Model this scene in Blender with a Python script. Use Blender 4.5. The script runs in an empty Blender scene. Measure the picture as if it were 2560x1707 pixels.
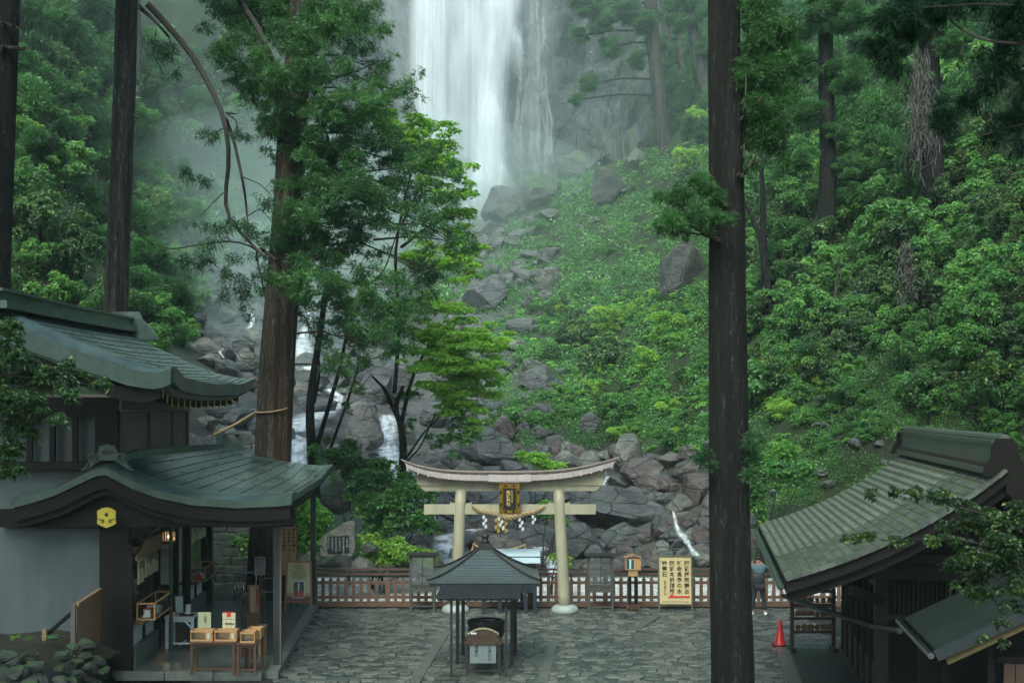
import bpy, bmesh, math, random
import numpy as np
from mathutils import Vector, Matrix, noise

R = math.radians
scene = bpy.context.scene
COL = scene.collection

# ------------------------------------------------------------------ camera
F, HC, CX, HY = 3400.0, 6.1, 1280.0, 1020.0      # focal length in photo pixels, eye height, vanishing point of the view axis
cam_d = bpy.data.cameras.new('camera')
cam = bpy.data.objects.new('camera', cam_d)
COL.objects.link(cam)
cam.location = (0, 0, HC)
cam.rotation_euler = (R(90), 0, 0)
cam_d.sensor_width = 36
cam_d.lens = 36 * F / 2560
cam_d.shift_y = (HY - 853.5) / 2560
cam_d.clip_start = 0.1
cam_d.clip_end = 2000
cam_d.dof.use_dof = True
cam_d.dof.focus_distance = 42
cam_d.dof.aperture_fstop = 3.2
scene.camera = cam

# ------------------------------------------------------------------ world, sun, exposure
SUN_EL, SUN_AZ = 50, 195
world = bpy.data.worlds.new('World')
scene.world = world
world.use_nodes = True
wn = world.node_tree
wn.nodes.clear()
w_out = wn.nodes.new('ShaderNodeOutputWorld')
w_bg = wn.nodes.new('ShaderNodeBackground')
w_sky = wn.nodes.new('ShaderNodeTexSky')
w_sky.sky_type = 'NISHITA'
w_sky.sun_disc = False
w_sky.sun_elevation = R(SUN_EL)
w_sky.sun_rotation = R(SUN_AZ)
w_sky.air_density = 1.0
w_sky.dust_density = 4.0
w_sky.ozone_density = 1.5
w_bg.inputs['Strength'].default_value = 0.15
wn.links.new(w_sky.outputs[0], w_bg.inputs[0])
wn.links.new(w_bg.outputs[0], w_out.inputs[0])
sun_d = bpy.data.lights.new('sun', 'SUN')
sun = bpy.data.objects.new('sun', sun_d)
COL.objects.link(sun)
sun_d.energy = 1.5
sun_d.angle = R(35)
sun_d.color = (1.0, 0.98, 0.92)
_a, _e = R(SUN_AZ), R(SUN_EL)
sun.rotation_euler = Vector((math.sin(_a) * math.cos(_e), math.cos(_a) * math.cos(_e), math.sin(_e))).to_track_quat('Z', 'Y').to_euler()
scene.view_settings.view_transform = 'Standard'
scene.view_settings.look = 'None'
scene.view_settings.gamma = 1
scene.view_settings.use_curve_mapping = False
scene.view_settings.exposure = 1.08
scene.view_settings.use_white_balance = True
scene.view_settings.white_balance_temperature = 6050
scene.view_settings.white_balance_tint = -9
cy = scene.cycles
cy.max_bounces = 6
cy.diffuse_bounces = 3
cy.glossy_bounces = 2
cy.transmission_bounces = 4
cy.transparent_max_bounces = 12
cy.volume_bounces = 1
cy.use_denoising = True
cy.caustics_reflective = False
cy.caustics_refractive = False
cy.sample_clamp_indirect = 4

# ------------------------------------------------------------------ helpers
def P(x, y, D):                                   # photo pixel + distance -> point of the place
    return Vector(((x - CX) * D / F, D, HC - (y - HY) * D / F))

def G(x, y, z=0.0):                               # photo pixel -> point on the level z
    return P(x, y, (HC - z) * F / (y - HY))

def unit(v):
    return v / np.maximum(np.linalg.norm(v, axis=-1, keepdims=True), 1e-9)

class MB:
    """collects faces and links them as one mesh object"""
    def __init__(s):
        s.v, s.f, s.m = [], [], []
    def add(s, vs, fs, mi=0):
        b = len(s.v)
        s.v += [tuple(p) for p in vs]
        for f in fs:
            s.f.append(tuple(b + i for i in f)); s.m.append(mi)
        return s
    def hexa(s, q, mi=0):                         # eight corners: bottom ring then top ring
        return s.add(q, [(3, 2, 1, 0), (4, 5, 6, 7), (0, 1, 5, 4), (1, 2, 6, 5), (2, 3, 7, 6), (3, 0, 4, 7)], mi)
    def box(s, c, d, rz=0.0, mi=0, M=None):
        x, y, z = d[0] / 2, d[1] / 2, d[2] / 2
        q = [Vector(p) for p in [(-x, -y, -z), (x, -y, -z), (x, y, -z), (-x, y, -z), (-x, -y, z), (x, -y, z), (x, y, z), (-x, y, z)]]
        if rz:
            m = Matrix.Rotation(rz, 3, 'Z'); q = [m @ p for p in q]
        if M is not None:
            q = [M @ p for p in q]
        c = Vector(c)
        return s.hexa([p + c for p in q], mi)
    def bar(s, a, b, w, h, mi=0, up=(0, 0, 1)):   # square bar from a to b
        a, b = Vector(a), Vector(b)
        d = (b - a).normalized(); u = Vector(up)
        if abs(d.dot(u)) > 0.98: u = Vector((0, 1, 0))
        x = d.cross(u).normalized() * w / 2; y = x.cross(d).normalized() * h / 2
        return s.hexa([a - x - y, a + x - y, a + x + y, a - x + y, b - x - y, b + x - y, b + x + y, b - x + y], mi)
    def tube(s, pts, rad, n=8, mi=0, cap=True, flute=0.0, seed=0):
        pts = [Vector(p) for p in pts]
        if not hasattr(rad, '__len__'): rad = [rad] * len(pts)
        rings = []
        prev = None
        for i, p in enumerate(pts):
            t = (pts[min(i + 1, len(pts) - 1)] - pts[max(i - 1, 0)]).normalized()
            if prev is None:
                u = Vector((1, 0, 0)) if abs(t.x) < 0.9 else Vector((0, 1, 0))
                u = (u - t * u.dot(t)).normalized()
            else:
                u = (prev - t * prev.dot(t)).normalized()
            prev = u; w = t.cross(u)
            ring = []
            for k in range(n):
                a = 2 * math.pi * k / n
                r = rad[i]
                if flute:
                    r *= 1 + flute * noise.noise(Vector((math.cos(a) * 3.1 + seed, math.sin(a) * 3.1, p.z * 0.12))) \
                        + flute * 0.6 * noise.noise(Vector((math.cos(a) * 8 + seed, math.sin(a) * 8, p.z * 0.35)))
                ring.append(p + (u * math.cos(a) + w * math.sin(a)) * r)
            rings.append(ring)
        vs = [q for r in rings for q in r]
        fs = []
        for i in range(len(pts) - 1):
            for k in range(n):
                k2 = (k + 1) % n
                fs.append((i * n + k, i * n + k2, (i + 1) * n + k2, (i + 1) * n + k))
        if cap:
            fs.append(tuple(range(n - 1, -1, -1))); fs.append(tuple((len(pts) - 1) * n + k for k in range(n)))
        return s.add(vs, fs, mi)
    def lathe(s, prof, c=(0, 0, 0), n=24, mi=0, cap=True):
        vs, c = [], Vector(c)
        for r, z in prof:
            for k in range(n):
                a = 2 * math.pi * k / n
                vs.append(c + Vector((r * math.cos(a), r * math.sin(a), z)))
        fs = [(i * n + k, i * n + (k + 1) % n, (i + 1) * n + (k + 1) % n, (i + 1) * n + k) for i in range(len(prof) - 1) for k in range(n)]
        if cap:
            fs.append(tuple(range(n - 1, -1, -1))); fs.append(tuple((len(prof) - 1) * n + k for k in range(n)))
        return s.add(vs, fs, mi)
    def prism(s, poly, off, mi=0):                # closed polygon pushed along off
        poly = [Vector(p) for p in poly]; off = Vector(off); n = len(poly)
        fs = [tuple(range(n - 1, -1, -1)), tuple(range(n, 2 * n))] + [(k, (k + 1) % n, n + (k + 1) % n, n + k) for k in range(n)]
        return s.add(poly + [p + off for p in poly], fs, mi)
    def strip(s, top, bot, off, mi=0):            # solid band between two open lines (same count), pushed along off
        n = len(top); off = Vector(off)
        top = [Vector(p) for p in top]; bot = [Vector(p) for p in bot]
        vs = top + bot + [p + off for p in top] + [p + off for p in bot]
        fs = []
        for i in range(n - 1):
            fs += [(n + i, n + i + 1, i + 1, i), (2 * n + i, 2 * n + i + 1, 3 * n + i + 1, 3 * n + i),
                   (i, i + 1, 2 * n + i + 1, 2 * n + i), (3 * n + i, 3 * n + i + 1, n + i + 1, n + i)]
        fs += [(0, 2 * n, 3 * n, n), (n - 1, 2 * n - 1, 4 * n - 1, 3 * n - 1)]
        return s.add(vs, fs, mi)
    def mesh(s, name, mats, smooth=False):
        me = bpy.data.meshes.new(name)
        me.from_pydata(s.v, [], s.f)
        for m in (mats if isinstance(mats, (list, tuple)) else [mats]): me.materials.append(m)
        if any(s.m): me.polygons.foreach_set('material_index', s.m)
        if smooth: me.polygons.foreach_set('use_smooth', [True] * len(s.f))
        bm = bmesh.new(); bm.from_mesh(me)
        bmesh.ops.recalc_face_normals(bm, faces=bm.faces)
        bm.to_mesh(me); bm.free()
        return me
    def build(s, name, mats, parent=None, smooth=False, bevel=0.0):
        o = bpy.data.objects.new(name, s.mesh(name, mats, smooth))
        COL.objects.link(o); o.parent = parent
        if bevel:
            b = o.modifiers.new('bevel', 'BEVEL'); b.width = bevel; b.segments = 1; b.limit_method = 'ANGLE'
        if smooth == 'auto':
            pass
        return o

def tag(o, label=None, cat=None, group=None, kind=None):
    if label: o['label'] = label
    if cat: o['category'] = cat
    if group: o['group'] = group
    if kind: o['kind'] = kind
    return o

def empty(name, loc=(0, 0, 0), rz=0.0, label=None, cat=None, group=None):
    o = bpy.data.objects.new(name, None)
    COL.objects.link(o); o.location = loc; o.rotation_euler = (0, 0, rz); o.empty_display_size = 0.2
    return tag(o, label, cat, group)

def inst(name, me, loc=(0, 0, 0), rot=(0, 0, 0), scale=(1, 1, 1), parent=None):
    o = bpy.data.objects.new(name, me)
    COL.objects.link(o); o.location = loc; o.rotation_euler = rot
    o.scale = scale if hasattr(scale, '__len__') else (scale,) * 3
    o.parent = parent
    return o

def copy_tree(o, parent=None):
    c = o.copy(); COL.objects.link(c)
    if parent is not None: c.parent = parent
    for ch in o.children: copy_tree(ch, c)
    return c

def np_mesh(name, V, Q, mat, attrs=None, smooth=False):
    V = np.asarray(V, dtype=np.float32).reshape(-1, 3); Q = np.asarray(Q, dtype=np.int32)
    k = Q.shape[1]; nf = len(Q)
    me = bpy.data.meshes.new(name)
    me.vertices.add(len(V)); me.vertices.foreach_set('co', V.ravel())
    me.loops.add(nf * k); me.loops.foreach_set('vertex_index', Q.ravel())
    me.polygons.add(nf)
    me.polygons.foreach_set('loop_start', np.arange(0, nf * k, k, dtype=np.int32))
    if smooth: me.polygons.foreach_set('use_smooth', np.ones(nf, dtype=bool))
    for an, av in (attrs or {}).items():
        a = me.attributes.new(an, 'FLOAT', 'POINT'); a.data.foreach_set('value', np.asarray(av, dtype=np.float32).ravel())
    me.update(calc_edges=True)
    if mat is not None: me.materials.append(mat)
    return me

# ------------------------------------------------------------------ materials
class NT:
    def __init__(s, name):
        s.mat = bpy.data.materials.new(name); s.mat.use_nodes = True
        s.t = s.mat.node_tree; s.t.nodes.clear()
        s.out = s.n('OutputMaterial')
    def n(s, typ, **kw):
        nd = s.t.nodes.new('ShaderNode' + typ)
        for k, v in kw.items(): setattr(nd, k, v)
        return nd
    def l(s, a, b): s.t.links.new(a, b)
    def coords(s, scale=(1, 1, 1), kind='Object', rot=(0, 0, 0)):
        if kind == 'Position': src = s.n('NewGeometry').outputs['Position']
        else: src = s.n('TexCoord').outputs[kind]
        m = s.n('Mapping'); m.inputs['Scale'].default_value = scale; m.inputs['Rotation'].default_value = rot
        s.l(src, m.inputs['Vector']); return m.outputs[0]
    def noise(s, co, scale, detail=4, rough=0.6, dist=0.0):
        t = s.n('TexNoise'); t.inputs['Scale'].default_value = scale; t.inputs['Detail'].default_value = detail
        t.inputs['Roughness'].default_value = rough; t.inputs['Distortion'].default_value = dist
        s.l(co, t.inputs['Vector']); return t.outputs['Fac']
    def voro(s, co, scale, feature='DISTANCE_TO_EDGE'):
        t = s.n('TexVoronoi'); t.feature = feature; t.inputs['Scale'].default_value = scale
        s.l(co, t.inputs['Vector']); return t.outputs[0]
    def ramp(s, fac, stops):
        r = s.n('ValToRGB'); e = r.color_ramp.elements
        while len(e) < len(stops): e.new(0.5)
        for q, (p, c) in zip(e, stops):
            q.position = p; q.color = (*c, 1) if hasattr(c, '__len__') else (c, c, c, 1)
        s.l(fac, r.inputs[0]); return r.outputs[0]
    def math(s, op, a, b=None, clamp=False):
        m = s.n('Math', operation=op, use_clamp=clamp)
        for i, v in enumerate((a, b)):
            if v is None: continue
            if hasattr(v, 'is_output') or hasattr(v, 'node'): s.l(v, m.inputs[i])
            else: m.inputs[i].default_value = v
        return m.outputs[0]
    def mix(s, fac, a, b, blend='MIX'):
        m = s.n('Mix', data_type='RGBA', blend_type=blend)
        for i, v in zip((0, 6, 7), (fac, a, b)):
            if hasattr(v, 'node'): s.l(v, m.inputs[i])
            elif i == 0: m.inputs[0].default_value = v
            else: m.inputs[i].default_value = (*v, 1)
        return m.outputs[2]
    def principled(s, col, rough=0.6, metal=0.0, bump=None, bstr=0.3, bdist=0.02, spec=0.5):
        b = s.n('BsdfPrincipled')
        for k, v in (('Base Color', col), ('Roughness', rough), ('Metallic', metal)):
            if hasattr(v, 'node'): s.l(v, b.inputs[k])
            elif k == 'Base Color': b.inputs[k].default_value = (*v, 1)
            else: b.inputs[k].default_value = v
        b.inputs['Specular IOR Level'].default_value = spec
        if bump is not None:
            bp = s.n('Bump'); bp.inputs['Strength'].default_value = bstr; bp.inputs['Distance'].default_value = bdist
            s.l(bump, bp.inputs['Height']); s.l(bp.outputs[0], b.inputs['Normal'])
        s.l(b.outputs[0], s.out.inputs['Surface']); return b

def simple(name, c, rough=0.6, var=0.25, scale=6.0, stretch=(1, 1, 1), bump=0.25, bdist=0.01, metal=0.0, c2=None, spec=0.5, lo=0.35, hi=0.65):
    """one colour broken up by noise, or drifting towards c2"""
    t = NT(name)
    co = t.coords(stretch)
    n1 = t.noise(co, scale, 5, 0.65)
    c2 = c2 or tuple(x * (1 - var) for x in c)
    col = t.ramp(n1, [(lo, c2), (hi, c)])
    n2 = t.noise(co, scale * 4, 3)
    t.principled(col, rough, metal, n2, bump, bdist, spec)
    return t.mat

def leaf_mat(name, dark, mid, light, trans=0.35, gloss=0.04):
    t = NT(name)
    a = t.n('Attribute'); a.attribute_name = 'v'
    oi = t.n('ObjectInfo')
    f = t.math('ADD', a.outputs['Fac'], t.math('MULTIPLY', t.math('SUBTRACT', oi.outputs['Random'], 0.5), 0.22), True)
    col = t.ramp(f, [(0.0, dark), (0.5, mid), (1.0, light)])
    d = t.n('BsdfDiffuse'); tr = t.n('BsdfTranslucent'); g = t.n('BsdfGlossy'); g.inputs['Roughness'].default_value = 0.5
    t.l(col, d.inputs[0]); t.l(t.mix(0.5, col, tuple(min(1, x * 1.6) for x in light)), tr.inputs[0])
    m1 = t.n('MixShader'); m1.inputs[0].default_value = trans
    t.l(d.outputs[0], m1.inputs[1]); t.l(tr.outputs[0], m1.inputs[2])
    m2 = t.n('MixShader'); m2.inputs[0].default_value = gloss
    t.l(m1.outputs[0], m2.inputs[1]); t.l(g.outputs[0], m2.inputs[2])
    t.l(m2.outputs[0], t.out.inputs['Surface'])
    return t.mat

def bark_mat(name, c1, c2, lichen=0.5, red=None):
    t = NT(name)
    co = t.coords((1, 1, 0.12), 'Object')
    n1 = t.noise(co, 9, 6, 0.7, 0.4)
    n2 = t.noise(co, 26, 5, 0.7)
    col = t.ramp(n1, [(0.3, c1), (0.7, c2)])
    if red is not None:
        n4 = t.noise(t.coords((1, 1, 0.05)), 1.6, 2, 0.5)
        col = t.mix(t.ramp(n4, [(0.55, 0.0), (0.68, 1.0)]), col, red)
    n3 = t.noise(t.coords((1, 1, 0.25)), 14, 6, 0.75)
    col = t.mix(t.ramp(n3, [(0.56, 0.0), (0.66, lichen)]), col, (0.30, 0.35, 0.31))
    col = t.mix(1.0, col, t.ramp(n2, [(0.34, 0.16), (0.6, 1.1)]), 'MULTIPLY')
    col = t.mix(1.0, col, t.ramp(t.noise(t.coords((1, 1, 0.04)), 5, 4, 0.6), [(0.42, 0.35), (0.56, 1.0)]), 'MULTIPLY')
    h = t.math('ADD', t.math('MULTIPLY', n1, 1.0), t.math('MULTIPLY', n2, 0.6))
    t.principled(col, 0.85, 0, h, 0.9, 0.06, 0.3)
    return t.mat

def rock_mat(name, c1, c2, moss=0.5, wet=0.45, scale=1.0, mosscol=(0.06, 0.11, 0.03)):
    t = NT(name)
    co = t.coords((scale,) * 3, 'Position')
    n1 = t.noise(co, 0.9, 6, 0.65, 0.3)
    n2 = t.noise(t.coords((scale, scale, scale * 2.4), 'Position', (0.3, 0.5, 0)), 3.2, 6, 0.7, 0.6)
    n3 = t.noise(co, 14, 5, 0.7)
    col = t.ramp(n1, [(0.32, c1), (0.68, c2)])
    col = t.mix(1.0, col, t.ramp(n2, [(0.3, 0.55), (0.6, 1.05)]), 'MULTIPLY')
    col = t.mix(t.ramp(n3, [(0.62, 0.0), (0.72, 0.35)]), col, (0.34, 0.36, 0.32))
    geo = t.n('NewGeometry'); sep = t.n('SeparateXYZ'); t.l(geo.outputs['Normal'], sep.inputs[0])
    up = t.ramp(sep.outputs[2], [(0.35, 0.0), (0.85, 1.0)])
    mf = t.math('MULTIPLY', up, t.ramp(t.noise(co, 1.7, 5, 0.7), [(0.5 - 0.1 * moss, 0.0), (0.62 - 0.1 * moss, 1.0)]))
    mf = t.math('MULTIPLY', mf, moss)
    col = t.mix(mf, col, mosscol)
    cr = t.ramp(t.voro(t.coords((scale * .7, scale * .7, scale * 1.6), 'Position', (0.4, 0.2, 0)), 0.9), [(0.0, 0.0), (0.035, 1.0)])
    col = t.mix(1.0, col, t.mix(0.0, (1, 1, 1), (1, 1, 1)) if False else t.ramp(cr, [(0, 0.45), (1, 1.0)]), 'MULTIPLY')
    h = t.math('ADD', t.math('ADD', t.math('MULTIPLY', n2, 1.0), t.math('MULTIPLY', n3, 0.25)), t.math('MULTIPLY', cr, 0.35))
    t.principled(col, wet, 0, h, 0.9, 0.2 / scale, 0.5)
    return t.mat
# ------------------------------------------------------------------ terrain
CTRL = [  # photo pixel + distance of points on the ground
 (1280,1436,49.8),(1000,1436,49.8),(1600,1436,49.8),(1280,1395,53),(1120,1400,53),(1450,1395,53),(1650,1390,53),(1280,1300,57),(1120,1300,56.5),(1500,1300,57),(1650,1290,57),
 (1280,1200,62),(1280,1100,69),(1280,1000,78),(1280,900,88),(1280,800,99),(1270,700,112),(1250,600,128),(1200,560,142),(1000,575,144),(1100,570,146),
 (1150,1200,62),(1150,1100,70),(1150,1000,79),(1150,900,89),(1130,800,100),(1130,700,113),
 (1450,1200,63),(1450,1100,69),(1400,1000,76),(1400,800,92),(1400,600,113),(1400,450,138),(1300,500,138),
 (1500,432,148),(1400,475,152),(1600,385,144),(1650,345,150),(1300,530,155),(1180,585,160),(1550,400,160),(1700,330,150),(1600,1150,66),(1600,1000,72),(1600,800,83),(1600,600,98),(1600,450,115),(1600,390,126),(1690,345,134),
 (1800,1200,58),(1800,1000,64),(1800,800,73),(1800,600,84),(1800,400,98),(1780,200,112),(1750,0,128),
 (2000,1250,51),(2000,1000,57),(2000,800,63),(2000,600,71),(2000,400,80),(2000,200,90),(2000,0,100),
 (2200,1100,50),(2200,900,54),(2200,700,59),(2200,500,65),(2200,200,76),(2200,0,84),
 (2560,1100,44),(2560,900,47),(2560,600,53),(2560,300,60),(2560,0,68),(3000,900,40),(3000,0,58),(3300,1000,34),
 (560,1400,46.5),(600,1300,49),(700,1350,49),(800,1350,51),(500,1150,52),(640,1150,56),(760,1150,60),(900,1150,62),(900,1300,55),(980,1380,52.5),
 (550,1000,62),(550,900,68),(500,800,76),(450,700,84),(700,1000,70),(700,900,80),(800,1000,75),(800,900,86),(900,1000,77),(900,900,89),(900,800,101),(750,760,100),(620,700,100),
 (1000,1100,68),(1000,1000,78),(1000,800,101),(900,650,122),(750,600,125),(600,550,120),(500,480,112),(450,350,118),(480,200,124),(520,0,132),(650,400,138),(640,200,144),
 (300,750,66),(300,600,74),(300,400,84),(300,200,92),(300,0,100),(100,900,52),(0,700,56),(0,500,62),(0,300,70),(0,0,80),(-300,900,44),(-300,500,54),(-300,0,68),(-800,900,36),(-800,0,54),
]
pts = np.array([tuple(P(*c)) for c in CTRL])
def _tps(xy, z, lam=2.0):
    d2 = ((xy[:, None, :] - xy[None, :, :]) ** 2).sum(-1)
    K = 0.5 * d2 * np.log(d2 + 1e-9); n = len(xy)
    A = np.zeros((n + 3, n + 3)); A[:n, :n] = K + np.eye(n) * lam
    A[:n, n] = 1; A[:n, n + 1:] = xy; A[n, :n] = 1; A[n + 1:, :n] = xy.T
    b = np.zeros(n + 3); b[:n] = z
    return np.linalg.solve(A, b)
XY = pts[:, :2]
TW = _tps(XY, pts[:, 2], 20.0)
def terrain_raw(x, y):
    x = np.asarray(x, float); y = np.asarray(y, float); sh = x.shape
    q = np.stack([x.ravel(), y.ravel()], -1); out = np.empty(len(q))
    for i in range(0, len(q), 20000):
        c = q[i:i + 20000]
        d2 = ((c[:, None, :] - XY[None]) ** 2).sum(-1)
        out[i:i + 20000] = (0.5 * d2 * np.log(d2 + 1e-9)) @ TW[:-3] + TW[-3] + c @ TW[-2:]
    return out.reshape(sh)
def smooth01(t):
    t = np.clip(t, 0, 1); return t * t * (3 - 2 * t)
GX = np.arange(-90, 90.1, 0.75); GY = np.arange(-14, 190.1, 0.75)
gx, gy = np.meshgrid(GX, GY)
gz = terrain_raw(gx, np.maximum(gy, 40))
gz = np.clip(gz, -1.0, 95)
def fbm_grid(x, y, s, seed):
    rs = np.random.RandomState(seed); out = np.zeros_like(x)
    for o in range(4):
        for k in range(4):
            a = rs.rand() * 6.28; f = s * 2 ** o * (0.7 + 0.6 * rs.rand()); ph = rs.rand() * 6.28
            out += np.sin((x * math.cos(a) + y * math.sin(a)) * f + ph + 1.3 * np.sin((x * math.sin(a) - y * math.cos(a)) * f * 0.7 + ph * 2)) / (2 ** o * 4)
    return out
rough = fbm_grid(gx, gy, 0.22, 3)
far = smooth01((gy - 50) / 8)
gz = gz + rough * 0.9 * far
# level court zone in front of the slope, rising again towards the steps where the camera stands
side = smooth01((np.abs(gx - 1.0) - 13.5) / 6)
near = 1 - smooth01((gy - 48.5) / 3.0)
flat = -0.35 + np.clip((24 - gy) * 0.19, 0, 4.6)
bank = flat + side * smooth01((gy - 26) / 14) * np.maximum(gz - flat, 0)
gz = gz * (1 - near) + bank * near
def hz(x, y):                                      # bilinear height lookup
    fx = (x - GX[0]) / 0.75; fy = (y - GY[0]) / 0.75
    i = int(min(max(fx, 0), len(GX) - 2)); j = int(min(max(fy, 0), len(GY) - 2))
    u = min(max(fx - i, 0), 1); v = min(max(fy - j, 0), 1)
    return (gz[j, i] * (1 - u) + gz[j, i + 1] * u) * (1 - v) + (gz[j + 1, i] * (1 - u) + gz[j + 1, i + 1] * u) * v
def hit(px, py, d0=46.0, d1=175.0):                # where the sight line through a pixel meets the slope
    D = d0
    while D < d1:
        p = P(px, py, D)
        if hz(p.x, p.y) >= p.z: return Vector((p.x, p.y, hz(p.x, p.y)))
        D += 0.35
    return None

nX, nY = len(GX), len(GY)
idx = np.arange(nX * nY).reshape(nY, nX)
Q = np.stack([idx[:-1, :-1], idx[:-1, 1:], idx[1:, 1:], idx[1:, :-1]], -1).reshape(-1, 4)
t = NT('forest_soil')
co = t.coords((1, 1, 1), 'Position')
n1 = t.noise(co, 0.35, 6, 0.7); n2 = t.noise(co, 5, 5, 0.7)
col = t.ramp(n1, [(0.36, (0.014, 0.015, 0.008)), (0.5, (0.020, 0.034, 0.010)), (0.66, (0.035, 0.070, 0.016))])
col = t.mix(t.ramp(n2, [(0.55, 0.0), (0.8, 0.5)]), col, (0.05, 0.035, 0.02))
ra = t.n('Attribute'); ra.attribute_name = 'rock'
rk = t.ramp(t.noise(t.coords((1, 1, 1.6), 'Position'), 0.8, 6, 0.75, 0.4), [(0.3, (0.035, 0.036, 0.036)), (0.7, (0.14, 0.14, 0.135))])
col = t.mix(ra.outputs['Fac'], col, rk)
t.principled(col, 0.75, 0, n2, 0.8, 0.15, 0.3)
soil_mat = t.mat
# bare rock and rubble along the gully and the stream bed
TX = CX + gx * F / np.maximum(gy, 1); TY = HY - (gz - HC) * F / np.maximum(gy, 1)
def blob(x, y, rx, ry): return np.exp(-(((TX - x) / rx) ** 2 + ((TY - y) / ry) ** 2) ** 1.5)
rockw = np.clip(blob(700, 850, 260, 330) + blob(1400, 1300, 420, 150) + blob(1200, 900, 120, 420) + blob(950, 1100, 200, 200) + blob(1150, 1100, 150, 150) + blob(1070, 570, 200, 60), 0, 1) * (gy > 48)
terrain = inst('terrain', np_mesh('terrain', np.stack([gx, gy, gz], -1), Q, soil_mat, {'rock': rockw}, smooth=True))
tag(terrain, kind='structure')

# ------------------------------------------------------------------ cliff behind the falls
def cliff_y(x, z):
    y = 150.0 + 0.0 * x
    y = y + 3.5 * np.sin(x * 0.11 + 0.6) + 1.8 * np.sin(z * 0.16 + x * 0.07)
    # upright columns and broken steps
    rs = np.random.RandomState(5)
    for k in range(7):
        f = 0.25 * 1.6 ** k
        y = y + (0.8 / 1.6 ** k) * np.abs(np.sin(x * f + rs.rand() * 6 + 0.9 * np.sin(z * 0.09 * f + rs.rand() * 6)))
    zz = z + 2.0 * np.sin(x * 0.21) + 1.3 * np.sin(x * 0.63 + 1)
    y = y + 1.3 * (np.floor(zz / 4.3) * 4.3 - zz) / 4.3 * 0.8
    y = y - 0.10 * (60 - z) * 0.35
    return y
cx_ = np.arange(-75, 75.1, 0.35); cz_ = np.arange(8, 78.1, 0.4)
ccx, ccz = np.meshgrid(cx_, cz_)
ccy = cliff_y(ccx, ccz)
# fractured blocks: every patch of rock stands forward or back and leans its own way
def blocks(sx, sz, amp, tilt, seed):
    rs = np.random.RandomState(seed); n1, n2 = int(150 / sx) + 4, int(80 / sz) + 4
    jx = rs.rand(n2, n1) * 0.9; jz = rs.rand(n2, n1) * 0.9; ov = rs.uniform(-1, 1, (n2, n1)); ta = rs.uniform(-1, 1, (n2, n1)); tb = rs.uniform(-1, 1, (n2, n1))
    X = (ccx + 76) / sx + 0.25 * np.sin(ccz * 0.4); Z = (ccz - 7) / sz + 0.25 * np.sin(ccx * 0.5)
    best = np.full(X.shape, 1e9); out = np.zeros(X.shape)
    for dj in (-1, 0, 1):
        for di in (-1, 0, 1):
            i = np.clip(np.floor(X).astype(int) + di, 0, n1 - 1); j = np.clip(np.floor(Z).astype(int) + dj, 0, n2 - 1)
            dx = X - (i + jx[j, i]); dz = Z - (j + jz[j, i]); d = dx * dx + dz * dz; m = d < best
            best = np.where(m, d, best); out = np.where(m, ov[j, i] * amp + ta[j, i] * tilt * dx * sx + tb[j, i] * tilt * dz * sz, out)
    return out
ccy = ccy + blocks(5.5, 11, 1.3, 0.35, 1) + blocks(2.3, 7.5, 0.5, 0.25, 2) + blocks(0.9, 2.6, 0.16, 0.2, 3)
ccy = ccy - 22 * smooth01((ccx - 13) / 26) - 14 * smooth01((-ccx - 24) / 30)
jit = fbm_grid(ccx * 3, ccz * 3, 0.5, 9) * 0.18
idx = np.arange(ccx.size).reshape(ccx.shape)
Q = np.stack([idx[:-1, :-1], idx[:-1, 1:], idx[1:, 1:], idx[1:, :-1]], -1).reshape(-1, 4)
t = NT('cliff_rock')
co = t.coords((1, 1, 0.35), 'Position'); co1 = t.coords((1, 1, 1), 'Position')
n1 = t.noise(co, 0.25, 6, 0.7, 0.5); n2 = t.noise(co, 1.3, 7, 0.75, 0.8); cr = t.voro(t.coords((1, 1, 0.22), 'Position'), 0.8)
col = t.ramp(n1, [(0.3, (0.008, 0.010, 0.012)), (0.7, (0.078, 0.083, 0.092))])
col = t.mix(1.0, col, t.ramp(n2, [(0.34, 0.3), (0.6, 1.25)]), 'MULTIPLY')
col = t.mix(1.0, col, t.ramp(cr, [(0.0, 0.5), (0.03, 1.0)]), 'MULTIPLY')
mossf = t.ramp(t.noise(t.coords((1, 1, 0.12), 'Position'), 0.34, 5, 0.7), [(0.53, 0.0), (0.62, 0.8)])
sx = t.n('SeparateXYZ'); t.l(t.n('NewGeometry').outputs['Position'], sx.inputs[0])
mossf = t.math('MULTIPLY', mossf, t.ramp(t.math('MULTIPLY', t.math('ABSOLUTE', t.math('ADD', sx.outputs[0], 4)), 0.05), [(0.35, 0.05), (0.9, 1.0)]))
col = t.mix(mossf, col, (0.045, 0.085, 0.025))
t.principled(col, 0.55, 0, t.math('ADD', n2, t.math('MULTIPLY', t.ramp(cr, [(0, 0.0), (0.1, 1.0)]), 0.4)), 0.9, 0.5, 0.4)
cliff = inst('cliff', np_mesh('cliff', np.stack([ccx, ccy + jit, ccz], -1), Q, t.mat, smooth=False))
tag(cliff, kind='structure')
def cliff_at(x, z):
    j = int(min(max((z - 8) / 0.4, 0), len(cz_) - 1)); i = int(min(max((x + 75) / 0.35, 0), len(cx_) - 1))
    return ccy[j, i] + jit[j, i]

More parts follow.
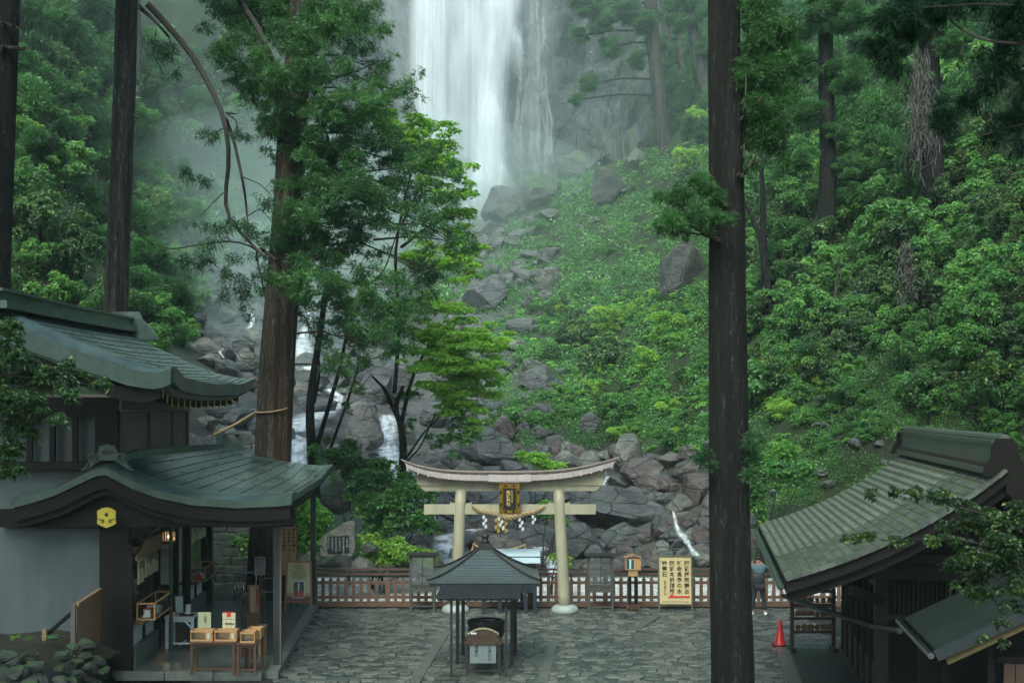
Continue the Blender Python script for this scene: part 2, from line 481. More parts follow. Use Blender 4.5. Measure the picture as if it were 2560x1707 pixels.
# ------------------------------------------------------------------ falling and running water
def water_mat(name, streak=(6, 6, 0.25), lo=0.36, hi=0.66, c=(0.80, 0.83, 0.90)):
    t = NT(name)
    co = t.coords(streak, 'Object')
    n = t.noise(co, 1.0, 5, 0.6, 0.15)
    at = t.n('Attribute'); at.attribute_name = 'alpha'
    n = t.math('MULTIPLY', t.math('ADD', n, t.noise(t.coords((0.35, 0.35, 0.09), 'Object'), 1.0, 4, 0.6)), 0.5) if streak[2] < 0.1 else n
    a = t.math('MULTIPLY', at.outputs['Fac'], t.ramp(n, [(lo, 0.42), (hi, 1.0)]), True)
    d = t.n('BsdfDiffuse'); d.inputs[0].default_value = (*c, 1)
    tl = t.n('BsdfTranslucent'); tl.inputs[0].default_value = (*c, 1)
    m0 = t.n('MixShader'); m0.inputs[0].default_value = 0.35
    t.l(d.outputs[0], m0.inputs[1]); t.l(tl.outputs[0], m0.inputs[2])
    tr = t.n('BsdfTransparent')
    m = t.n('MixShader'); t.l(a, m.inputs[0]); t.l(tr.outputs[0], m.inputs[1]); t.l(m0.outputs[0], m.inputs[2])
    t.l(m.outputs[0], t.out.inputs['Surface'])
    return t.mat
fall_mat = water_mat('falling_water', (1.3, 1.3, 0.03), 0.38, 0.62)
stream_mat = water_mat('white_water', (3.2, 1.6, 0.55), 0.36, 0.56, (0.88, 0.91, 0.95))

falls = empty('waterfall', P(1180, 560, 146)); tag(falls, 'tall silky white waterfall dropping down the grey cliff face', 'waterfall')
def veil(prof, Dd, base_a=0.8, top_soft=0.2, bot_soft=0.3, arch=0.0, name='water_veil', edge=0.35, bulge=0.8):
    """prof: (y, xleft, xright) rows in photo pixels; a soft curtain of water standing off the rock"""
    rows, nx = 28, 16
    ys = np.array([p[0] for p in prof], float); yy = np.linspace(ys[0], ys[-1], rows)
    xl = np.interp(yy, ys, [p[1] for p in prof]); xr = np.interp(yy, ys, [p[2] for p in prof])
    V, A = [], []
    for r in range(rows):
        tv = r / (rows - 1)
        for k in range(nx):
            u = k / (nx - 1); s_ = 2 * u - 1
            x = xl[r] + (xr[r] - xl[r]) * u
            y = yy[r] + arch * s_ * s_ * (1 - tv)
            p = P(x, y, Dd)
            p.y -= bulge * (1 - s_ * s_) * math.sin(min(1, tv * 2.5) * 1.57)
            V.append(p - falls.location)
            e = min(1, (1 - abs(s_)) / edge); e = e * e * (3 - 2 * e)
            v0 = min(1, tv / top_soft) if top_soft > 0 else 1
            v1 = min(1, (1 - tv) / bot_soft) if bot_soft > 0 else 1
            A.append(base_a * e * v0 * v1)
    idx = np.arange(rows * nx).reshape(rows, nx)
    Q = np.stack([idx[:-1, :-1], idx[:-1, 1:], idx[1:, 1:], idx[1:, :-1]], -1).reshape(-1, 4)
    return inst(name, np_mesh(name, np.array(V), Q, fall_mat, {'alpha': A}, smooth=True), parent=falls)
veil([(-60,985,1350),(150,990,1330),(350,1000,1330),(560,1020,1320)], 146.6, 0.5, 0, 0.05, edge=0.8)
veil([(-60,1280,1420),(150,1270,1410),(350,1270,1400),(470,1280,1390)], 146.4, 0.26, 0, 0.5, edge=0.95)
veil([(-60,930,1040),(200,950,1050),(420,990,1080)], 146.4, 0.25, 0, 0.4, edge=0.9)
veil([(-60,1010,1150),(200,1012,1135),(330,1030,1140),(560,1075,1180)], 145.2, 1.0, 0, 0.3, edge=0.6)
veil([(-60,1090,1240),(80,1110,1250),(300,1120,1260),(580,1130,1250)], 145.8, 0.85, 0, 0.2, edge=0.9)
veil([(-60,1180,1330),(80,1200,1300),(250,1180,1275),(560,1165,1265)], 145.0, 1.0, 0, 0.2, edge=0.7)
for a in [((75,1100,1185),(220,1095,1190),(380,1095,1195),0.5,30), ((62,1262,1312),(130,1268,1320),(210,1270,1322),0.75,18), ((180,1195,1275),(300,1185,1285),(560,1170,1300),0.95,45),
          ((150,1120,1200),(260,1115,1200),(420,1110,1200),0.4,20), ((230,1105,1165),(330,1095,1170),(470,1090,1170),0.4,55), ((385,1170,1225),(450,1160,1240),(570,1145,1250),0.95,70),
          ((375,1225,1275),(440,1222,1290),(540,1215,1305),0.7,50), ((418,1142,1172),(470,1138,1180),(560,1132,1185),0.8,22), ((352,1118,1145),(420,1115,1150),(520,1112,1156),0.6,14),
          ((425,1232,1262),(480,1230,1272),(570,1226,1280),0.8,20), ((490,1155,1180),(530,1150,1185),(590,1146,1192),0.8,20)]:
    veil([(a[0][0],a[0][1],a[0][2]),(a[1][0],a[1][1],a[1][2]),(a[2][0],a[2][1],a[2][2])], 144.6, a[3] * 0.75, 0.3, 0.7, arch=a[4] * 1.3, bulge=1.6, edge=0.9)
_r = random.Random(3)
def trickle(line, w0, w1, D, a=0.7):
    V, A = [], []
    n = 24; ys = [q[1] for q in line]; xs = [q[0] for q in line]
    for i in range(n):
        tv = i / (n - 1); y = ys[0] + (ys[-1] - ys[0]) * tv; x = float(np.interp(y, ys, xs)); w = w0 + (w1 - w0) * tv
        for k in range(5):
            s_ = k / 2 - 1; p = P(x + s_ * w / 2, y, D); p.y = min(p.y, cliff_at(p.x, p.z) - 0.25)
            V.append(p - falls.location); A.append(a * (1 - s_ * s_) * min(1, tv / 0.1) * min(1, (1 - tv) / 0.3))
    idx = np.arange(n * 5).reshape(n, 5)
    Q = np.stack([idx[:-1, :-1], idx[:-1, 1:], idx[1:, 1:], idx[1:, :-1]], -1).reshape(-1, 4)
    inst('water_trickle', np_mesh('water_trickle', np.array(V), Q, fall_mat, {'alpha': A}, smooth=True), parent=falls)
for ln in [[(1303,45),(1303,60),(1306,180)],[(1347,40),(1346,260)],[(1346,100),(1345,250),(1347,440)],[(1325,185),(1308,250),(1300,380)],[(1362,160),(1368,260),(1370,420)],[(1352,195),(1370,260),(1385,330)],
           [(1310,240),(1300,330),(1303,420)],[(1368,235),(1378,300),(1376,420)],[(1384,285),(1378,340),(1377,410)],[(1335,225),(1352,280),(1372,350),(1374,430)],[(1342,0),(1343,60)],
           [(946,50),(952,95),(965,135)],[(926,100),(926,150)],[(1318,200),(1312,300)],[(1330,180),(1345,230)]]:
    trickle(ln, 4, 13, 147, 0.32)
for i in range(26):
    x = _r.choice([_r.uniform(1290, 1390), _r.uniform(1290, 1390), _r.uniform(930, 1010)]); y = _r.uniform(20, 330)
    trickle([(x, y), (x + _r.uniform(-6, 6), y + 60), (x + _r.uniform(-10, 10), y + _r.uniform(90, 200))], _r.uniform(3, 8), _r.uniform(10, 22), 147, _r.uniform(0.12, 0.32))

def stream(name, line, D0, D1, label, onto=True, lift=0.35, fall=False):
    """white water running down the boulders: rows of (x, y, half width) in photo pixels, from far to near"""
    V, A = [], []
    n = 26; s_in = np.linspace(0, 1, len(line)); s_out = np.linspace(0, 1, n)
    X = np.interp(s_out, s_in, [q[0] for q in line]); Y = np.interp(s_out, s_in, [q[1] for q in line]); W = np.interp(s_out, s_in, [q[2] for q in line])
    DD = np.linspace(D0, D1, n)
    for i in range(n):
        for k in range(9):
            s_ = k / 4 - 1; p = P(X[i] + s_ * W[i], Y[i], DD[i]); p.z -= 0.15 * abs(s_)
            p.y += 0.25 * noise.noise(Vector((i * 0.5, k * 0.6, D0)))
            V.append(p); A.append(min(1, (1 - abs(s_)) * 2.6 + 0.02) * (0.25 if i in (0, n - 1) else 1.0))
    idx = np.arange(n * 9).reshape(n, 9)
    Q = np.stack([idx[:-1, :-1], idx[:-1, 1:], idx[1:, 1:], idx[1:, :-1]], -1).reshape(-1, 4)
    o = inst(name, np_mesh(name, np.array(V), Q, stream_mat, {'alpha': A}, smooth=True))
    tag(o, label, 'cascade')
# ------------------------------------------------------------------ boulders
ROCK_G = rock_mat('boulder_grey', (0.055, 0.056, 0.060), (0.165, 0.165, 0.170), 0.3, 0.3)
ROCK_B = rock_mat('boulder_brown', (0.066, 0.050, 0.048), (0.175, 0.142, 0.132), 0.2, 0.3)
ROCK_P = rock_mat('boulder_pale', (0.105, 0.105, 0.092), (0.27, 0.26, 0.23), 0.45, 0.42)
ROCK_M = rock_mat('boulder_mossy', (0.04, 0.044, 0.040), (0.105, 0.11, 0.10), 1.0, 0.55)
def rock_mesh(name, seed, mat, cuts=12, sub=3, sq=(1, 1, 1), keep=0.62):
    rs = random.Random(seed)
    bm = bmesh.new(); bmesh.ops.create_icosphere(bm, subdivisions=sub, radius=1.0)
    pl = []
    for k in range(cuts):
        n = Vector((rs.gauss(0, 1), rs.gauss(0, 1), rs.gauss(0, 0.8))).normalized(); pl.append((n, rs.uniform(keep - 0.12, keep + 0.15)))
    for v in bm.verts:
        p = v.co.copy()
        for n, d in pl:
            e = p.dot(n) - d
            if e > 0: p -= n * e * 0.96
        q = Vector((p.x, p.y, p.z * 2.2))
        p *= 1 + 0.07 * noise.noise(p * 2.2 + Vector((seed, 0, 0))) + 0.045 * noise.noise(q * 5 + Vector((0, seed, 0))) + 0.02 * noise.noise(q * 13 + Vector((0, seed, 5)))
        v.co = Vector((p.x * sq[0], p.y * sq[1], p.z * sq[2]))
    bm.normal_update()
    lo = Vector((min(v.co.x for v in bm.verts), min(v.co.y for v in bm.verts), min(v.co.z for v in bm.verts)))
    hi = Vector((max(v.co.x for v in bm.verts), max(v.co.y for v in bm.verts), max(v.co.z for v in bm.verts)))
    c = (lo + hi) / 2; d = (hi - lo) / 2
    for v in bm.verts: v.co = Vector(((v.co.x - c.x) / d.x, (v.co.y - c.y) / d.y, (v.co.z - c.z) / d.z))
    me = bpy.data.meshes.new(name); bm.to_mesh(me); bm.free()
    me.materials.append(mat)
    return me
RK = {'g': [rock_mesh('boulder', 10 + i, ROCK_G) for i in range(6)], 'b': [rock_mesh('boulder', 30 + i, ROCK_B) for i in range(6)],
      'p': [rock_mesh('boulder', 50 + i, ROCK_P) for i in range(5)], 'm': [rock_mesh('boulder', 70 + i, ROCK_M) for i in range(5)]}
rr = random.Random(11)
def boulder(px, py, w, h, kind, label, D=None, roll=0.0, group=None, dark=None):
    """a boulder whose outline is about w x h photo pixels around (px, py)"""
    if D is None:
        p = hit(px, py + h * 0.3); D = p.y if p else 60
    s = D / F; c = P(px, py, D)
    o = inst('boulder', rr.choice(RK[kind]), c, (rr.uniform(-0.15, 0.15), roll, rr.uniform(0, 6.28) if not roll else rr.choice((0, 3.14)) + rr.uniform(-.2, .2)),
             (w * s * 0.52, (w + h) * 0.27 * s, h * s * 0.52))
    return tag(o, label, 'boulder', group)
BIG = [  # x, y, w, h, kind, label, roll
 (1262,520,95,110,'g','tall grey boulder standing at the foot of the waterfall',0),
 (1355,480,125,95,'m','grass topped boulder right of the waterfall foot',0),
 (1432,420,75,95,'m','dark moss covered block leaning against the cliff foot',-0.4),
 (1523,472,92,120,'m','lichened pointed rock high on the green slope',0.5),
 (1698,680,105,150,'m','tall mossy wedge of rock beside the big right trunk',0.6),
 (1600,398,60,40,'p','narrow pale slab below the misty trunks',0.5),
 (1608,375,36,40,'m','small black rock under the misty trees',0),
 (1225,575,90,50,'g','flat dark ledge rock at the pool of the falls',0),
 (1215,612,75,55,'g','dark overhanging rock below the ledge',0),
 (1375,545,60,45,'g','lichened grey rock on the upper slope',0),
 (1305,590,70,35,'g','flat sloping slate slab below the grass tuft',0.3),
 (1222,738,95,110,'g','steep dark slate slab in the middle of the slope',0.7),
 (1220,680,55,40,'g','small slate block under the hanging cedar tufts',0),
 (1315,695,70,40,'g','blue grey flat rock among the ferns',0.2),
 (1335,640,70,30,'g','thin grey slab jutting from the weeds',0),
 (1375,700,60,70,'p','rounded rock overgrown with weeds in the middle of the slope',0),
 (1300,820,75,50,'g','dark flat topped rock with shadow beneath it',0),
 (1290,865,70,30,'p','pale long rock with grass hanging over it',0),
 (1355,948,135,75,'g','broad grey slab half way up the slope behind the torii',0),
 (1360,1028,60,38,'g','small black wedge rock under ferns',0.3),
 (1480,1060,55,60,'g','smooth blue grey rock at the edge of the ferns',0),
 (1225,1130,140,105,'g','large grey triangular boulder right behind the torii roof',-0.45),
 (1262,1085,60,90,'b','dark brown boulder behind the grey triangle',0),
 (1160,1165,45,30,'p','small round pale boulder left of the grey triangle',0),
 (1385,1120,75,60,'b','brown cracked boulder above the torii beam',0),
 (1470,1150,70,45,'p','tan boulder above the right end of the torii roof',0),
 (1415,1145,60,40,'p','rounded tan boulder beside the trickle',0),
 (1570,1140,75,110,'p','smooth leaning cream boulder at the right end of the torii roof',0),
 (1607,1185,120,80,'b','large reddish brown boulder right of the torii',0),
 (1617,1220,62,60,'b','rounded brown boulder under the large reddish one',0),
 (1676,1215,65,60,'b','dark brown boulder between two others right of the torii',0),
 (1745,1225,75,85,'b','tall brown boulder next to the big trunk',0),
 (1720,1180,70,45,'b','dark boulder above the trunk side pile',0),
 (1700,1265,75,60,'p','angular tan boulder above the small cascade',0.2),
 (1565,1272,245,95,'g','huge dark slab lying across the pile right of the torii',0.2),
 (1560,1345,115,75,'g','wet dark boulder under the huge slab',0.3),
 (1775,1290,45,55,'b','brown boulder peeping past the big trunk',0),
 (1440,1360,140,110,'g','great dark rounded boulder behind the right pillar',0.15),
 (1350,1345,150,60,'g','long flat dark rock seen through the torii',0.12),
 (1275,1260,150,90,'g','dark grey boulder behind the plaque of the torii',0),
 (1400,1240,90,70,'g','bluish boulder in the upper gate opening',0),
 (1205,1240,70,60,'g','mossy grey boulder in the left of the gate opening',0),
 (1230,1310,110,60,'b','brown boulder below the tie beam',0),
 (1180,1350,45,50,'p','round wet rock in the stream beside the left pillar',0),
 (1215,1330,40,22,'b','small reddish rock in the stream',0),
 (1495,1385,60,45,'g','grey stone in front of the dark boulder',0),
 (1540,1390,60,45,'b','brown stone low in the pile right of the torii',0),
 (1600,1405,110,60,'b','wide brown rock just behind the fence',0),
 (1500,1410,80,50,'b','purple brown rock behind the offering box',0),
 (1650,1380,50,60,'p','pale green rock left of the cascade foot',0),
 (1690,1345,30,40,'g','dark rock beside the small cascade',0),
 (1745,1340,70,50,'p','tan flat rock right of the small cascade',0.4),
 (1750,1400,90,45,'p','low tan rock behind the fence near the trunk',0),
 (905,1075,105,130,'p','huge rounded pale boulder between the two white cascades',0),
 (860,1150,100,70,'p','pale boulder under the thin trees',0),
 (1130,1000,60,60,'b','brown rock under the bright maple crown',0),
 (1090,1040,80,70,'g','dark cliff like rock behind the maple stems',0),
 (980,960,90,120,'g','tall dark rock face behind the maple stems',0),
 (930,970,70,120,'g','upright dark rock left of the maple stems',0),
 (770,960,110,70,'g','flat smooth grey boulder right of the sacred cedar',0),
 (790,1020,100,60,'g','low grey boulder under the flat one right of the sacred cedar',0),
 (510,868,85,50,'p','pale flat topped boulder behind the roof tip',0),
 (585,850,70,65,'g','rounded grey boulder right of the pale one',0),
 (520,905,70,40,'p','speckled boulder above the roof slope',0),
 (560,925,85,55,'g','grey boulder just above the upper roof',0),
 (610,900,70,60,'p','smooth slanting boulder left of the sacred cedar',0),
 (620,960,60,45,'b','squared brown boulder left of the sacred cedar',0),
 (540,1030,70,45,'g','dark boulder beside the slatted wall',0),
 (520,1060,60,40,'p','pale boulder right of the slatted wall',0),
 (590,1050,75,60,'g','grey boulder behind the straw rope',0),
 (560,1080,75,35,'p','low pale slab behind the straw rope',0),
 (615,1100,75,45,'p','broad cream rock below the rope',0),
 (570,1130,80,35,'p','cream rock at the edge of the lower roof',0),
 (700,950,40,100,'g','dark rock behind the sacred cedar',0),
 (600,720,70,60,'g','misty grey boulder high in the gully',0),
 (560,790,55,50,'g','misty boulder above the pale one',0),
 (640,790,60,70,'g','tall misty boulder in the gully',0),
 (490,800,50,40,'g','small misty boulder under the bank trees',0),
 (690,760,60,50,'g','misty boulder behind the sacred cedar branches',0),
]
for b in BIG:
    boulder(*b[:6], roll=b[6])
# the unnamed rest of the scree, three bands
SCAT = []
def scatter_boulders(n, region, wr, kinds, label, group):
    k = 0; tries = 0
    while k < n and tries < n * 8:
        tries += 1
        x0, y0, x1, y1 = region
        px = rr.uniform(x0, x1); py = rr.uniform(y0, y1)
        p = hit(px, py)
        if p is None or p.y < 50.5: continue
        w = rr.uniform(*wr) * (p.y / F)
        h = w * rr.uniform(0.5, 0.85)
        kd = rr.choice(kinds)
        SCAT.append((w / p.y, kd, rr.choice(RK[kd]), (p.x, p.y, p.z + h * 0.15), (rr.uniform(-.4, .4), rr.uniform(-.4, .4), rr.uniform(0, 6.28)), (w / 2, w / 2, h / 2), label, group, px, w, py)); k += 1
scatter_boulders(230, (1040, 1130, 1800, 1445), (35, 85), 'ggbbp', 'pile behind the fence', 'small rocks of the pile behind the fence')
scatter_boulders(200, (450, 620, 1010, 1200), (36, 95), 'gggp', 'misty gully', 'boulders of the misty gully')
scatter_boulders(120, (1080, 560, 1400, 1160), (22, 62), 'gggm', 'middle scree slope', 'rocks of the middle scree slope')
scatter_boulders(14, (1420, 430, 1720, 900), (14, 34), 'gp', 'weedy green slope', 'small rocks on the green slope')
scatter_boulders(16, (960, 520, 1180, 620), (30, 60), 'gp', 'spray of the waterfall', 'boulders in the spray')
scatter_boulders(10, (1880, 1050, 2250, 1260), (24, 50), 'pm', 'undergrowth behind the tiled roof', 'rocks behind the tiled roof')

SCAT.sort(key=lambda q: -q[0])
KC = {'g': 'slate grey', 'b': 'reddish brown', 'p': 'pale tan', 'm': 'mossy'}
rub_V, rub_Q, off_ = [], [], 0
for i, (key, kd, me, loc, rot, sc, label, group, px, w, py) in enumerate(SCAT):
    if i < 205:
        where = ('left of the maple' if px < 980 else 'near the maple stems' if px < 1150 else 'above or within the torii' if px < 1420 else 'near the arrow sign' if px < 1640 else 'by the big trunk')
        where += (', upper' if py < 800 else ', middle' if py < 980 else ', lower') if 'gully' in label else ''
        where += ' left' if px < 700 and 'gully' in label else ''
        o = inst('boulder', me, loc, rot, sc)
        tag(o, KC[kd] + ' rock in the ' + label + ', ' + where, 'boulder', group + ', ' + KC[kd] + ', ' + where)
    else:
        M_ = (Matrix.Translation(loc) @ __import__('mathutils').Euler(rot).to_matrix().to_4x4() @ Matrix.Diagonal((*sc, 1)))
        co_ = np.empty(len(me.vertices) * 3, dtype=np.float32); me.vertices.foreach_get('co', co_)
        A_ = np.array(M_); co_ = co_.reshape(-1, 3) @ A_[:3, :3].T + A_[:3, 3]
        q_ = np.empty(len(me.loops), dtype=np.int32); me.loops.foreach_get('vertex_index', q_)
        rub_V.append(co_); rub_Q.append(q_.reshape(-1, 3) + off_); off_ += len(co_)
rb = inst('rubble', np_mesh('rubble', np.concatenate(rub_V), np.concatenate(rub_Q), ROCK_G)); tag(rb, 'smaller grey rubble filling the gaps of the scree', kind='stuff')

# streams, each laid just above the ground along its own line
def run(name, line, label, off=1.0):
    n = len(line); V, A = [], []
    m = 30; s_in = np.linspace(0, 1, n); s_out = np.linspace(0, 1, m)
    X = np.interp(s_out, s_in, [q[0] for q in line]); Y = np.interp(s_out, s_in, [q[1] for q in line]); W = np.interp(s_out, s_in, [q[2] for q in line])
    D0 = []
    for x, y in zip(X, Y):
        h_ = hit(x, y); D0.append((h_.y if h_ else 60) - off)
    D0 = np.minimum.accumulate(np.array(D0))
    for i in range(m):
        for k in range(9):
            s_ = k / 4 - 1; p = P(X[i] + s_ * W[i], Y[i], D0[i]); p.y += 0.12 * noise.noise(Vector((i * 0.25, k * 0.5, D0[0])))
            V.append(p); A.append(max(0, min(1, (1 - abs(s_)) * 1.7 * (0.8 + 0.9 * noise.noise(Vector((i * 0.35, s_ * 2.5, n + X[0])))))) * (0.3 if i in (0, m - 1) else 1.0))
    idx = np.arange(m * 9).reshape(m, 9)
    Q = np.stack([idx[:-1, :-1], idx[:-1, 1:], idx[1:, 1:], idx[1:, :-1]], -1).reshape(-1, 4)
    o = inst(name, np_mesh(name, np.array(V), Q, stream_mat, {'alpha': A}, smooth=True))
    tag(o, label, 'cascade')
run('cascade', [(775,750,10),(768,800,15),(756,850,22),(760,890,34),(772,925,34),(800,960,18),(848,990,14),(835,1018,22)], 'white cascade right of the sacred cedar under the hanging boughs', 3.0)
run('cascade', [(835,1015,26),(800,1030,50),(765,1050,58),(735,1080,46),(745,1120,44),(745,1165,40),(740,1200,34)], 'foaming rapid between the sacred cedar and the thin trees', 3.0)
run('cascade', [(968,1035,20),(968,1050,28),(970,1090,30),(972,1130,30),(985,1160,38),(1010,1200,46),(1030,1250,40),(1060,1300,36)], 'bright white fall dropping left of the torii roof', 3.5)
run('cascade', [(1195,1320,26),(1165,1330,34),(1120,1340,40),(1112,1352,30),(1118,1370,44),(1150,1392,52),(1140,1412,40),(1120,1440,46)], 'broad foaming stream behind the left pillar of the torii', 1.6)
run('cascade', [(1345,1366,22),(1362,1375,24),(1378,1395,22),(1385,1420,20),(1388,1440,22)], 'small curved fall left of the right pillar of the torii', 2.4)
run('cascade', [(1683,1275,3),(1688,1300,6),(1695,1325,8),(1708,1340,15),(1722,1362,7),(1742,1390,12)], 'thin cascade tumbling over rocks near the big right trunk', 3.0)
run('cascade', [(625,775,6),(632,790,8),(628,815,6),(570,860,4),(548,880,5),(560,895,4)], 'small misty rill among boulders left of the sacred cedar', 3.0)
run('cascade', [(1520,1190,5),(1512,1200,8),(1505,1215,7)], 'trickle behind the right tip of the torii roof', 3.0)
# ------------------------------------------------------------------ leaves
CEDAR = leaf_mat('cedar_needles', (0.014, 0.042, 0.014), (0.045, 0.135, 0.032), (0.12, 0.27, 0.062), 0.30)
CEDAR_D = leaf_mat('cedar_needles_dark', (0.008, 0.028, 0.011), (0.022, 0.07, 0.024), (0.055, 0.14, 0.04), 0.25)
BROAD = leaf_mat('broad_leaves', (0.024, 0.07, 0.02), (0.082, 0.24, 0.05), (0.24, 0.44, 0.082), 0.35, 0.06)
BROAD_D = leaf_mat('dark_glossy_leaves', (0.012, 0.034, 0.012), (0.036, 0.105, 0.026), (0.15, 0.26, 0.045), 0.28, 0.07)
YOUNG = leaf_mat('young_leaves', (0.1, 0.22, 0.03), (0.24, 0.42, 0.06), (0.42, 0.6, 0.1), 0.42)
MAPLE = leaf_mat('maple_leaves', (0.12, 0.3, 0.03), (0.30, 0.54, 0.08), (0.48, 0.76, 0.1), 0.45)
FERN = leaf_mat('fern_fronds', (0.05, 0.14, 0.024), (0.14, 0.33, 0.044), (0.29, 0.52, 0.08), 0.40)
OLIVE = leaf_mat('olive_leaves', (0.022, 0.045, 0.014), (0.07, 0.12, 0.03), (0.17, 0.23, 0.055), 0.35)
GRASSM = leaf_mat('grass_blades', (0.045, 0.099, 0.03), (0.1188, 0.243, 0.0576), (0.21, 0.336, 0.0924), 0.35)
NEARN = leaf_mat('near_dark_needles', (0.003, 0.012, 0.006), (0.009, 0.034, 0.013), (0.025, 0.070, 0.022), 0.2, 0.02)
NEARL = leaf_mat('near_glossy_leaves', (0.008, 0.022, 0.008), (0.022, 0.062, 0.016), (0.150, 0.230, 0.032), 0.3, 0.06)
VINE = simple('dry_vine', (0.12, 0.105, 0.095), 0.8, 0.4, 20)
BARK = bark_mat('cedar_bark', (0.035, 0.026, 0.022), (0.105, 0.082, 0.070), 0.45)
BARK_L = bark_mat('cedar_bark_pale', (0.032, 0.027, 0.025), (0.115, 0.100, 0.090), 0.5)
BARK_R = bark_mat('cedar_bark_red', (0.040, 0.030, 0.024), (0.110, 0.078, 0.056), 0.5, (0.125, 0.058, 0.036))
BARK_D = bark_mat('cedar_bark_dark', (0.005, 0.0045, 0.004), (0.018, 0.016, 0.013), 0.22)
TWIG = simple('twig_bark', (0.040, 0.032, 0.026), 0.85, 0.4, 12)

def blades(O, Dr, L, W, v, rs, droop=0.15):
    """one bent diamond per row: O origin, Dr direction, L length, W half width"""
    n = len(O)
    Dr = unit(Dr); S = unit(np.cross(Dr, rs.normal(size=(n, 3))))
    L = L[:, None]; W = W[:, None]
    mid = O + Dr * L * 0.45
    tip = O + Dr * L; tip[:, 2] -= (L[:, 0] * droop)
    V = np.stack([O, mid + S * W, tip, mid - S * W], 1).reshape(-1, 3)
    Q = np.arange(4 * n).reshape(n, 4)
    return V, Q, np.repeat(v, 4)

def shell(rs, n, up=0.35):
    d = unit(rs.normal(size=(n, 3))); d[:, 2] += up * np.abs(rs.normal(size=n)); return unit(d)

def cedar_clumps(clumps, rs, dens=1.2, bl=0.22, bw=0.012, k=9, shag=0.75, droop=0.1):
    """shaggy tufts of needles; clumps = (x, y, z, rx, ry, rz)"""
    Vs, Qs, As, off = [], [], [], 0
    for (x, y, z, rx, ry, rz) in clumps:
        nt = max(6, int(dens * 4.19 * (rx * rz + rx * ry + ry * rz) / (k * bl * bw * 0.8)))
        d = shell(rs, nt, 0.5); rad = rs.uniform(0.35, 1.0, nt) ** 0.5
        # lumpy surface so that the outline is broken into tufts
        lump = 1 + 0.22 * np.sin(d[:, 0] * 7 + x) * np.sin(d[:, 1] * 6 + y) + 0.18 * np.sin(d[:, 2] * 9 + z + d[:, 0] * 5)
        o = np.array([x, y, z]) + d * np.array([rx, ry, rz]) * (rad * lump)[:, None]
        ax = unit(d * np.array([1, 1, 0.8]) + np.array([0, 0, 0.35]) + rs.normal(size=(nt, 3)) * 0.3)
        cv = 0.40 + 0.13 * rs.normal() + 0.20 * (rad - 0.8)
        oo = np.repeat(o, k, 0) + rs.normal(size=(nt * k, 3)) * bl * 0.25
        aa = np.repeat(ax, k, 0) + rs.normal(size=(nt * k, 3)) * shag
        tv = np.repeat(rs.normal(size=nt) * 0.10, k) + np.repeat(cv, k)
        vv = np.clip(tv + rs.normal(size=nt * k) * 0.08, 0, 1)
        V, Q, A = blades(oo, aa, rs.uniform(0.6, 1.25, nt * k) * bl, rs.uniform(0.7, 1.3, nt * k) * bw, vv, rs, droop)
        Vs.append(V); Qs.append(Q + off); As.append(A); off += len(V)
    return np.concatenate(Vs), np.concatenate(Qs), np.concatenate(As)

def rosette_clumps(clumps, rs, dens=1.25, ll=0.17, lw=0.040, k=8, droop=0.35, tipv=0.0):
    Vs, Qs, As, off = [], [], [], 0
    for (x, y, z, rx, ry, rz) in clumps:
        nt = max(6, int(dens * 4.19 * (rx * rz + rx * ry + ry * rz) / (k * ll * lw * 0.8)))
        d = shell(rs, nt, 0.6); rad = rs.uniform(0.25, 1.0, nt) ** 0.45
        lump = 1 + 0.25 * np.sin(d[:, 0] * 6 + x * 3) * np.sin(d[:, 1] * 5 + y) + 0.15 * np.sin(d[:, 2] * 8 + z)
        o = np.array([x, y, z]) + d * np.array([rx, ry, rz]) * (rad * lump)[:, None]
        ax = unit(d * 0.6 + np.array([0, 0, 0.8]) + rs.normal(size=(nt, 3)) * 0.25)
        perp = unit(np.cross(ax, rs.normal(size=(nt, 3)))); pp2 = np.cross(ax, perp)
        ang = (np.arange(k) * 2 * np.pi / k)[None, :] + rs.normal(size=(nt, k)) * 0.3
        dr = perp[:, None, :] * np.cos(ang)[..., None] + pp2[:, None, :] * np.sin(ang)[..., None] + ax[:, None, :] * rs.uniform(0.0, 0.8, (nt, k, 1))
        cv = 0.38 + 0.12 * rs.normal(); new = (rs.rand(nt) < tipv) * 0.45
        vv = np.clip(np.repeat(cv + rs.normal(size=nt) * 0.11 + new, k) + rs.normal(size=nt * k) * 0.07, 0, 1)
        V, Q, A = blades(np.repeat(o, k, 0), dr.reshape(-1, 3), rs.uniform(0.6, 1.2, nt * k) * ll, rs.uniform(0.7, 1.3, nt * k) * lw, vv, rs, droop)
        Vs.append(V); Qs.append(Q + off); As.append(A); off += len(V)
    return np.concatenate(Vs), np.concatenate(Qs), np.concatenate(As)

def crown_clumps(rs, n, R_, H_, rc):
    """clumps filling a rounded crown of radius R_ and height H_"""
    out = []
    for i in range(n):
        d = unit(rs.normal(size=(1, 3)))[0]; f = rs.uniform(0.35, 1.0) ** 0.5
        r = rs.uniform(0.7, 1.3) * rc
        out.append((d[0] * R_ * f, d[1] * R_ * f, d[2] * H_ * f, r, r, r * rs.uniform(0.5, 0.8)))
    return out
def fol_mesh(name, data, mat):
    V, Q, A = data
    return np_mesh(name, V, Q, mat, {'v': A})

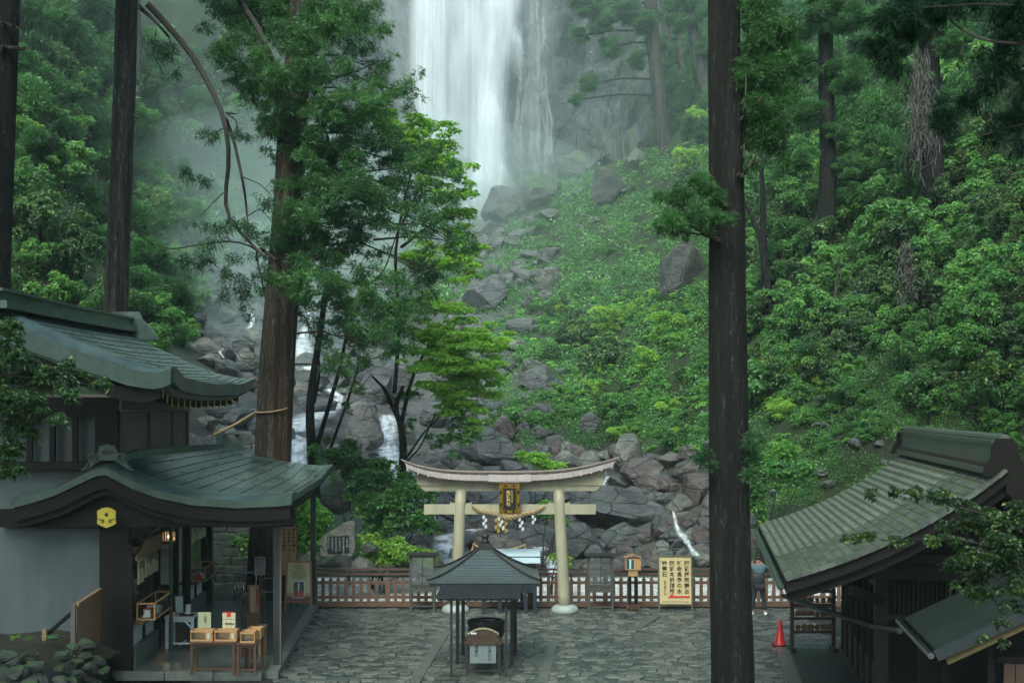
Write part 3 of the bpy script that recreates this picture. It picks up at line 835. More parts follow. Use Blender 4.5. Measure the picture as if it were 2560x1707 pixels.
rs0 = np.random.RandomState(21)
def broad_crown(seed, mat, tip=0.15, R_=1.5, n=16, rc=0.55, **kw):
    rs = np.random.RandomState(seed)
    return fol_mesh('crown', rosette_clumps(crown_clumps(rs, n, R_, R_ * 0.85, rc), rs, tipv=tip, **kw), mat)
LIB = {
 'broad': [broad_crown(1, BROAD, 0.22), broad_crown(2, BROAD, 0.4, n=20), broad_crown(3, BROAD, 0.12, n=14, rc=0.65), broad_crown(4, BROAD, 0.3, ll=0.21, lw=0.045)],
 'dark': [broad_crown(5, BROAD_D, 0.2), broad_crown(6, BROAD_D, 0.1, n=20), broad_crown(7, BROAD_D, 0.3, ll=0.13)],
 'young': [broad_crown(8, YOUNG, 0.2, n=12, rc=0.6), broad_crown(9, YOUNG, 0.3, n=10)],
 'olive': [broad_crown(10, OLIVE, 0.2, ll=0.11, lw=0.04, dens=1.2), broad_crown(11, OLIVE, 0.1, ll=0.11, lw=0.04, dens=1.2)],
 'cedar': [fol_mesh('crown', cedar_clumps(crown_clumps(np.random.RandomState(s), 15, 1.5, 1.5, 0.6), np.random.RandomState(s), 1.3, 0.30, 0.026, 8), CEDAR) for s in (31, 32, 33)],
 'cedard': [fol_mesh('crown', cedar_clumps(crown_clumps(np.random.RandomState(s), 15, 1.5, 1.5, 0.6), np.random.RandomState(s), 1.3, 0.30, 0.026, 8), CEDAR_D) for s in (41, 42)],
}
# ferns: arching fronds with rows of leaflets
def fern_mesh(seed, nf=14, L=0.8):
    rs = np.random.RandomState(seed); O, Dr, Ln, Wd, V_ = [], [], [], [], []
    for i in range(nf):
        a = rs.rand() * 6.28; el = rs.uniform(0.5, 1.2); p = np.zeros(3); d = np.array([math.cos(a) * math.cos(el), math.sin(a) * math.cos(el), math.sin(el)])
        side = np.array([-math.sin(a), math.cos(a), 0]); fv = 0.45 + rs.normal() * 0.15; m = 14; Lf = L * rs.uniform(0.7, 1.2)
        for j in range(m):
            p = p + d * Lf / m; d = d + np.array([math.cos(a) * 0.05, math.sin(a) * 0.05, -0.13]); d /= np.linalg.norm(d)
            w = 0.26 * Lf * math.sin(math.pi * (j + 1.5) / (m + 2.5)) + 0.01
            for sg in (-1, 1):
                O.append(p.copy()); Dr.append(side * sg + d * 0.5 - np.array([0, 0, 0.15])); Ln.append(w); Wd.append(Lf / m * 0.42); V_.append(min(1, max(0, fv + rs.normal() * 0.05)))
    V, Q, A = blades(np.array(O), np.array(Dr), np.array(Ln), np.array(Wd), np.array(V_), rs, 0.15)
    return fol_mesh('fern', (V, Q, A), FERN)
LIB['fern'] = [fern_mesh(s) for s in (1, 2, 3)]
def grass_mesh(seed, n=150, L=0.7, R_=0.35):
    rs = np.random.RandomState(seed)
    o = np.stack([rs.normal(size=n) * R_ * 0.5, rs.normal(size=n) * R_ * 0.5, np.zeros(n)], -1)
    d = np.stack([rs.normal(size=n) * 0.45, rs.normal(size=n) * 0.45, np.ones(n)], -1)
    return fol_mesh('grass_tuft', blades(o, d, rs.uniform(0.5, 1.1, n) * L, np.full(n, 0.012), np.clip(0.5 + rs.normal(size=n) * 0.2, 0, 1), rs, 0.35), GRASSM)
LIB['grass'] = [grass_mesh(s) for s in (1, 2)]

pr = random.Random(5)
def plant(kind, p, s, label, cat, group=None, name=None, sink=0.3, zs=1.0):
    nm = name or {'fern': 'fern', 'grass': 'grass_tuft'}.get(kind, 'shrub')
    k = 1.0 if kind in ('fern', 'grass') else 1 / 1.75
    o = inst(nm, pr.choice(LIB[kind]), (p.x, p.y, p.z + (0 if k == 1 else s * sink)), (pr.uniform(-.15, .15), pr.uniform(-.15, .15), pr.uniform(0, 6.28)),
             (s * k * pr.uniform(0.85, 1.15), s * k * pr.uniform(0.85, 1.15), s * k * zs * pr.uniform(0.8, 1.1)))
    return tag(o, label, cat, group)
def sow(n, region, sizes, kinds, label, cat, group, name=None, cond=None, sink=0.3, dmin=50.5):
    """sizes in photo pixels (radius); region is a polygon or a box in photo pixels"""
    k = tries = 0
    if len(region) == 4 and not hasattr(region[0], '__len__'):
        x0, y0, x1, y1 = region; region = [(x0, y0), (x1, y0), (x1, y1), (x0, y1)]
    xs = [q[0] for q in region]; ys = [q[1] for q in region]
    def inside(x, y):
        c = False; j = len(region) - 1
        for i in range(len(region)):
            if (region[i][1] > y) != (region[j][1] > y) and x < (region[j][0] - region[i][0]) * (y - region[i][1]) / (region[j][1] - region[i][1]) + region[i][0]: c = not c
            j = i
        return c
    while k < n and tries < n * 10:
        tries += 1
        px, py = pr.uniform(min(xs), max(xs)), pr.uniform(min(ys), max(ys))
        if not inside(px, py) or (cond and not cond(px, py)): continue
        p = hit(px, py, min(46, dmin - 2))
        if p is None or p.y < dmin: continue
        s = pr.uniform(*sizes) * p.y / F
        kd = pr.choice(kinds); xm, ym = (min(xs) + max(xs)) / 2, (min(ys) + max(ys)) / 2
        far_w = 'upper' if py < ym else 'lower'; side_w = ('towards the trunk' if px > xm else 'towards the falls') if xm < 1700 else ('nearer the ridge' if px > xm else 'nearer the trunk')
        lb = '%s%s, %s part %s' % ('pale ' if kd == 'young' else 'dark ' if kd == 'dark' else 'grassy ' if kd == 'grass' else '', label, far_w, side_w)
        plant(kd, p, s, lb, cat, group + ', ' + lb, name, sink); k += 1

SLOPE = [(1420,440),(1550,370),(1660,330),(1775,330),(1775,1130),(1620,1130),(1480,1060),(1380,1000),(1250,900),(1240,780),(1330,700),(1300,600)]
SLOPE_UP = [(1400,450),(1550,370),(1775,330),(1775,780),(1300,800),(1330,650)]
SLOPE_LO = [(1300,760),(1775,740),(1775,1150),(1640,1140),(1500,1080),(1350,1010),(1250,900)]
sow(210, SLOPE_UP, (12, 24), ['broad', 'fern', 'fern', 'fern'], 'low leafy weed clump on the upper green slope', 'weed', 'weeds of the upper green slope', 'weed_clump', sink=0.1)
sow(70, SLOPE_LO, (18, 38), ['broad', 'broad', 'dark', 'young'], 'bush of the lower green slope behind the torii', 'bush', 'bushes of the lower green slope')
sow(150, SLOPE_LO, (26, 48), ['fern'], 'arching fern clump on the lower green slope', 'fern', 'ferns of the lower green slope')
sow(110, (1090, 560, 1420, 1100), (13, 30), ['broad', 'fern', 'fern', 'grass', 'broad'], 'tuft of green growth between the slate rocks', 'tuft', 'tufts between the slate rocks', 'weed_clump', sink=0.1)
sow(26, (1080, 640, 1300, 1000), (18, 30), ['broad', 'fern'], 'bushy growth at the edge of the scree under the maple', 'bush', 'bushes at the scree edge')
sow(60, [(1880,1000),(2250,1000),(2230,1100),(1890,1290)], (22, 36), ['fern', 'fern', 'broad'], 'fern clump on the bank behind the tiled roof', 'fern', 'ferns on the bank behind the tiled roof', dmin=36)
sow(26, [(2250,1040),(2560,1000),(2560,1140),(2500,1080)], (28, 44), ['fern', 'broad'], 'fern clump above the tiled roof ridge', 'fern', 'ferns above the tiled ridge', dmin=38)
sow(24, [(1870,880),(2100,880),(2060,1060),(1880,1080)], (26, 48), ['fern', 'fern', 'young'], 'bright fern clump right of the big trunk', 'fern', 'bright ferns right of the big trunk', dmin=40)
for (px, py, r, k, lb) in [(1530,800,60,'young','tall yellow green shrub on the lower slope left of the big trunk'),(1665,830,55,'young','rounded bright young shrub near the big trunk'),
    (1620,900,50,'young','second bright shrub under the rounded one'),(1850,330,0,'young',''),(1730,410,50,'young','yellow green bush beside the misty trunks'),(1760,300,45,'young','yellow bush high beside the big trunk'),
    (1310,1050,55,'broad','rounded green bush above the grey triangular boulder'),(1500,900,70,'dark','dark bush in the middle of the lower slope'),(1380,930,0,'dark',''),
    (1560,1020,60,'broad','low bush at the foot of the green slope'),(1690,1100,55,'broad','bush beside the trunk above the brown boulders'),(1450,830,55,'dark','dark green bush above the broad slab'),
    (1380,880,50,'broad','green bush left above the broad slab'),(1905,945,48,'young','bright young bush right of the big trunk'),(1960,900,44,'broad','green bush beside the bright young one'),
    (1890,800,60,'broad','dense mid green bush right of the big trunk'),(2045,900,55,'cedar','pale young cedar leaning on the slope'),(2275,1010,46,'broad','round drooping bush above the tiled ridge'),
    (1390,780,42,'olive','brownish grass topped bush on the scree'),(1460,720,36,'broad','green hump of weeds on the scree'),(1220,1180,36,'fern','pale fern in front of the grey triangular boulder')]:
    if r:
        p = hit(px, py + r * 0.5, 40)
        plant(k, p, r * p.y / F, lb, 'bush', sink=0.55)

# ground cover: one mass of small leaves lying over the slope
def ground_cover(name, n, region, mat, size, label, seed, dmin=50.5, dmax=140):
    rs = np.random.RandomState(seed); rd = random.Random(seed); O = []
    k = 0
    while len(O) < n and k < n * 3:
        k += 1
        x0, y0, x1, y1 = region; px = rd.uniform(x0, x1); py = rd.uniform(y0, y1)
        if noise.noise(Vector((px * 0.012, py * 0.018, seed))) < -0.12: continue
        p = hit(px, py, min(46, dmin - 2))
        if p is None or p.y < dmin or p.y > dmax: continue
        O.append((p.x, p.y, p.z))
    O = np.array(O); m = 14
    sc = O[:, 1] / 80.0
    oo = np.repeat(O, m, 0); ss = np.repeat(sc, m); N = len(oo)
    oo = oo + rs.normal(size=(N, 3)) * np.array([0.35, 0.35, 0.12]) * ss[:, None]; oo[:, 2] += 0.12
    dr = rs.normal(size=(N, 3)) * np.array([1, 1, 0.3]) + np.array([0, -0.3, 0.5])
    pat = np.array([noise.noise(Vector((a * .35, b * .35, 3.0))) for a, b, c in O])
    vv = np.clip(np.repeat(0.42 + 0.10 * rs.normal(size=len(O)) + 0.55 * pat, m) + rs.normal(size=N) * 0.08, 0, 1)
    o = inst(name, fol_mesh(name, blades(oo, dr, rs.uniform(0.7, 1.3, N) * size * ss, rs.uniform(0.25, 0.4, N) * size * ss, vv, rs, 0.2), mat))
    return tag(o, label, kind='stuff')
ground_cover('ground_cover', 5200, (1230, 380, 1790, 1130), BROAD, 0.15, 'low bright weeds covering the slope below the cliff', 4)
ground_cover('undergrowth', 3000, (1840, 900, 2560, 1290), BROAD, 0.12, 'low undergrowth on the bank behind the tiled roof', 6, 36)
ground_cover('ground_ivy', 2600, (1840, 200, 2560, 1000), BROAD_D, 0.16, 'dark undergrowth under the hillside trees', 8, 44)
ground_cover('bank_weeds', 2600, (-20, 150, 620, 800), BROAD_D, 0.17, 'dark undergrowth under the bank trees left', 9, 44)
ground_cover('gully_weeds', 1500, (420, 500, 1150, 760), BROAD, 0.22, 'misty weeds among the gully boulders', 12, 60, 150)
# ------------------------------------------------------------------ trees
tr_ = random.Random(77); rsT = np.random.RandomState(77)
def trunk_part(line, D, mat, parent, n=20, flute=0.10, name='trunk', below=None, seed=1, step=14):
    """line: (x, y, width) in photo pixels, from foot to top"""
    m = step; s_in = np.linspace(0, 1, len(line)); s_out = np.linspace(0, 1, m)
    X = np.interp(s_out, s_in, [q[0] for q in line]); Y = np.interp(s_out, s_in, [q[1] for q in line]); W = np.interp(s_out, s_in, [q[2] for q in line])
    pts = [P(x, y, D) for x, y in zip(X, Y)]; rad = [w / 2 * D / F for w in W]
    if below is not None and below < pts[0].z:
        b = pts[0].copy(); d = (pts[0] - pts[1]).normalized() * (pts[0].z - below) / max(0.3, (pts[0] - pts[1]).normalized().z * -1)
        pts = [pts[0] + d] + pts; rad = [rad[0] * 1.12] + rad
    o = MB().tube([p - parent.location for p in pts], rad, n, flute=flute, seed=seed).build(name, mat, parent, smooth=True)
    return o
def clump_px(cl, D0, dj, rs, depth=0.8, fat=1.0, div=520, spread=0.75, flat=0.8):
    out = []
    for (x, y, rx, ry) in cl:
        # each drawn clump is split into a handful of smaller ones around it
        D = D0 + rs.uniform(-dj, dj); k = max(3, int(rx * ry / div))
        for i in range(k):
            a = rs.rand() * 6.28; f = rs.rand() ** 0.6 * spread
            c = P(x + rx * f * math.cos(a), y + ry * f * math.sin(a), D + rs.uniform(-1, 1) * rx * D / F * depth)
            r = rs.uniform(0.32, 0.5) * fat * (rx * ry) ** 0.5 * D / F
            out.append((c.x, c.y, c.z, r * 1.15, r, r * flat))
    return out
def limbs(cl, trunk_fn, D0, mat, parent, rad0=0.07, drop=-0.2, name='branches'):
    m = MB()
    for (x, y, rx, ry) in cl:
        tx, ty = trunk_fn(y)
        a = P(tx, ty - 0.12 * abs(x - tx), D0); b = P(x, y, D0 + tr_.uniform(-.6, .6))
        mid = (a + b) / 2 + Vector((0, 0, abs(b.x - a.x) * -drop * 0.6)) + Vector((tr_.uniform(-.2, .2), tr_.uniform(-.3, .3), tr_.uniform(-.1, .1)))
        pts = [a, a.lerp(mid, 0.5) + Vector((0, 0, 0.05)), mid, mid.lerp(b, 0.6), b]
        L = (b - a).length
        r0 = rad0 * (0.5 + min(1, L / 4))
        m.tube([p - parent.location for p in pts], [r0, r0 * .8, r0 * .6, r0 * .4, r0 * .2], 6)
        for q in range(5):
            c = b + Vector((tr_.uniform(-1, 1) * rx * D0 / F, tr_.uniform(-.5, .5), tr_.uniform(-1, 1) * ry * D0 / F)) * 0.8
            m.tube([p - parent.location for p in (mid.lerp(b, tr_.uniform(0.1, 0.9)), (b + c) / 2 + Vector((0, 0, .06)), c)], [r0 * .28, r0 * .2, r0 * .08], 4)
    return m.build(name, mat, parent)
def offset(data, loc):
    V, Q, A = data; return V - np.array(loc, dtype=V.dtype), Q, A

# --- sacred cedar with the straw rope
DC = 43.0
root = empty('cedar_tree', G(678, 1502)); root.location = Vector((P(675, 1400, DC).x, DC, 0))
tag(root, 'tall cedar with straw rope round its red streaked trunk, behind the copper roof', 'tree')
trunk_part([(678,1190,92),(690,950,88),(702,762,82),(718,560,76),(728,381,70),(742,200,62),(750,60,56),(755,-60,50)], DC, BARK_R, root, 28, 0.13, below=-0.3, seed=3, step=34)
def tfn(y): return (float(np.interp(y, [-60, 381, 762, 1160], [755, 728, 702, 680])), y)
CL1 = [(600,40,90,60),(690,30,100,70),(790,40,90,70),(860,30,80,60),(925,60,55,45),(640,130,90,60),(730,140,80,70),(820,120,60,55),(880,110,50,40),(905,170,0,0),
       (650,220,70,60),(740,230,80,60),(830,200,60,50),(930,170,60,45),(985,190,55,45),(1010,235,40,35),(905,230,70,45),(960,260,60,35),(860,270,70,40),
       (760,320,90,60),(840,350,90,60),(700,330,50,60),(930,330,70,50),(1000,340,0,0),(900,410,100,60),(980,400,60,50),(1040,380,45,45),(1085,420,50,45),(1120,450,35,40),
       (790,430,90,60),(840,500,100,60),(930,500,90,55),(760,520,80,60),(1000,510,60,45),(1070,500,50,45),(1110,540,50,45),(1150,590,45,45),(1140,640,40,35),(1080,600,50,40),
       (800,600,100,60),(720,600,60,55),(880,600,70,50),(940,590,60,40),(1010,570,50,35),(700,680,60,55),(780,690,90,60),(860,690,60,45),
       (720,760,55,50),(800,780,60,50),(880,760,70,55),(960,730,70,50),(1040,720,60,55),(1080,680,45,40),(940,800,80,55),(1010,790,60,50),(870,840,60,50),(930,870,60,45),(850,900,40,50),(880,940,40,45),(990,860,45,35)]
CL1 = [c for c in CL1 if c[2]]
fol = cedar_clumps(clump_px(CL1, 42.2, 1.6, rsT, 0.8, 0.66, 215, 1.15, 0.6), rsT, 0.78, 0.17, 0.014, 9, 0.7, 0.22)
inst('crown', fol_mesh('crown', offset(fol, root.location), CEDAR), parent=root)
limbs(CL1[::2], tfn, DC, TWIG, root, 0.035)
dm = MB()
def bough(line, D, w0, w1, m, par, n=7):
    k = 16; s_in = np.linspace(0, 1, len(line)); so = np.linspace(0, 1, k)
    X = np.interp(so, s_in, [q[0] for q in line]); Y = np.interp(so, s_in, [q[1] for q in line])
    pts = []
    for i in range(k):
        a = max(0, i - 1); b = min(k - 1, i + 1)
        pts.append(P((X[a] + X[i] + X[b]) / 3, (Y[a] + Y[i] + Y[b]) / 3, D + 0.3 * math.sin(i * 0.7)) - par.location)
    m.tube(pts, [(w0 + (w1 - w0) * i / (k - 1)) / 2 * D / F for i in range(k)], n)
for ln, w0, w1 in [([(590,-10),(640,60),(675,130),(700,220),(715,280)],16,7),([(660,60),(655,150),(640,200)],6,3),([(700,180),(690,260),(740,330)],7,3),([(640,190),(690,240),(720,280),(775,270),(800,290)],9,5),
                   ([(790,280),(820,340),(835,420)],7,3),([(690,240),(700,330),(720,350)],5,3),([(680,150),(740,270),(780,390),(830,470)],6,3),([(830,460),(900,500),(960,530)],10,4),([(780,450),(900,430),(1000,420)],7,3),
                   ([(755,640),(790,650),(850,600)],9,4),([(700,720),(735,740),(760,810)],4,2),([(740,780),(770,800),(775,850)],4,2),([(900,730),(960,680),(1000,560)],6,3),([(980,560),(1060,560),(1130,610)],6,2),
                   ([(800,210),(900,175),(960,150)],6,2),([(770,150),(840,180),(880,170)],5,2),([(650,620),(690,650),(720,700)],9,6)]:
    bough(ln, 41.6, w0, w1, dm, root)
dm.build('bough', TWIG, root)

# --- straight cedar rising behind the upper roof, its long bare bough hanging to the right
D2 = 44.0
root2 = empty('cedar_tree', (P(290, 1000, D2).x, D2, 0))
tag(root2, 'straight bare cedar trunk rising behind the upper copper roof', 'tree')
trunk_part([(288,790,60),(300,500,56),(312,200,54),(320,-60,50)], D2, BARK_L, root2, 26, 0.13, below=0, seed=8, step=30)
bm_ = MB()
for ln, w0, w1 in [([(350,-10),(400,45),(440,85),(480,130),(510,180),(530,235),(550,260),(562,290),(570,340),(576,400),(574,440),(560,480),(556,520),(575,560),(600,580),(640,620),(672,655)],17,7),
                   ([(345,15),(385,50),(420,90),(432,115)],12,3),([(562,290),(585,350),(600,420),(612,480),(618,540),(622,600)],10,4),([(565,283),(592,285)],6,3),([(568,285),(590,300),(598,340)],4,2),
                   ([(560,320),(520,340),(490,350)],3,2),([(560,480),(520,520),(500,540)],3,2),([(640,620),(650,690),(700,730)],5,2),([(620,540),(650,520),(685,560)],3,2),
                   ([(600,440),(650,460),(680,490)],3,2),([(672,645),(600,600),(500,610),(430,625),(380,610),(340,580)],5,3),([(392,70),(380,130),(410,190)],2.5,2),([(640,640),(655,700),(665,760)],5,2)]:
    bough(ln, 40.0, w0, w1, bm_, root2)
bm_.build('bough', TWIG, root2)
CL2 = [(430,130,40,25),(520,345,45,20),(590,340,30,15),(480,440,50,22),(520,455,30,12),(560,560,60,25),(500,570,40,18),(610,560,30,20),(640,590,40,30),(520,640,60,28),(470,650,40,25),(600,700,50,25),(560,690,30,16),
       (560,740,30,18),(620,740,30,25),(620,790,22,22),(600,640,35,20),(540,600,40,16),(660,500,30,20),(440,190,30,15),(650,690,30,30),(390,120,30,18),(620,350,25,12),(575,230,0,0)]
CL2 = [c for c in CL2 if c[2]]
fol = cedar_clumps(clump_px(CL2, 39.8, 0.6, rsT, 0.6), rsT, 0.8, 0.18, 0.013, 8, 0.8, 0.4)
inst('sprays', fol_mesh('sprays', offset(fol, root2.location), CEDAR_D), parent=root2)

# --- cedar at the left edge with stub branches
root3 = empty('cedar_tree', (P(10, 1000, 38).x, 38, 0))
tag(root3, 'dark cedar trunk with two cut branch stubs at the left edge', 'tree')
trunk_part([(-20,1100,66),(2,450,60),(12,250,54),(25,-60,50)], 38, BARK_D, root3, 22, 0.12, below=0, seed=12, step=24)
m3 = MB(); bough([(0,55),(30,65),(48,72)], 37.4, 9, 7, m3, root3); bough([(0,118),(40,122),(62,122)], 37.4, 14, 11, m3, root3); m3.build('branch_stub', BARK_L, root3)

# --- near trunk on the right
D4 = 24.0
root4 = empty('cedar_tree', (P(1825, 1700, D4).x, D4, 0.2))
tag(root4, 'massive dark cedar trunk standing in front of the court right of the torii', 'tree')
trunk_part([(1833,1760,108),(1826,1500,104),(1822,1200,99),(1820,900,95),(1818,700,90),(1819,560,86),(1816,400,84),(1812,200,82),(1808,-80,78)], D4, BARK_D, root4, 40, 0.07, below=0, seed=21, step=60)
CL4 = [(1870,30,50,40),(1910,70,60,45),(1950,120,45,40),(1880,130,60,50),(1930,180,55,45),(1870,210,50,45),(1920,250,55,45),(1880,290,45,35),(1945,230,35,40),(1900,320,60,35),(1940,310,40,30),(1890,370,55,35),
       (1940,370,45,35),(1960,400,35,25),(1900,410,45,25),(1845,170,0,0),(1840,260,0,0),(1955,60,35,40),(1900,10,60,30),(1960,150,45,60),(1970,230,35,50),(1965,340,35,45),(1900,180,60,60)]
CL4 = [c for c in CL4 if c[2]]
fol = cedar_clumps(clump_px(CL4, 24.0, 0.3, rsT, 0.5, 1.3, 360), rsT, 0.85, 0.075, 0.0055, 9, 0.6, 0.25)
inst('trunk_foliage', fol_mesh('trunk_foliage', offset(fol, root4.location), CEDAR), parent=root4)
CL5 = [(1745,480,45,35),(1700,500,50,35),(1720,540,50,35),(1670,540,40,35),(1690,580,40,25),(1765,530,35,30),(1740,440,30,30),(1790,500,25,30),(1660,500,30,25),(1770,580,20,15),(1820,540,30,20),(1640,560,20,25)]
fol = cedar_clumps(clump_px(CL5, 23.4, 0.25, rsT, 0.5, 1.3, 300), rsT, 0.9, 0.08, 0.0055, 9, 0.6, 0.4)
inst('bough_foliage', fol_mesh('bough_foliage', offset(fol, root4.location), CEDAR), parent=root4)
CL6 = [(1765,1140,30,22),(1740,1155,28,20),(1790,1165,20,18),(1860,1140,40,35),(1885,1110,30,30),(1880,1170,35,30)]
fol = cedar_clumps(clump_px(CL6, 23.6, 0.25, rsT, 0.5, 1.2), rsT, 0.9, 0.08, 0.0055, 9, 0.6, 0.2)
inst('low_foliage', fol_mesh('low_foliage', offset(fol, root4.location), CEDAR_D), parent=root4)
m4 = MB()
for ln, w0, w1 in [([(1800,600),(1770,590),(1752,585),(1750,530),(1750,450)],12,2),([(1770,590),(1720,560),(1680,510)],6,2),([(1775,590),(1710,580),(1650,560)],6,2),([(1855,440),(1870,420),(1925,330)],10,3),([(1850,300),(1900,250),(1940,200)],7,2),
                   ([(1850,160),(1900,100),(1940,60)],7,2),([(1860,400),(1862,300),(1866,150),(1870,50)],5,3),([(1795,1170),(1760,1150)],6,2),([(1840,440),(1900,400),(1950,400)],7,2)]:
    bough(ln, 23.6, w0, w1, m4, root4)
m4.build('bough', TWIG, root4)

# --- thin trees between the cascades
def thin_tree(lines, D, label, crown, kind=BROAD, dens=0.8, ll=0.16, wobble=0):
    r = empty('slender_tree', (P(lines[0][0][0][0], 1400, D).x, D, 0)); tag(r, label, 'tree')
    m = MB()
    for ln, w0, w1 in lines: bough(ln, D, w0, w1, m, r, 8)
    m.build('trunk', BARK_D, r, smooth=True)
    if crown:
        f = rosette_clumps(clump_px(crown, D, 1.0, rsT), rsT, dens, ll, 0.035, 8, 0.3, 0.1)
        inst('crown', fol_mesh('crown', offset(f, r.location), kind), parent=r)
    return r
thin_tree([([(795,1330),(782,1165),(778,1100),(772,1010),(790,900),(805,800),(818,700)],30,12),([(790,1120),(815,1040),(850,920),(870,820)],14,7),([(785,1010),(800,930),(790,840),(760,800)],8,3),([(815,1150),(870,1000),(900,900)],9,4)], 46.5,
          'slender forked tree right of the sacred cedar before the white cascade', [(800,1130,40,35),(850,1110,40,40),(840,1170,45,25),(880,1140,35,25),(870,1180,50,20),(810,1190,40,20),(870,1010,18,14)], BROAD, 0.8, 0.10)
thin_tree([([(1000,1300),(1002,1200),(1010,1130),(1003,1060),(985,1020),(1010,960)],26,10),([(988,1030),(960,970),(930,940)],12,5),([(1003,1060),(1020,980),(1040,920),(1080,850)],12,5),([(1012,1150),(1060,1080),(1120,1020)],6,3),([(1010,1160),(1050,1120),(1090,1030)],5,3)], 47.5,
          'maple with a bright lime crown rising behind the left tip of the torii', None)
mp = [o for o in bpy.data.objects if o.name.startswith('slender_tree')][-1]
CLM = [(1000,800,50,25),(1040,760,50,25),(1090,770,60,25),(1060,830,50,25),(1000,880,40,25),(1120,830,60,35),(1180,840,60,30),(1230,850,50,22),(1150,880,70,30),(1210,900,55,30),(1090,870,50,35),(1150,930,60,30),(1190,970,50,40),(1100,930,60,35),(1230,870,40,20),(1130,990,60,35),(1170,1040,50,30),(1180,930,50,25)]
f = rosette_clumps(clump_px(CLM, 47.0, 1.0, rsT, 0.6, 1.45, 170, 1.2, 0.34), rsT, 1.1, 0.09, 0.026, 7, 0.2, 0.12); inst('crown', fol_mesh('crown', offset(f, mp.location), MAPLE), parent=mp)
CLM = [(1060,980,50,35),(1110,1060,60,35),(1160,1100,50,35),(1080,1120,40,30),(1140,1150,40,20),(1040,1080,30,30),(1180,1080,30,25)]
f = rosette_clumps(clump_px(CLM, 47.8, 1.0, rsT, 0.6, 1.1, 300, 1.1, 0.4), rsT, 0.9, 0.11, 0.032, 7, 0.2, 0.1); inst('lower_crown', fol_mesh('lower_crown', offset(f, mp.location), BROAD), parent=mp)
# lime tree behind the sacred cedar
r = thin_tree([([(985,1000),(1000,800),(985,640),(1010,500),(1040,390)],11,4),([(1000,620),(1080,560),(1140,540)],8,4),([(1005,560),(1060,450),(1110,420)],7,3),([(930,600),(1040,590),(1110,600)],6,3)], 50, 'lime green broadleaf tree showing behind the sacred cedar', None)
CLL = [(1110,330,40,18),(1145,400,40,22),(1165,470,40,22),(1170,600,40,25),(960,300,60,25),(1020,320,60,30),(1060,360,50,35),(1090,400,50,35),(920,290,40,18),(1110,440,40,40),(1130,520,40,40),(1150,560,35,30),(1060,420,40,30),(1080,480,0,0),(1160,500,0,0),(1010,380,40,25),(1060,640,50,25),(1120,640,45,30),(1150,680,40,30),(1010,640,40,20)]
f = rosette_clumps(clump_px([c for c in CLL if c[2]], 50, 1.0, rsT, 0.6, 1.5, 180, 1.25, 0.4), rsT, 1.1, 0.10, 0.028, 7, 0.2, 0.25); inst('crown', fol_mesh('crown', offset(f, r.location), MAPLE), parent=r)

# bushes behind the fence and by the monument
def bush_px(cl, D, mat, label, cat='bush', name='bush', dens=1.2, ll=0.11, lw=0.032, tip=0.12, stems=None, droop=0.3, depth=0.7, k=8):
    c = cl[0]; r = empty(name, (P(c[0], 1400, D).x, D, 0)); tag(r, label, cat)
    f = rosette_clumps(clump_px(cl, D, 0.4, rsT, depth, 1.7, 420), rsT, dens, ll, lw, k, droop, tip)
    inst('foliage', fol_mesh('foliage', offset(f, r.location), mat), parent=r)
    m = MB()
    for i in range(4 if name == 'bush' else 0):
        q = cl[tr_.randrange(len(cl))]; a = Vector((tr_.uniform(-.3, .3), tr_.uniform(-.2, .2), 0)); b = P(q[0], q[1], D) - r.location
        m.tube([a, (a + b) / 2 + Vector((tr_.uniform(-.2, .2), 0, .1)), b], [0.035, 0.025, 0.01], 5)
    if name != 'bush':
        for q in cl[::2]: m.tube([P(-40, q[1] - 30, D) - r.location, P((q[0] - 40) / 2, q[1] - 20, D) - r.location, P(q[0], q[1], D) - r.location], [.02, .012, .004], 5)
    m.build('stem' if name == 'bush' else 'twig', TWIG, r); return r
bush_px([(930,1190,35,30),(960,1160,30,30),(900,1210,40,30),(960,1220,60,40),(1000,1250,60,40),(940,1270,60,40),(1010,1300,60,35),(960,1320,50,35),(1060,1290,40,30),(1050,1240,40,30),(900,1250,30,25),(1080,1320,30,25),(1020,1200,30,22)], 46,
        BROAD, 'big rounded evergreen bush between the stone monument and the torii', dens=1.2)
bush_px([(950,1375,50,35),(985,1395,40,30),(920,1400,35,25),(1010,1370,30,25),(1040,1400,40,30)], 44.6, YOUNG, 'yellowish fern like shrub low in front of the big bush', dens=1.2, tip=0.2)
bush_px([(735,1290,45,30),(770,1280,40,35),(760,1330,50,35),(800,1310,35,30),(740,1365,35,25),(780,1370,40,25)], 45, FERN, 'bright leafy shrub left of the stone monument', dens=1.2, ll=0.15, lw=0.03)
bush_px([(600,1350,25,25),(640,1345,25,30),(620,1385,30,25),(655,1400,20,25),(600,1400,20,15)], 45.5, BROAD, 'leafy shrub above the stone steps behind the turnstile', dens=1.2)
bush_px([(1395,1395,25,22),(1410,1420,15,15)], 44.5, YOUNG, 'small lime shrub between the altar and the right pillar', dens=1.2, ll=0.09)
bush_px([(1370,1285,35,30),(1395,1300,25,22)], 52, BROAD, 'green shrub seen through the gate under the tie beam', dens=1.2)
bush_px([(1340,1150,50,22),(1370,1165,50,18),(1300,1140,20,15),(1390,1180,40,15)], 58, MAPLE, 'low pale maple sapling above the middle of the torii roof', dens=1.2)
bush_px([(870,1130,30,30),(840,1160,40,30),(900,1170,35,30),(870,1190,40,22)], 47, BROAD_D, 'dark shrub at the foot of the thin trees', dens=1.2)

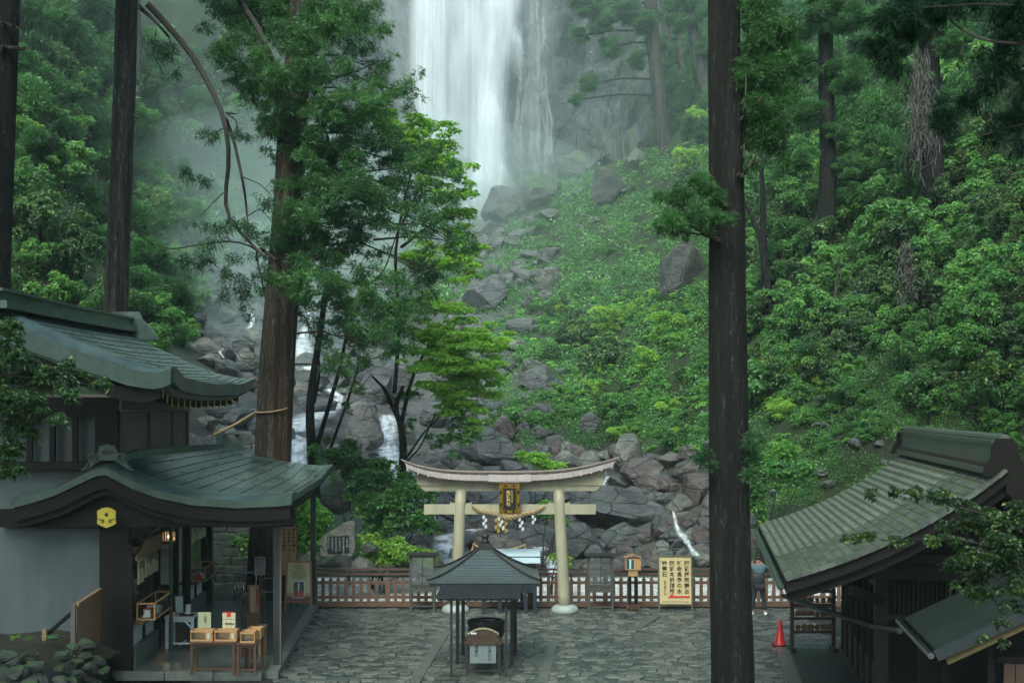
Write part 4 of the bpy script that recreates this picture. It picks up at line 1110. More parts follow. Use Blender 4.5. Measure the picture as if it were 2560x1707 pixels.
bush_px([(1900,1235,45,40),(1950,1195,50,40),(1895,1290,35,30),(2005,1180,40,30),(1880,1190,40,30),(1860,1260,30,30)], 47.5, BROAD, 'leafy bush between the big trunk and the tiled eave', dens=1.1)
bush_px([(1900,1150,35,25),(1960,1130,40,25),(1880,1120,30,25)], 49, FERN, 'bright ferny bush behind the leafy bush by the tiled eave', dens=1.0, ll=.14)
for q in [(1900,1345,60,45,'b','brown rock between trunk and person',46),(1935,1330,45,35,'p','tan rock right above the person',46.5),(1870,1300,50,40,'g','grey rock beside the big trunk at fence height',47)]: boulder(*q)
# foreground leaf branches over the roofs
bush_px([(30,830,45,40),(70,900,60,28),(130,925,60,25),(190,955,50,18),(250,965,40,14),(60,960,70,30),(30,1010,60,30),(110,1010,60,25),(150,1050,40,18),(30,1080,50,25),(10,1130,40,40),(20,900,50,40),(180,990,40,15),(70,1060,50,16),(20,1190,30,30),(50,1180,25,10)],
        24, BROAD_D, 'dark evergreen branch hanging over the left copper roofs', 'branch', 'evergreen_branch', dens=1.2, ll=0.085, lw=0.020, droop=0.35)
LBR = [([(2560,1330),(2480,1290),(2400,1270),(2330,1240),(2250,1230)],9,2,[(2420,1270,40,22),(2350,1250,40,16),(2290,1235,35,15),(2240,1235,25,10),(2180,1240,20,14),(2470,1290,50,25),(2540,1300,40,25)]),
       ([(2560,1400),(2480,1370),(2420,1350),(2300,1345),(2200,1350)],8,2,[(2480,1330,50,25),(2520,1370,50,30),(2420,1380,50,22),(2340,1350,40,12),(2260,1350,40,12),(2160,1345,40,10),(2120,1345,20,8),(2380,1310,40,16),(2440,1300,40,16)]),
       ([(2560,1480),(2500,1450),(2440,1420)],8,2,[(2480,1420,50,22),(2430,1440,40,20),(2530,1450,40,30),(2390,1420,30,15),(2440,1480,35,18),(2510,1500,40,20),(2380,1470,18,14),(2550,1520,20,15),(2500,1560,25,10),(2450,1600,16,8),(2520,1610,20,8)]),
       ([(2560,945),(2480,945),(2400,950),(2330,955)],5,2,[(2500,945,50,14),(2440,935,40,14),(2380,945,35,10),(2540,920,30,20),(2270,985,14,10),(2480,900,30,8),(2350,955,20,8)])]
for i, (ln, w0, w1, cl) in enumerate(LBR):
    lab = ['glossy leaf branch crossing the upper part of the tiled roof', 'long leaf branch reaching furthest left over the tiled roof', 'drooping leaf branch over the little green lean-to roof', 'thin dark leaf spray above the tiled ridge'][i]
    r = empty('leaf_branch', P(2600, 1300, 15)); tag(r, lab, 'branch', 'leaf branches over the tiled roof')
    m = MB(); bough(ln, 15, w0, w1, m, r, 6); m.build('twig', TWIG, r)
    f = rosette_clumps(clump_px([(x, y, a * 1.2, b * 1.7) for x, y, a, b in cl], 15, 0.3, rsT, 0.8, 1.3), rsT, 0.85, 0.046, 0.013, 5, 0.35, 0.16)
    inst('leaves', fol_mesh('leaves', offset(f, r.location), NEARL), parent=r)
# out of focus cedar bough, upper right
r = empty('cedar_bough', P(2650, 100, 10)); tag(r, 'dark soft cedar bough hanging into the upper right corner', 'branch')
m = MB()
for ln, w0, w1 in [([(2650,115),(2560,110),(2500,108),(2440,95),(2390,65),(2370,40)],9,5),([(2415,90),(2400,140),(2385,200)],3,2),([(2650,300),(2560,310),(2450,340)],6,3),([(2650,20),(2450,10),(2300,20)],6,3)]: bough(ln, 9.5, w0, w1, m, r, 6)
m.build('twig', TWIG, r)
CLB = [(2250,30,70,35),(2330,20,70,35),(2420,15,80,30),(2200,110,60,30),(2260,90,60,30),(2230,160,55,25),(2300,60,50,30),(2500,40,70,40),(2550,100,50,40),(2520,170,50,35),(2480,210,40,40),(2550,230,40,40),(2370,290,40,35),(2350,320,30,25),(2400,270,30,30),
       (2530,300,50,35),(2480,340,50,20),(2560,380,30,30),(2180,60,40,20),(2440,150,20,25),(2540,30,60,30)]
f = cedar_clumps(clump_px([(x, y, a * 1.25, b * 1.2) for x, y, a, b in CLB], 9.8, 0.3, rsT, 0.5, 1.1), rsT, 0.9, 0.06, 0.0028, 8, 0.6, 0.5)
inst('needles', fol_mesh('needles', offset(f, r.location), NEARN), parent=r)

# ------------------------------------------------------------------ hillside woods
TRK = []
for sd in (1, 2, 3):
    m = MB(); rq = random.Random(sd); x = y = 0.0; pts = []; rad = []
    for i in range(8):
        pts.append(Vector((x, y, i / 7))); rad.append(0.028 * (1 - i / 9)); x += rq.uniform(-.015, .015); y += rq.uniform(-.015, .015)
    m.tube(pts, rad, 10, flute=0.1, seed=sd)
    for k in range(7):
        a = rq.uniform(0, 6.28); h = rq.uniform(0.4, 0.95); p = Vector((0, 0, h)); q = p + Vector((math.cos(a), math.sin(a), 0.5)) * rq.uniform(0.12, 0.25)
        m.tube([p, (p + q) / 2 + Vector((0, 0, 0.01)), q], [0.010, 0.007, 0.003], 5)
    TRK.append(m.mesh('trunk', BARK_D, True))
def hill_tree(kind, px, py, r, label, group=None, name='broadleaf_tree', zs=1.1, lift=0.9, trunk=True, d0=44):
    """crown of radius r photo pixels centred near (px, py); the trunk runs down to the slope"""
    g = hit(px, py + r * 0.9, d0) or hit(px, py, d0)
    if g is None: return
    s = r * g.y / F; c = P(px, py, g.y - s * 0.6)
    gnd = hz(c.x, c.y)
    e = empty(name, (c.x, c.y, gnd)); tag(e, label, 'tree', group)
    hh = max(c.z - gnd, 0.6)
    if trunk: inst('trunk', tr_.choice(TRK), (0, 0, -0.3), (0, 0, tr_.uniform(0, 6)), (1.5 + hh * 0.5, 1.5 + hh * 0.5, hh + 0.3 + s * 0.4), e)
    kk = s / 1.75
    inst('crown', tr_.choice(LIB[kind]), (0, 0, c.z - gnd), (tr_.uniform(-.2, .2), tr_.uniform(-.2, .2), tr_.uniform(0, 6.28)), (kk, kk, kk * zs), e)
    return e
KN = {'broad': 'leafy green', 'dark': 'dark leaved', 'cedar': 'feathery cedar', 'cedard': 'dark cedar', 'olive': 'olive brown', 'young': 'yellow green'}
def place_words(px, py):
    if px > 1840:
        v = 'high up' if py < 240 else 'half way up' if py < 520 else 'low' if py < 760 else 'at the foot'
        h = 'just right of the big trunk' if px < 1990 else 'by the dark straight trunk' if px < 2150 else 'below or beside the dry vines' if px < 2380 else 'at the right edge'
    elif px > 1300:
        v, h = ('top' if py < 120 else 'lower'), 'among the hazy trunks beside the cliff'
    else:
        v = 'high' if py < 200 else 'at mid height' if py < 430 else 'low'
        h = 'left of the edge trunk' if px < 60 else 'between the two left trunks' if px < 270 else 'just right of the bare trunk' if px < 420 else 'under the long hanging bough' if px < 560 else 'beside the sacred cedar'
    return v + ' ' + h
def wood(n, region, rr_, kinds, label, group, name='broadleaf_tree', d0=44, zs=1.1, cond=None):
    k = tries = 0; x0, y0, x1, y1 = region; placed = []
    while k < n and tries < n * 30:
        tries += 1
        px, py = tr_.uniform(x0, x1), tr_.uniform(y0, y1); r = tr_.uniform(*rr_)
        if cond and not cond(px, py): continue
        if any((px - a) ** 2 + (py - b) ** 2 < (0.52 * (r + c)) ** 2 for a, b, c in placed): continue
        kd = tr_.choice(kinds); w_ = place_words(px, py); sz = 'big ' if r > 0.7 * rr_[1] + 0.3 * rr_[0] else 'small ' if r < 0.3 * rr_[1] + 0.7 * rr_[0] else ''
        if hill_tree(kd, px, py, r, sz + KN[kd] + ' tree ' + w_, 'trees: ' + sz + KN[kd] + ', ' + w_, name, zs, d0=d0): placed.append((px, py, r)); k += 1
wood(105, (1850, 380, 2600, 990), (36, 72), ['broad', 'broad', 'dark', 'broad'], 'leafy evergreen tree on the steep slope behind the tiled roof', 'evergreen trees of the right hillside', cond=lambda x, y: not (2130 < x < 2290 and 880 < y))
wood(6, (2400, 380, 2580, 800), (40, 60), ['olive'], 'olive brown leaved tree high at the right edge', 'olive leaved trees of the right hillside')
wood(50, (1860, -60, 2420, 430), (45, 80), ['cedar', 'cedar', 'broad'], 'misty cedar crown high on the right hillside', 'misty cedars of the right hillside', 'cedar_tree', zs=1.3)
wood(14, (2300, -20, 2600, 380), (50, 80), ['cedard', 'dark'], 'dark tree crown in the upper right corner', 'dark trees of the upper right', 'cedar_tree', zs=1.3)
wood(22, (1400, -40, 1775, 330), (28, 60), ['cedar'], 'misty cedar crown beside the cliff', 'misty cedars beside the cliff', 'cedar_tree', zs=1.3, cond=lambda x, y: x > 1450 + y * 0.75)
wood(40, (-40, 120, 620, 760), (40, 75), ['dark', 'broad', 'cedar', 'dark'], 'dark evergreen tree on the bank behind the upper copper roof', 'trees of the left bank', cond=lambda x, y: x < 400 + (y > 500) * 80 - (300 < y < 480) * 30)
wood(20, (40, -40, 300, 360), (50, 85), ['cedard', 'cedar'], 'dark cedar crown left of the straight bare trunk', 'dark cedars of the upper left', 'cedar_tree', zs=1.2)
wood(22, (320, 560, 520, 850), (36, 60), ['cedar', 'broad', 'broad'], 'misty green tree between the bare trunk and the gully', 'misty trees between the bare trunk and the gully', cond=lambda x, y: x < 470 + (y - 560) * 0.1)
wood(26, (340, 60, 690, 560), (28, 52), ['broad', 'broad', 'cedar'], 'hazy tree clinging to the cliff left of the sacred cedar', 'hazy trees on the left cliff')
for (px, py, r, k, lb) in [(2060,650,60,'broad','pale leaved tree with a dead top right of the big trunk'),(2020,760,60,'broad','broad pale green tree under the dead topped one'),(2220,560,80,'broad','wide fresh green tree under the hanging dry vines'),
    (2330,620,60,'broad','tall drooping leaved tree near the right edge'),(2420,740,60,'broad','large drooping tree above the leaf spray'),(2440,860,70,'broad','soft grey green tree above the tiled ridge'),
    (1950,650,50,'cedar','slim feathery conifer wrapped in creepers'),(2080,420,45,'young','yellow tipped young tree beside the dark straight trunk'),(2030,300,50,'cedar','feathery cedar crown round the dark straight trunk'),
    (60,330,50,'young','tree with drooping shiny yellow leaves at the left edge'),(100,560,90,'dark','wide tree with drooping leaves left of the bare trunk'),(200,640,80,'dark','large drooping leaved tree above the upper roof ridge'),
    (170,300,40,'young','small yellow green tree between the left trunks'),(370,330,40,'cedar','bright round cedar tuft right of the bare trunk'),(420,700,60,'cedar','soft misty tree above the roof slope'),(400,780,60,'broad','green tree just above the upper copper roof'),
    (480,760,45,'broad','small tree leaning over the pale boulder'),(350,720,50,'cedar','cedar tree directly right of the bare trunk foot'),(390,470,50,'broad','pale drooping tree right of the bare trunk')]:
    hill_tree(k, px, py, r, lb)
# straight cedar trunks on the slopes
def far_trunk(line, D, label, mat=BARK_L, group=None, crowns=()):
    e = empty('cedar_tree', (P(line[0][0], 0, D).x, D, 0)); tag(e, label, 'tree', group)
    b = P(line[0][0], line[0][1], D); e.location.z = min(b.z, hz(b.x, b.y)) - 0.5
    trunk_part(line, D, mat, e, 14, 0.12, seed=D, step=14, below=0.0)
    for (x, y, r) in crowns:
        k = r * D / F / 1.75; p = P(x, y, D - 0.8) - e.location
        q_ = P(float(np.interp(y, [l[1] for l in line][::-1], [l[0] for l in line][::-1])), y - 12, D) - e.location
        MB().tube([q_, (q_ + p) / 2 + Vector((0, 0, .25)), p, p * 1.2 - q_ * .2 - Vector((0, 0, .3))], [.09, .07, .04, .01], 5).build('bough', BARK_D, e)
        inst('crown', tr_.choice(LIB['cedar']), p, (tr_.uniform(-.2, .2), tr_.uniform(-.2, .2), tr_.uniform(0, 6.28)), (k, k, k * .8), e)
    return e
far_trunk([(1668,420,34),(1650,250,36),(1632,100,34),(1622,-60,32)], 112, 'thick hazy trunk nearest the cliff above the green slope', crowns=[(1560, 20, 45), (1600, 60, 40), (1500, 60, 40), (1530, 120, 35), (1470, 20, 40), (1590, 150, 30), (1450, 90, 26), (1470, 210, 28), (1440, 250, 22)])
far_trunk([(1790,320,30),(1760,200,30),(1735,90,28),(1715,-60,26)], 108, 'leaning hazy trunk beside the big right trunk', crowns=[(1740, 30, 40), (1690, 60, 36), (1700, 0, 40), (1770, 120, 30)])
far_trunk([(1715,320,26),(1705,150,26),(1692,-60,24)], 118, 'hazy upright trunk between the two leaning ones', BARK, crowns=[(1650, 30, 40), (1640, 110, 34), (1670, 170, 26)])
far_trunk([(1740,300,26),(1728,120,24),(1712,-60,22)], 120, 'second hazy upright trunk between the leaning ones', BARK)
far_trunk([(1680,330,24),(1668,120,24),(1655,-60,22)], 122, 'faint trunk behind the thick hazy one', BARK)
far_trunk([(2066,560,44),(2070,400,42),(2066,200,38),(2062,-60,34)], 66, 'dark straight cedar trunk on the right hillside', BARK_D, crowns=[(2010, 60, 60), (2110, 40, 60), (2000, 170, 55), (2120, 190, 60), (2020, 290, 50), (2095, 330, 34), (2060, 10, 50), (2130, 420, 40), (2010, 400, 40)])
far_trunk([(2330,420,58),(2325,200,52),(2320,60,48),(2318,-60,44)], 60, 'hazy reddish trunk hung with dry vines', BARK_D, crowns=[(2285, 40, 55), (2375, 100, 60), (2290, 190, 38), (2375, 260, 45), (2290, 330, 34), (2330, -10, 60)])
far_trunk([(1908,560,16),(1905,450,12),(1895,250,3)], 68, 'thin dark trunk behind the right side foliage', BARK_D)
far_trunk([(1908,640,16),(1900,590,14),(1860,500,5)], 66, 'mossy bent trunk right of the big trunk', BARK_D)
far_trunk([(2080,880,13),(2085,760,11),(2100,640,3)], 58, 'thin brown stem in the middle of the right hillside', BARK)
far_trunk([(350,560,26),(345,300,22),(342,-60,16)], 92, 'pale hazy trunk right of the bare trunk', BARK_L)
# dry vines
def vines(cx, y0, y1, w, D, n, label, seed):
    rq = random.Random(seed); m = MB(); e = empty('dry_vine', P(cx, y1, D)); tag(e, label, 'vine')
    for i in range(n):
        x = cx + rq.uniform(-w, w) * 0.4; y = y0 + rq.uniform(0, (y1 - y0) * 0.3); pts = []
        dx = rq.uniform(-1, 1); ll = rq.uniform(0.35, 0.85) * (y1 - y0)
        for k in range(9):
            t_ = k / 8; pts.append(P(x + dx * w * t_ ** 1.5 + rq.uniform(-6, 6), y + ll * t_, D - rq.uniform(0, 1)) - e.location)
            if rq.random() < 0.25: dx = -dx * 0.7
        m.tube(pts, 0.011, 3, cap=False)
    m.build('vine_stems', VINE, e)
vines(2300, 120, 430, 60, 58, 90, 'tangle of dry grey vines hanging down the reddish trunk', 1)
vines(2265, 590, 780, 35, 52, 55, 'small tangle of dry vines in the middle of the right hillside', 2)

# crowns of the tall cedars far above the picture, and unseen cedars added to shade the court
for e, x, y, z0 in [(root, 0.3, 0, 24.5), (root2, 0.5, 0, 24.5), (root3, 0, 0, 22.5), (root4, 0, 0, 19)]:
    for i in range(7):
        s_ = 1.5 + 0.9 * math.sin(i * 1.3 + z0) ** 2
        inst('upper_crown', tr_.choice(LIB['cedar']), (x + tr_.uniform(-1.6, 1.6), y + tr_.uniform(-1.6, 1.6), z0 + i * 1.9), (0, 0, tr_.uniform(0, 6)), (s_, s_, s_ * 0.8), e)
for i, (x, y) in enumerate([(-17, 24), (-21, 33), (15.5, 14), (19, 30), (-13, 12), (12, 4), (-8, -4), (6, -8), (22, 20)]):
    e = empty('cedar_tree', (x, y, 0)); tag(e, 'tall unseen cedar added beside the court to shade it', 'tree', 'unseen cedars added to shade the court')
    inst('trunk', TRK[i % 3], (0, 0, 0), (0, 0, i), (14, 14, 30), e)
    for k in range(7):
        s_ = 2.4 - 0.18 * k
        inst('crown', tr_.choice(LIB['cedar']), (tr_.uniform(-1.5, 1.5), tr_.uniform(-1.5, 1.5), 15 + k * 2.3), (0, 0, tr_.uniform(0, 6)), (s_, s_, s_ * 0.75), e)

# ------------------------------------------------------------------ air
def haze_mat(name, dens, col=(0.80, 1.0, 0.97), an=0.0):
    t = NT(name); v = t.n('VolumePrincipled')
    v.inputs['Color'].default_value = (*col, 1); v.inputs['Density'].default_value = dens; v.inputs['Anisotropy'].default_value = an
    t.l(v.outputs[0], t.out.inputs['Volume']); return t.mat
HZ = 85
hzb = MB().box((0, 87, HZ / 2 - 1.3), (200, 210, HZ)).build('haze', haze_mat('haze_air', 0.00035))
tag(hzb, kind='stuff')
def mist(c, r, dens, label):
    bm = bmesh.new(); bmesh.ops.create_icosphere(bm, subdivisions=4, radius=1.0)
    me = bpy.data.meshes.new('mist'); bm.to_mesh(me); bm.free(); me.materials.append(haze_mat('mist_air', dens))
    o = inst('mist', me, c, (0, 0, 0), r); tag(o, label, kind='stuff')
mist((0, 135, 22), (75, 66, 44), 0.0016, 'cool mist filling the far end of the valley')
mist(P(1020, 530, 136), (22, 9, 10), 0.020, 'spray drifting at the foot of the waterfall')
mist(P(640, 640, 95), (12, 16, 10), 0.011, 'mist drifting through the gully')
mist(P(600, 760, 78), (7, 9, 5), 0.010, 'thin mist low in the gully')
# ------------------------------------------------------------------ court
COPPER = simple('copper_patina', (0.110, 0.150, 0.135), 0.30, 0.3, 1.1, (1, 1, 1), 0.25, 0.012, 0.0, (0.034, 0.056, 0.052), 0.6)
INKY = simple('seam_shade_paint', (0.02, 0.032, 0.028), 0.7, 0.2, 5)  # dark lip colour that paints in the shade under each copper lap
COPPER_D = simple('copper_edge', (0.055, 0.088, 0.075), 0.4, 0.3, 3, (1, 1, 1), 0.1, 0.01, 0.0, (0.03, 0.05, 0.043))
WOOD_D = simple('dark_timber', (0.010, 0.008, 0.007), 0.65, 0.4, 4, (1, 1, 1), 0.2, spec=0.2)
WOOD_B = simple('brown_boards', (0.150, 0.118, 0.108), 0.6, 0.3, 5, (3, 3, 0.4), 0.2)
WOOD_S = simple('lightened_slats', (0.24, 0.195, 0.18), 0.6, 0.3, 5, (3, 3, 0.4), 0.2)  # brown boards lightened in colour to offset the shade under the eave
HW = simple('hall_timber', (0.050, 0.040, 0.032), 0.6, 0.35, 5, (3, 3, 0.4), 0.2, spec=0.3)
PLASTER = simple('shaded_white_plaster', (0.100, 0.118, 0.128), 0.8, 0.15, 0.9, (1, 1, 0.35), 0.1, c2=(0.068, 0.080, 0.084))  # white wall toned dark: its shade is put into the base colour
STONE_G = simple('grey_granite', (0.15, 0.165, 0.15), 0.5, 0.3, 9, (1, 1, 1), 0.2)
CONC = simple('wet_concrete', (0.085, 0.098, 0.088), 0.28, 0.35, 1.4, (1, 1, 1), 0.06)
GOLD = simple('yellow_metal', (0.55, 0.43, 0.04), 0.45, 0.2, 5)
WOOD_T = simple('tan_wood', (0.32, 0.20, 0.11), 0.5, 0.25, 8, (1, 1, 3), 0.1)
WOOD_R = simple('red_brown_wood', (0.105, 0.052, 0.032), 0.45, 0.3, 8, (1, 1, 3), 0.1)
WOOD_L = simple('light_wood', (0.52, 0.30, 0.13), 0.5, 0.2, 8, (1, 1, 3), 0.08)
WHITE = simple('white_paint', (0.72, 0.75, 0.76), 0.5, 0.1, 4)
CREAM = simple('cream_card', (0.62, 0.58, 0.36), 0.6, 0.08, 3, bump=0.02)
INK = simple('black_ink', (0.012, 0.012, 0.012), 0.6, 0.1, 4, bump=0.0)
REDP = simple('red_print', (0.55, 0.035, 0.035), 0.5, 0.1, 4, bump=0.0)
IRON = simple('dark_iron', (0.030, 0.036, 0.040), 0.4, 0.3, 8)
STEEL = simple('brushed_steel', (0.55, 0.57, 0.57), 0.25, 0.1, 8, metal=1.0, bump=0.02)
_t = NT('window_glass'); _g = _t.n('BsdfGlossy'); _g.inputs['Roughness'].default_value = 0.05; _tr = _t.n('BsdfTransparent'); _tr.inputs[0].default_value = (0.8, 0.86, 0.84, 1)
_m = _t.n('MixShader'); _m.inputs[0].default_value = 0.22; _t.l(_tr.outputs[0], _m.inputs[1]); _t.l(_g.outputs[0], _m.inputs[2]); _t.l(_m.outputs[0], _t.out.inputs['Surface']); GLASS = _t.mat

t = NT('flagstone')
co = t.coords((1, 1, 1), 'Position')
at = t.n('Attribute'); at.attribute_name = 'v'
n1 = t.noise(co, 2.2, 6, 0.75, 0.5); n2 = t.noise(t.coords((1, 2.6, 1), 'Position'), 7, 6, 0.8, 0.8)
col = t.ramp(t.math('ADD', t.math('MULTIPLY', at.outputs['Fac'], 0.55), t.math('MULTIPLY', n1, 0.5)), [(0.25, (0.040, 0.050, 0.045)), (0.5, (0.090, 0.103, 0.090)), (0.8, (0.185, 0.195, 0.165))])
col = t.mix(1.0, col, t.ramp(n2, [(0.36, 0.28), (0.54, 1.05)]), 'MULTIPLY')
t.principled(col, 0.28, 0, n2, 0.85, 0.035, 0.6)
FLAG = t.mat
MORTAR = simple('dark_joint', (0.022, 0.024, 0.018), 0.7, 0.5, 8, (1, 1, 1), 0.4)
court = MB().box((1.5, 33.8, -0.075), (17.4, 16.4, 0.1)).build('pavement', MORTAR); tag(court, kind='structure')
cell = 0.26; rs = np.random.RandomState(3)
nxs, nys = int(15.6 / cell), int(16.2 / (cell * 0.92))
sx_ = -6.6 + (np.arange(nxs)[None, :] + rs.uniform(-.46, .46, (nys, nxs))) * cell
sy_ = 25.8 + (np.arange(nys)[:, None] + rs.uniform(-.46, .46, (nys, nxs))) * cell * 0.92
alive = rs.rand(nys, nxs) > 0.22
stones = []
def strip_side(x, y):                               # keep stones off the two border lines
    return False
for j in range(1, nys - 1):
    for i in range(1, nxs - 1):
        if not alive[j, i]: continue
        c0 = (sx_[j, i], sy_[j, i]); poly = [(c0[0] - .5, c0[1] - .5), (c0[0] + .5, c0[1] - .5), (c0[0] + .5, c0[1] + .5), (c0[0] - .5, c0[1] + .5)]
        for dj in range(-3, 4):
            for di in range(-3, 4):
                jj, ii = j + dj, i + di
                if (dj or di) and 0 <= jj < nys and 0 <= ii < nxs and alive[jj, ii]:
                    n_ = (sx_[jj, ii] - c0[0], sy_[jj, ii] - c0[1]); L_ = math.hypot(*n_)
                    n_ = (n_[0] / L_, n_[1] / L_); d_ = L_ / 2 - 0.012; out = []
                    for q in range(len(poly)):
                        a, b = poly[q], poly[(q + 1) % len(poly)]
                        da = (a[0] - c0[0]) * n_[0] + (a[1] - c0[1]) * n_[1] - d_; db = (b[0] - c0[0]) * n_[0] + (b[1] - c0[1]) * n_[1] - d_
                        if da <= 0: out.append(a)
                        if (da < 0) != (db < 0):
                            u_ = da / (da - db); out.append((a[0] + (b[0] - a[0]) * u_, a[1] + (b[1] - a[1]) * u_))
                    poly = out
                    if len(poly) < 3: break
            if len(poly) < 3: break
        if len(poly) < 3 or not (-6.35 < c0[0] - 0 < 9.0) or c0[1] > 41.5: continue
        stones.append((c0, poly, rs.rand()))
def stone_geo(c0, poly, v):
    z = 0.0 + (v - 0.5) * 0.016; n = len(poly)
    ring = lambda s, zz: [(c0[0] + (x - c0[0]) * s, c0[1] + (y - c0[1]) * s, zz) for x, y in poly]
    tl = (v * 7 % 1 - .5) * 0.03; tk = (v * 13 % 1 - .5) * 0.03
    top = [(x, y, zz + (x - c0[0]) * tl + (y - c0[1]) * tk) for x, y, zz in ring(0.93, z)]
    vs = ring(1, z - 0.05) + [(x, y, zz + (x - c0[0]) * tl + (y - c0[1]) * tk) for x, y, zz in ring(1, z - 0.012)] + top
    fs = [(q, (q + 1) % n, n + (q + 1) % n, n + q) for q in range(n)] + [(n + q, n + (q + 1) % n, 2 * n + (q + 1) % n, 2 * n + q) for q in range(n)] + [tuple(range(2 * n, 3 * n))]
    return vs, fs
def stone_obj(items, name, kind=None):
    b = MB(); vv = []
    for it in items:
        vs, fs = stone_geo(*it); b.add(vs, fs); vv += [it[2]] * len(vs)
    me = bpy.data.meshes.new(name); me.from_pydata(b.v, [], b.f); me.materials.append(FLAG)
    a = me.attributes.new('v', 'FLOAT', 'POINT'); a.data.foreach_set('value', vv)
    o = inst(name, me, parent=court)
    if kind: o['kind'] = kind
    return o
inview = [s for s in stones if s[0][1] > 30.1 and not (s[0][0] < -5.3 - 0.058 * (s[0][1] - 30.9))]
inview.sort(key=lambda s: s[0][1])
near_s = inview[:285]; ids = set(id(s) for s in near_s)
for s in near_s: stone_obj([s], 'flagstone')
stone_obj([s for s in stones if id(s) not in ids and not (s[0][0] < -5.3 - 0.058 * (s[0][1] - 30.9))], 'far_flagstones', 'stuff')
# straight border stones let into the paving
BORD = simple('border_granite', (0.11, 0.12, 0.105), 0.4, 0.3, 6, (1, 1, 1), 0.2)
def border(a, b, w=0.24, L=0.62):
    a, b = G(*a), G(*b); d = b - a; n = max(1, int(d.length / L)); u = d / n
    for i in range(n):
        MB().bar(a + u * (i + 0.02), a + u * (i + 0.98), w, 0.05).build('border_stone', BORD, court).location.z = -0.004 + (i % 3) * 0.003
border((1112, 1583), (1036, 1707)); border((1382, 1604), (1356, 1707)); border((1623, 1524), (1643, 1538)); border((1641, 1540), (1588, 1574)); border((874, 1536), (900, 1562))

# ground either side and the white gravel yard behind the fence
t = NT('white_gravel'); co = t.coords((1, 1, 1), 'Position')
v_ = t.n('TexVoronoi'); v_.inputs['Scale'].default_value = 17; t.l(co, v_.inputs['Vector'])
col = t.ramp(v_.outputs['Color'], [(0.2, (0.62, 0.62, 0.57)), (0.8, (0.88, 0.88, 0.84))])
col = t.mix(1.0, col, t.ramp(v_.outputs['Distance'], [(0.3, 1.0), (0.6, 0.35)]), 'MULTIPLY')
t.principled(col, 0.6, 0, v_.outputs['Distance'], -0.8, 0.04)
GRAV = t.mat
gravel = MB().box((1.9, 45.6, -0.11), (19.5, 7.6, 0.14)).build('gravel_yard', GRAV); tag(gravel, 'white gravel spread behind the wooden fence', kind='stuff')
rs = np.random.RandomState(8); n = 5200
oc = np.array([(1, 0, 0), (0, 1, 0), (-1, 0, 0), (0, -1, 0), (0, 0, .7), (0, 0, -.7)]); fc = np.array([(0, 1, 4), (1, 2, 4), (2, 3, 4), (3, 0, 4)])
cc_ = np.stack([rs.uniform(-7.5, 11.3, n), 42.1 + 7 * rs.rand(n) ** 1.5, np.full(n, -0.035)], -1)
V = (cc_[:, None, :] + oc[None] * rs.uniform(0.025, 0.05, (n, 1, 1)) * rs.uniform(0.7, 1.2, (n, 6, 1))).reshape(-1, 3)
Q = (np.arange(n)[:, None, None] * 6 + fc[None]).reshape(-1, 3)
peb = inst('gravel', np_mesh('gravel', V, Q, simple('pebble', (0.88, 0.88, 0.83), 0.6, 0.3, 9, bump=0))); tag(peb, 'loose white pebbles behind the wooden fence', kind='stuff')

# ------------------------------------------------------------------ fence
FENCE = simple('fence_wood', (0.175, 0.100, 0.068), 0.5, 0.3, 4, (1, 1, 4), 0.15)
RAILM = simple('fence_cap', (0.12, 0.066, 0.055), 0.4, 0.3, 3, (1, 1, 4), 0.1)
fence = empty('fence', (0, 41.9, 0), 0, 'long brown wooden picket fence closing the court towards the gravel', 'fence')
def fx(px): return (px - CX) * 41.9 / F
X0, X1 = fx(788), fx(2150)
seg = 2.235; x = X0; i = 0
while x < X1:
    x2 = min(x + seg, X1)
    MB().box((x, 0, 0.45), (0.14, 0.12, 0.9)).build('post', FENCE, fence)
    MB().box(((x + x2) / 2, 0.03, 0.73), (x2 - x - .14, 0.05, 0.09)).build('rail', FENCE, fence)
    MB().box(((x + x2) / 2, 0.03, 0.28), (x2 - x - .14, 0.05, 0.09)).build('rail', FENCE, fence)
    MB().box(((x + x2) / 2, 0, 0.075), (x2 - x - .142, 0.16, 0.15)).build('base_board', FENCE, fence)
    MB().box(((x + x2) / 2, 0, 1.0), (x2 - x, 0.15, 0.07)).build('cap_rail', RAILM, fence)
    MB().box(((x + x2) / 2, 0, 1.14), (x2 - x, 0.12, 0.06)).build('cap_rail', RAILM, fence)
    k = 1
    while x + k * 0.235 < x2 - 0.12:
        xx = x + k * 0.235 + 0.01; w = 0.052
        poly = [(xx - w, -0.05, 0.17), (xx + w, -0.05, 0.17), (xx + w, -0.05, 0.84), (xx + w * .6, -0.05, 0.885), (xx, -0.05, 0.90), (xx - w * .6, -0.05, 0.885), (xx - w, -0.05, 0.84)]
        MB().prism(poly, (0, 0.045, 0)).build('picket', FENCE, fence); k += 1
    MB().box((x, 0, 1.06), (0.10, 0.10, 0.06)).build('rail_block', RAILM, fence)
    x = x2
MB().box((X0 - 0.14, -0.03, 0.10), (0.2, 0.22, 0.2)).build('post_foot', FENCE, fence)

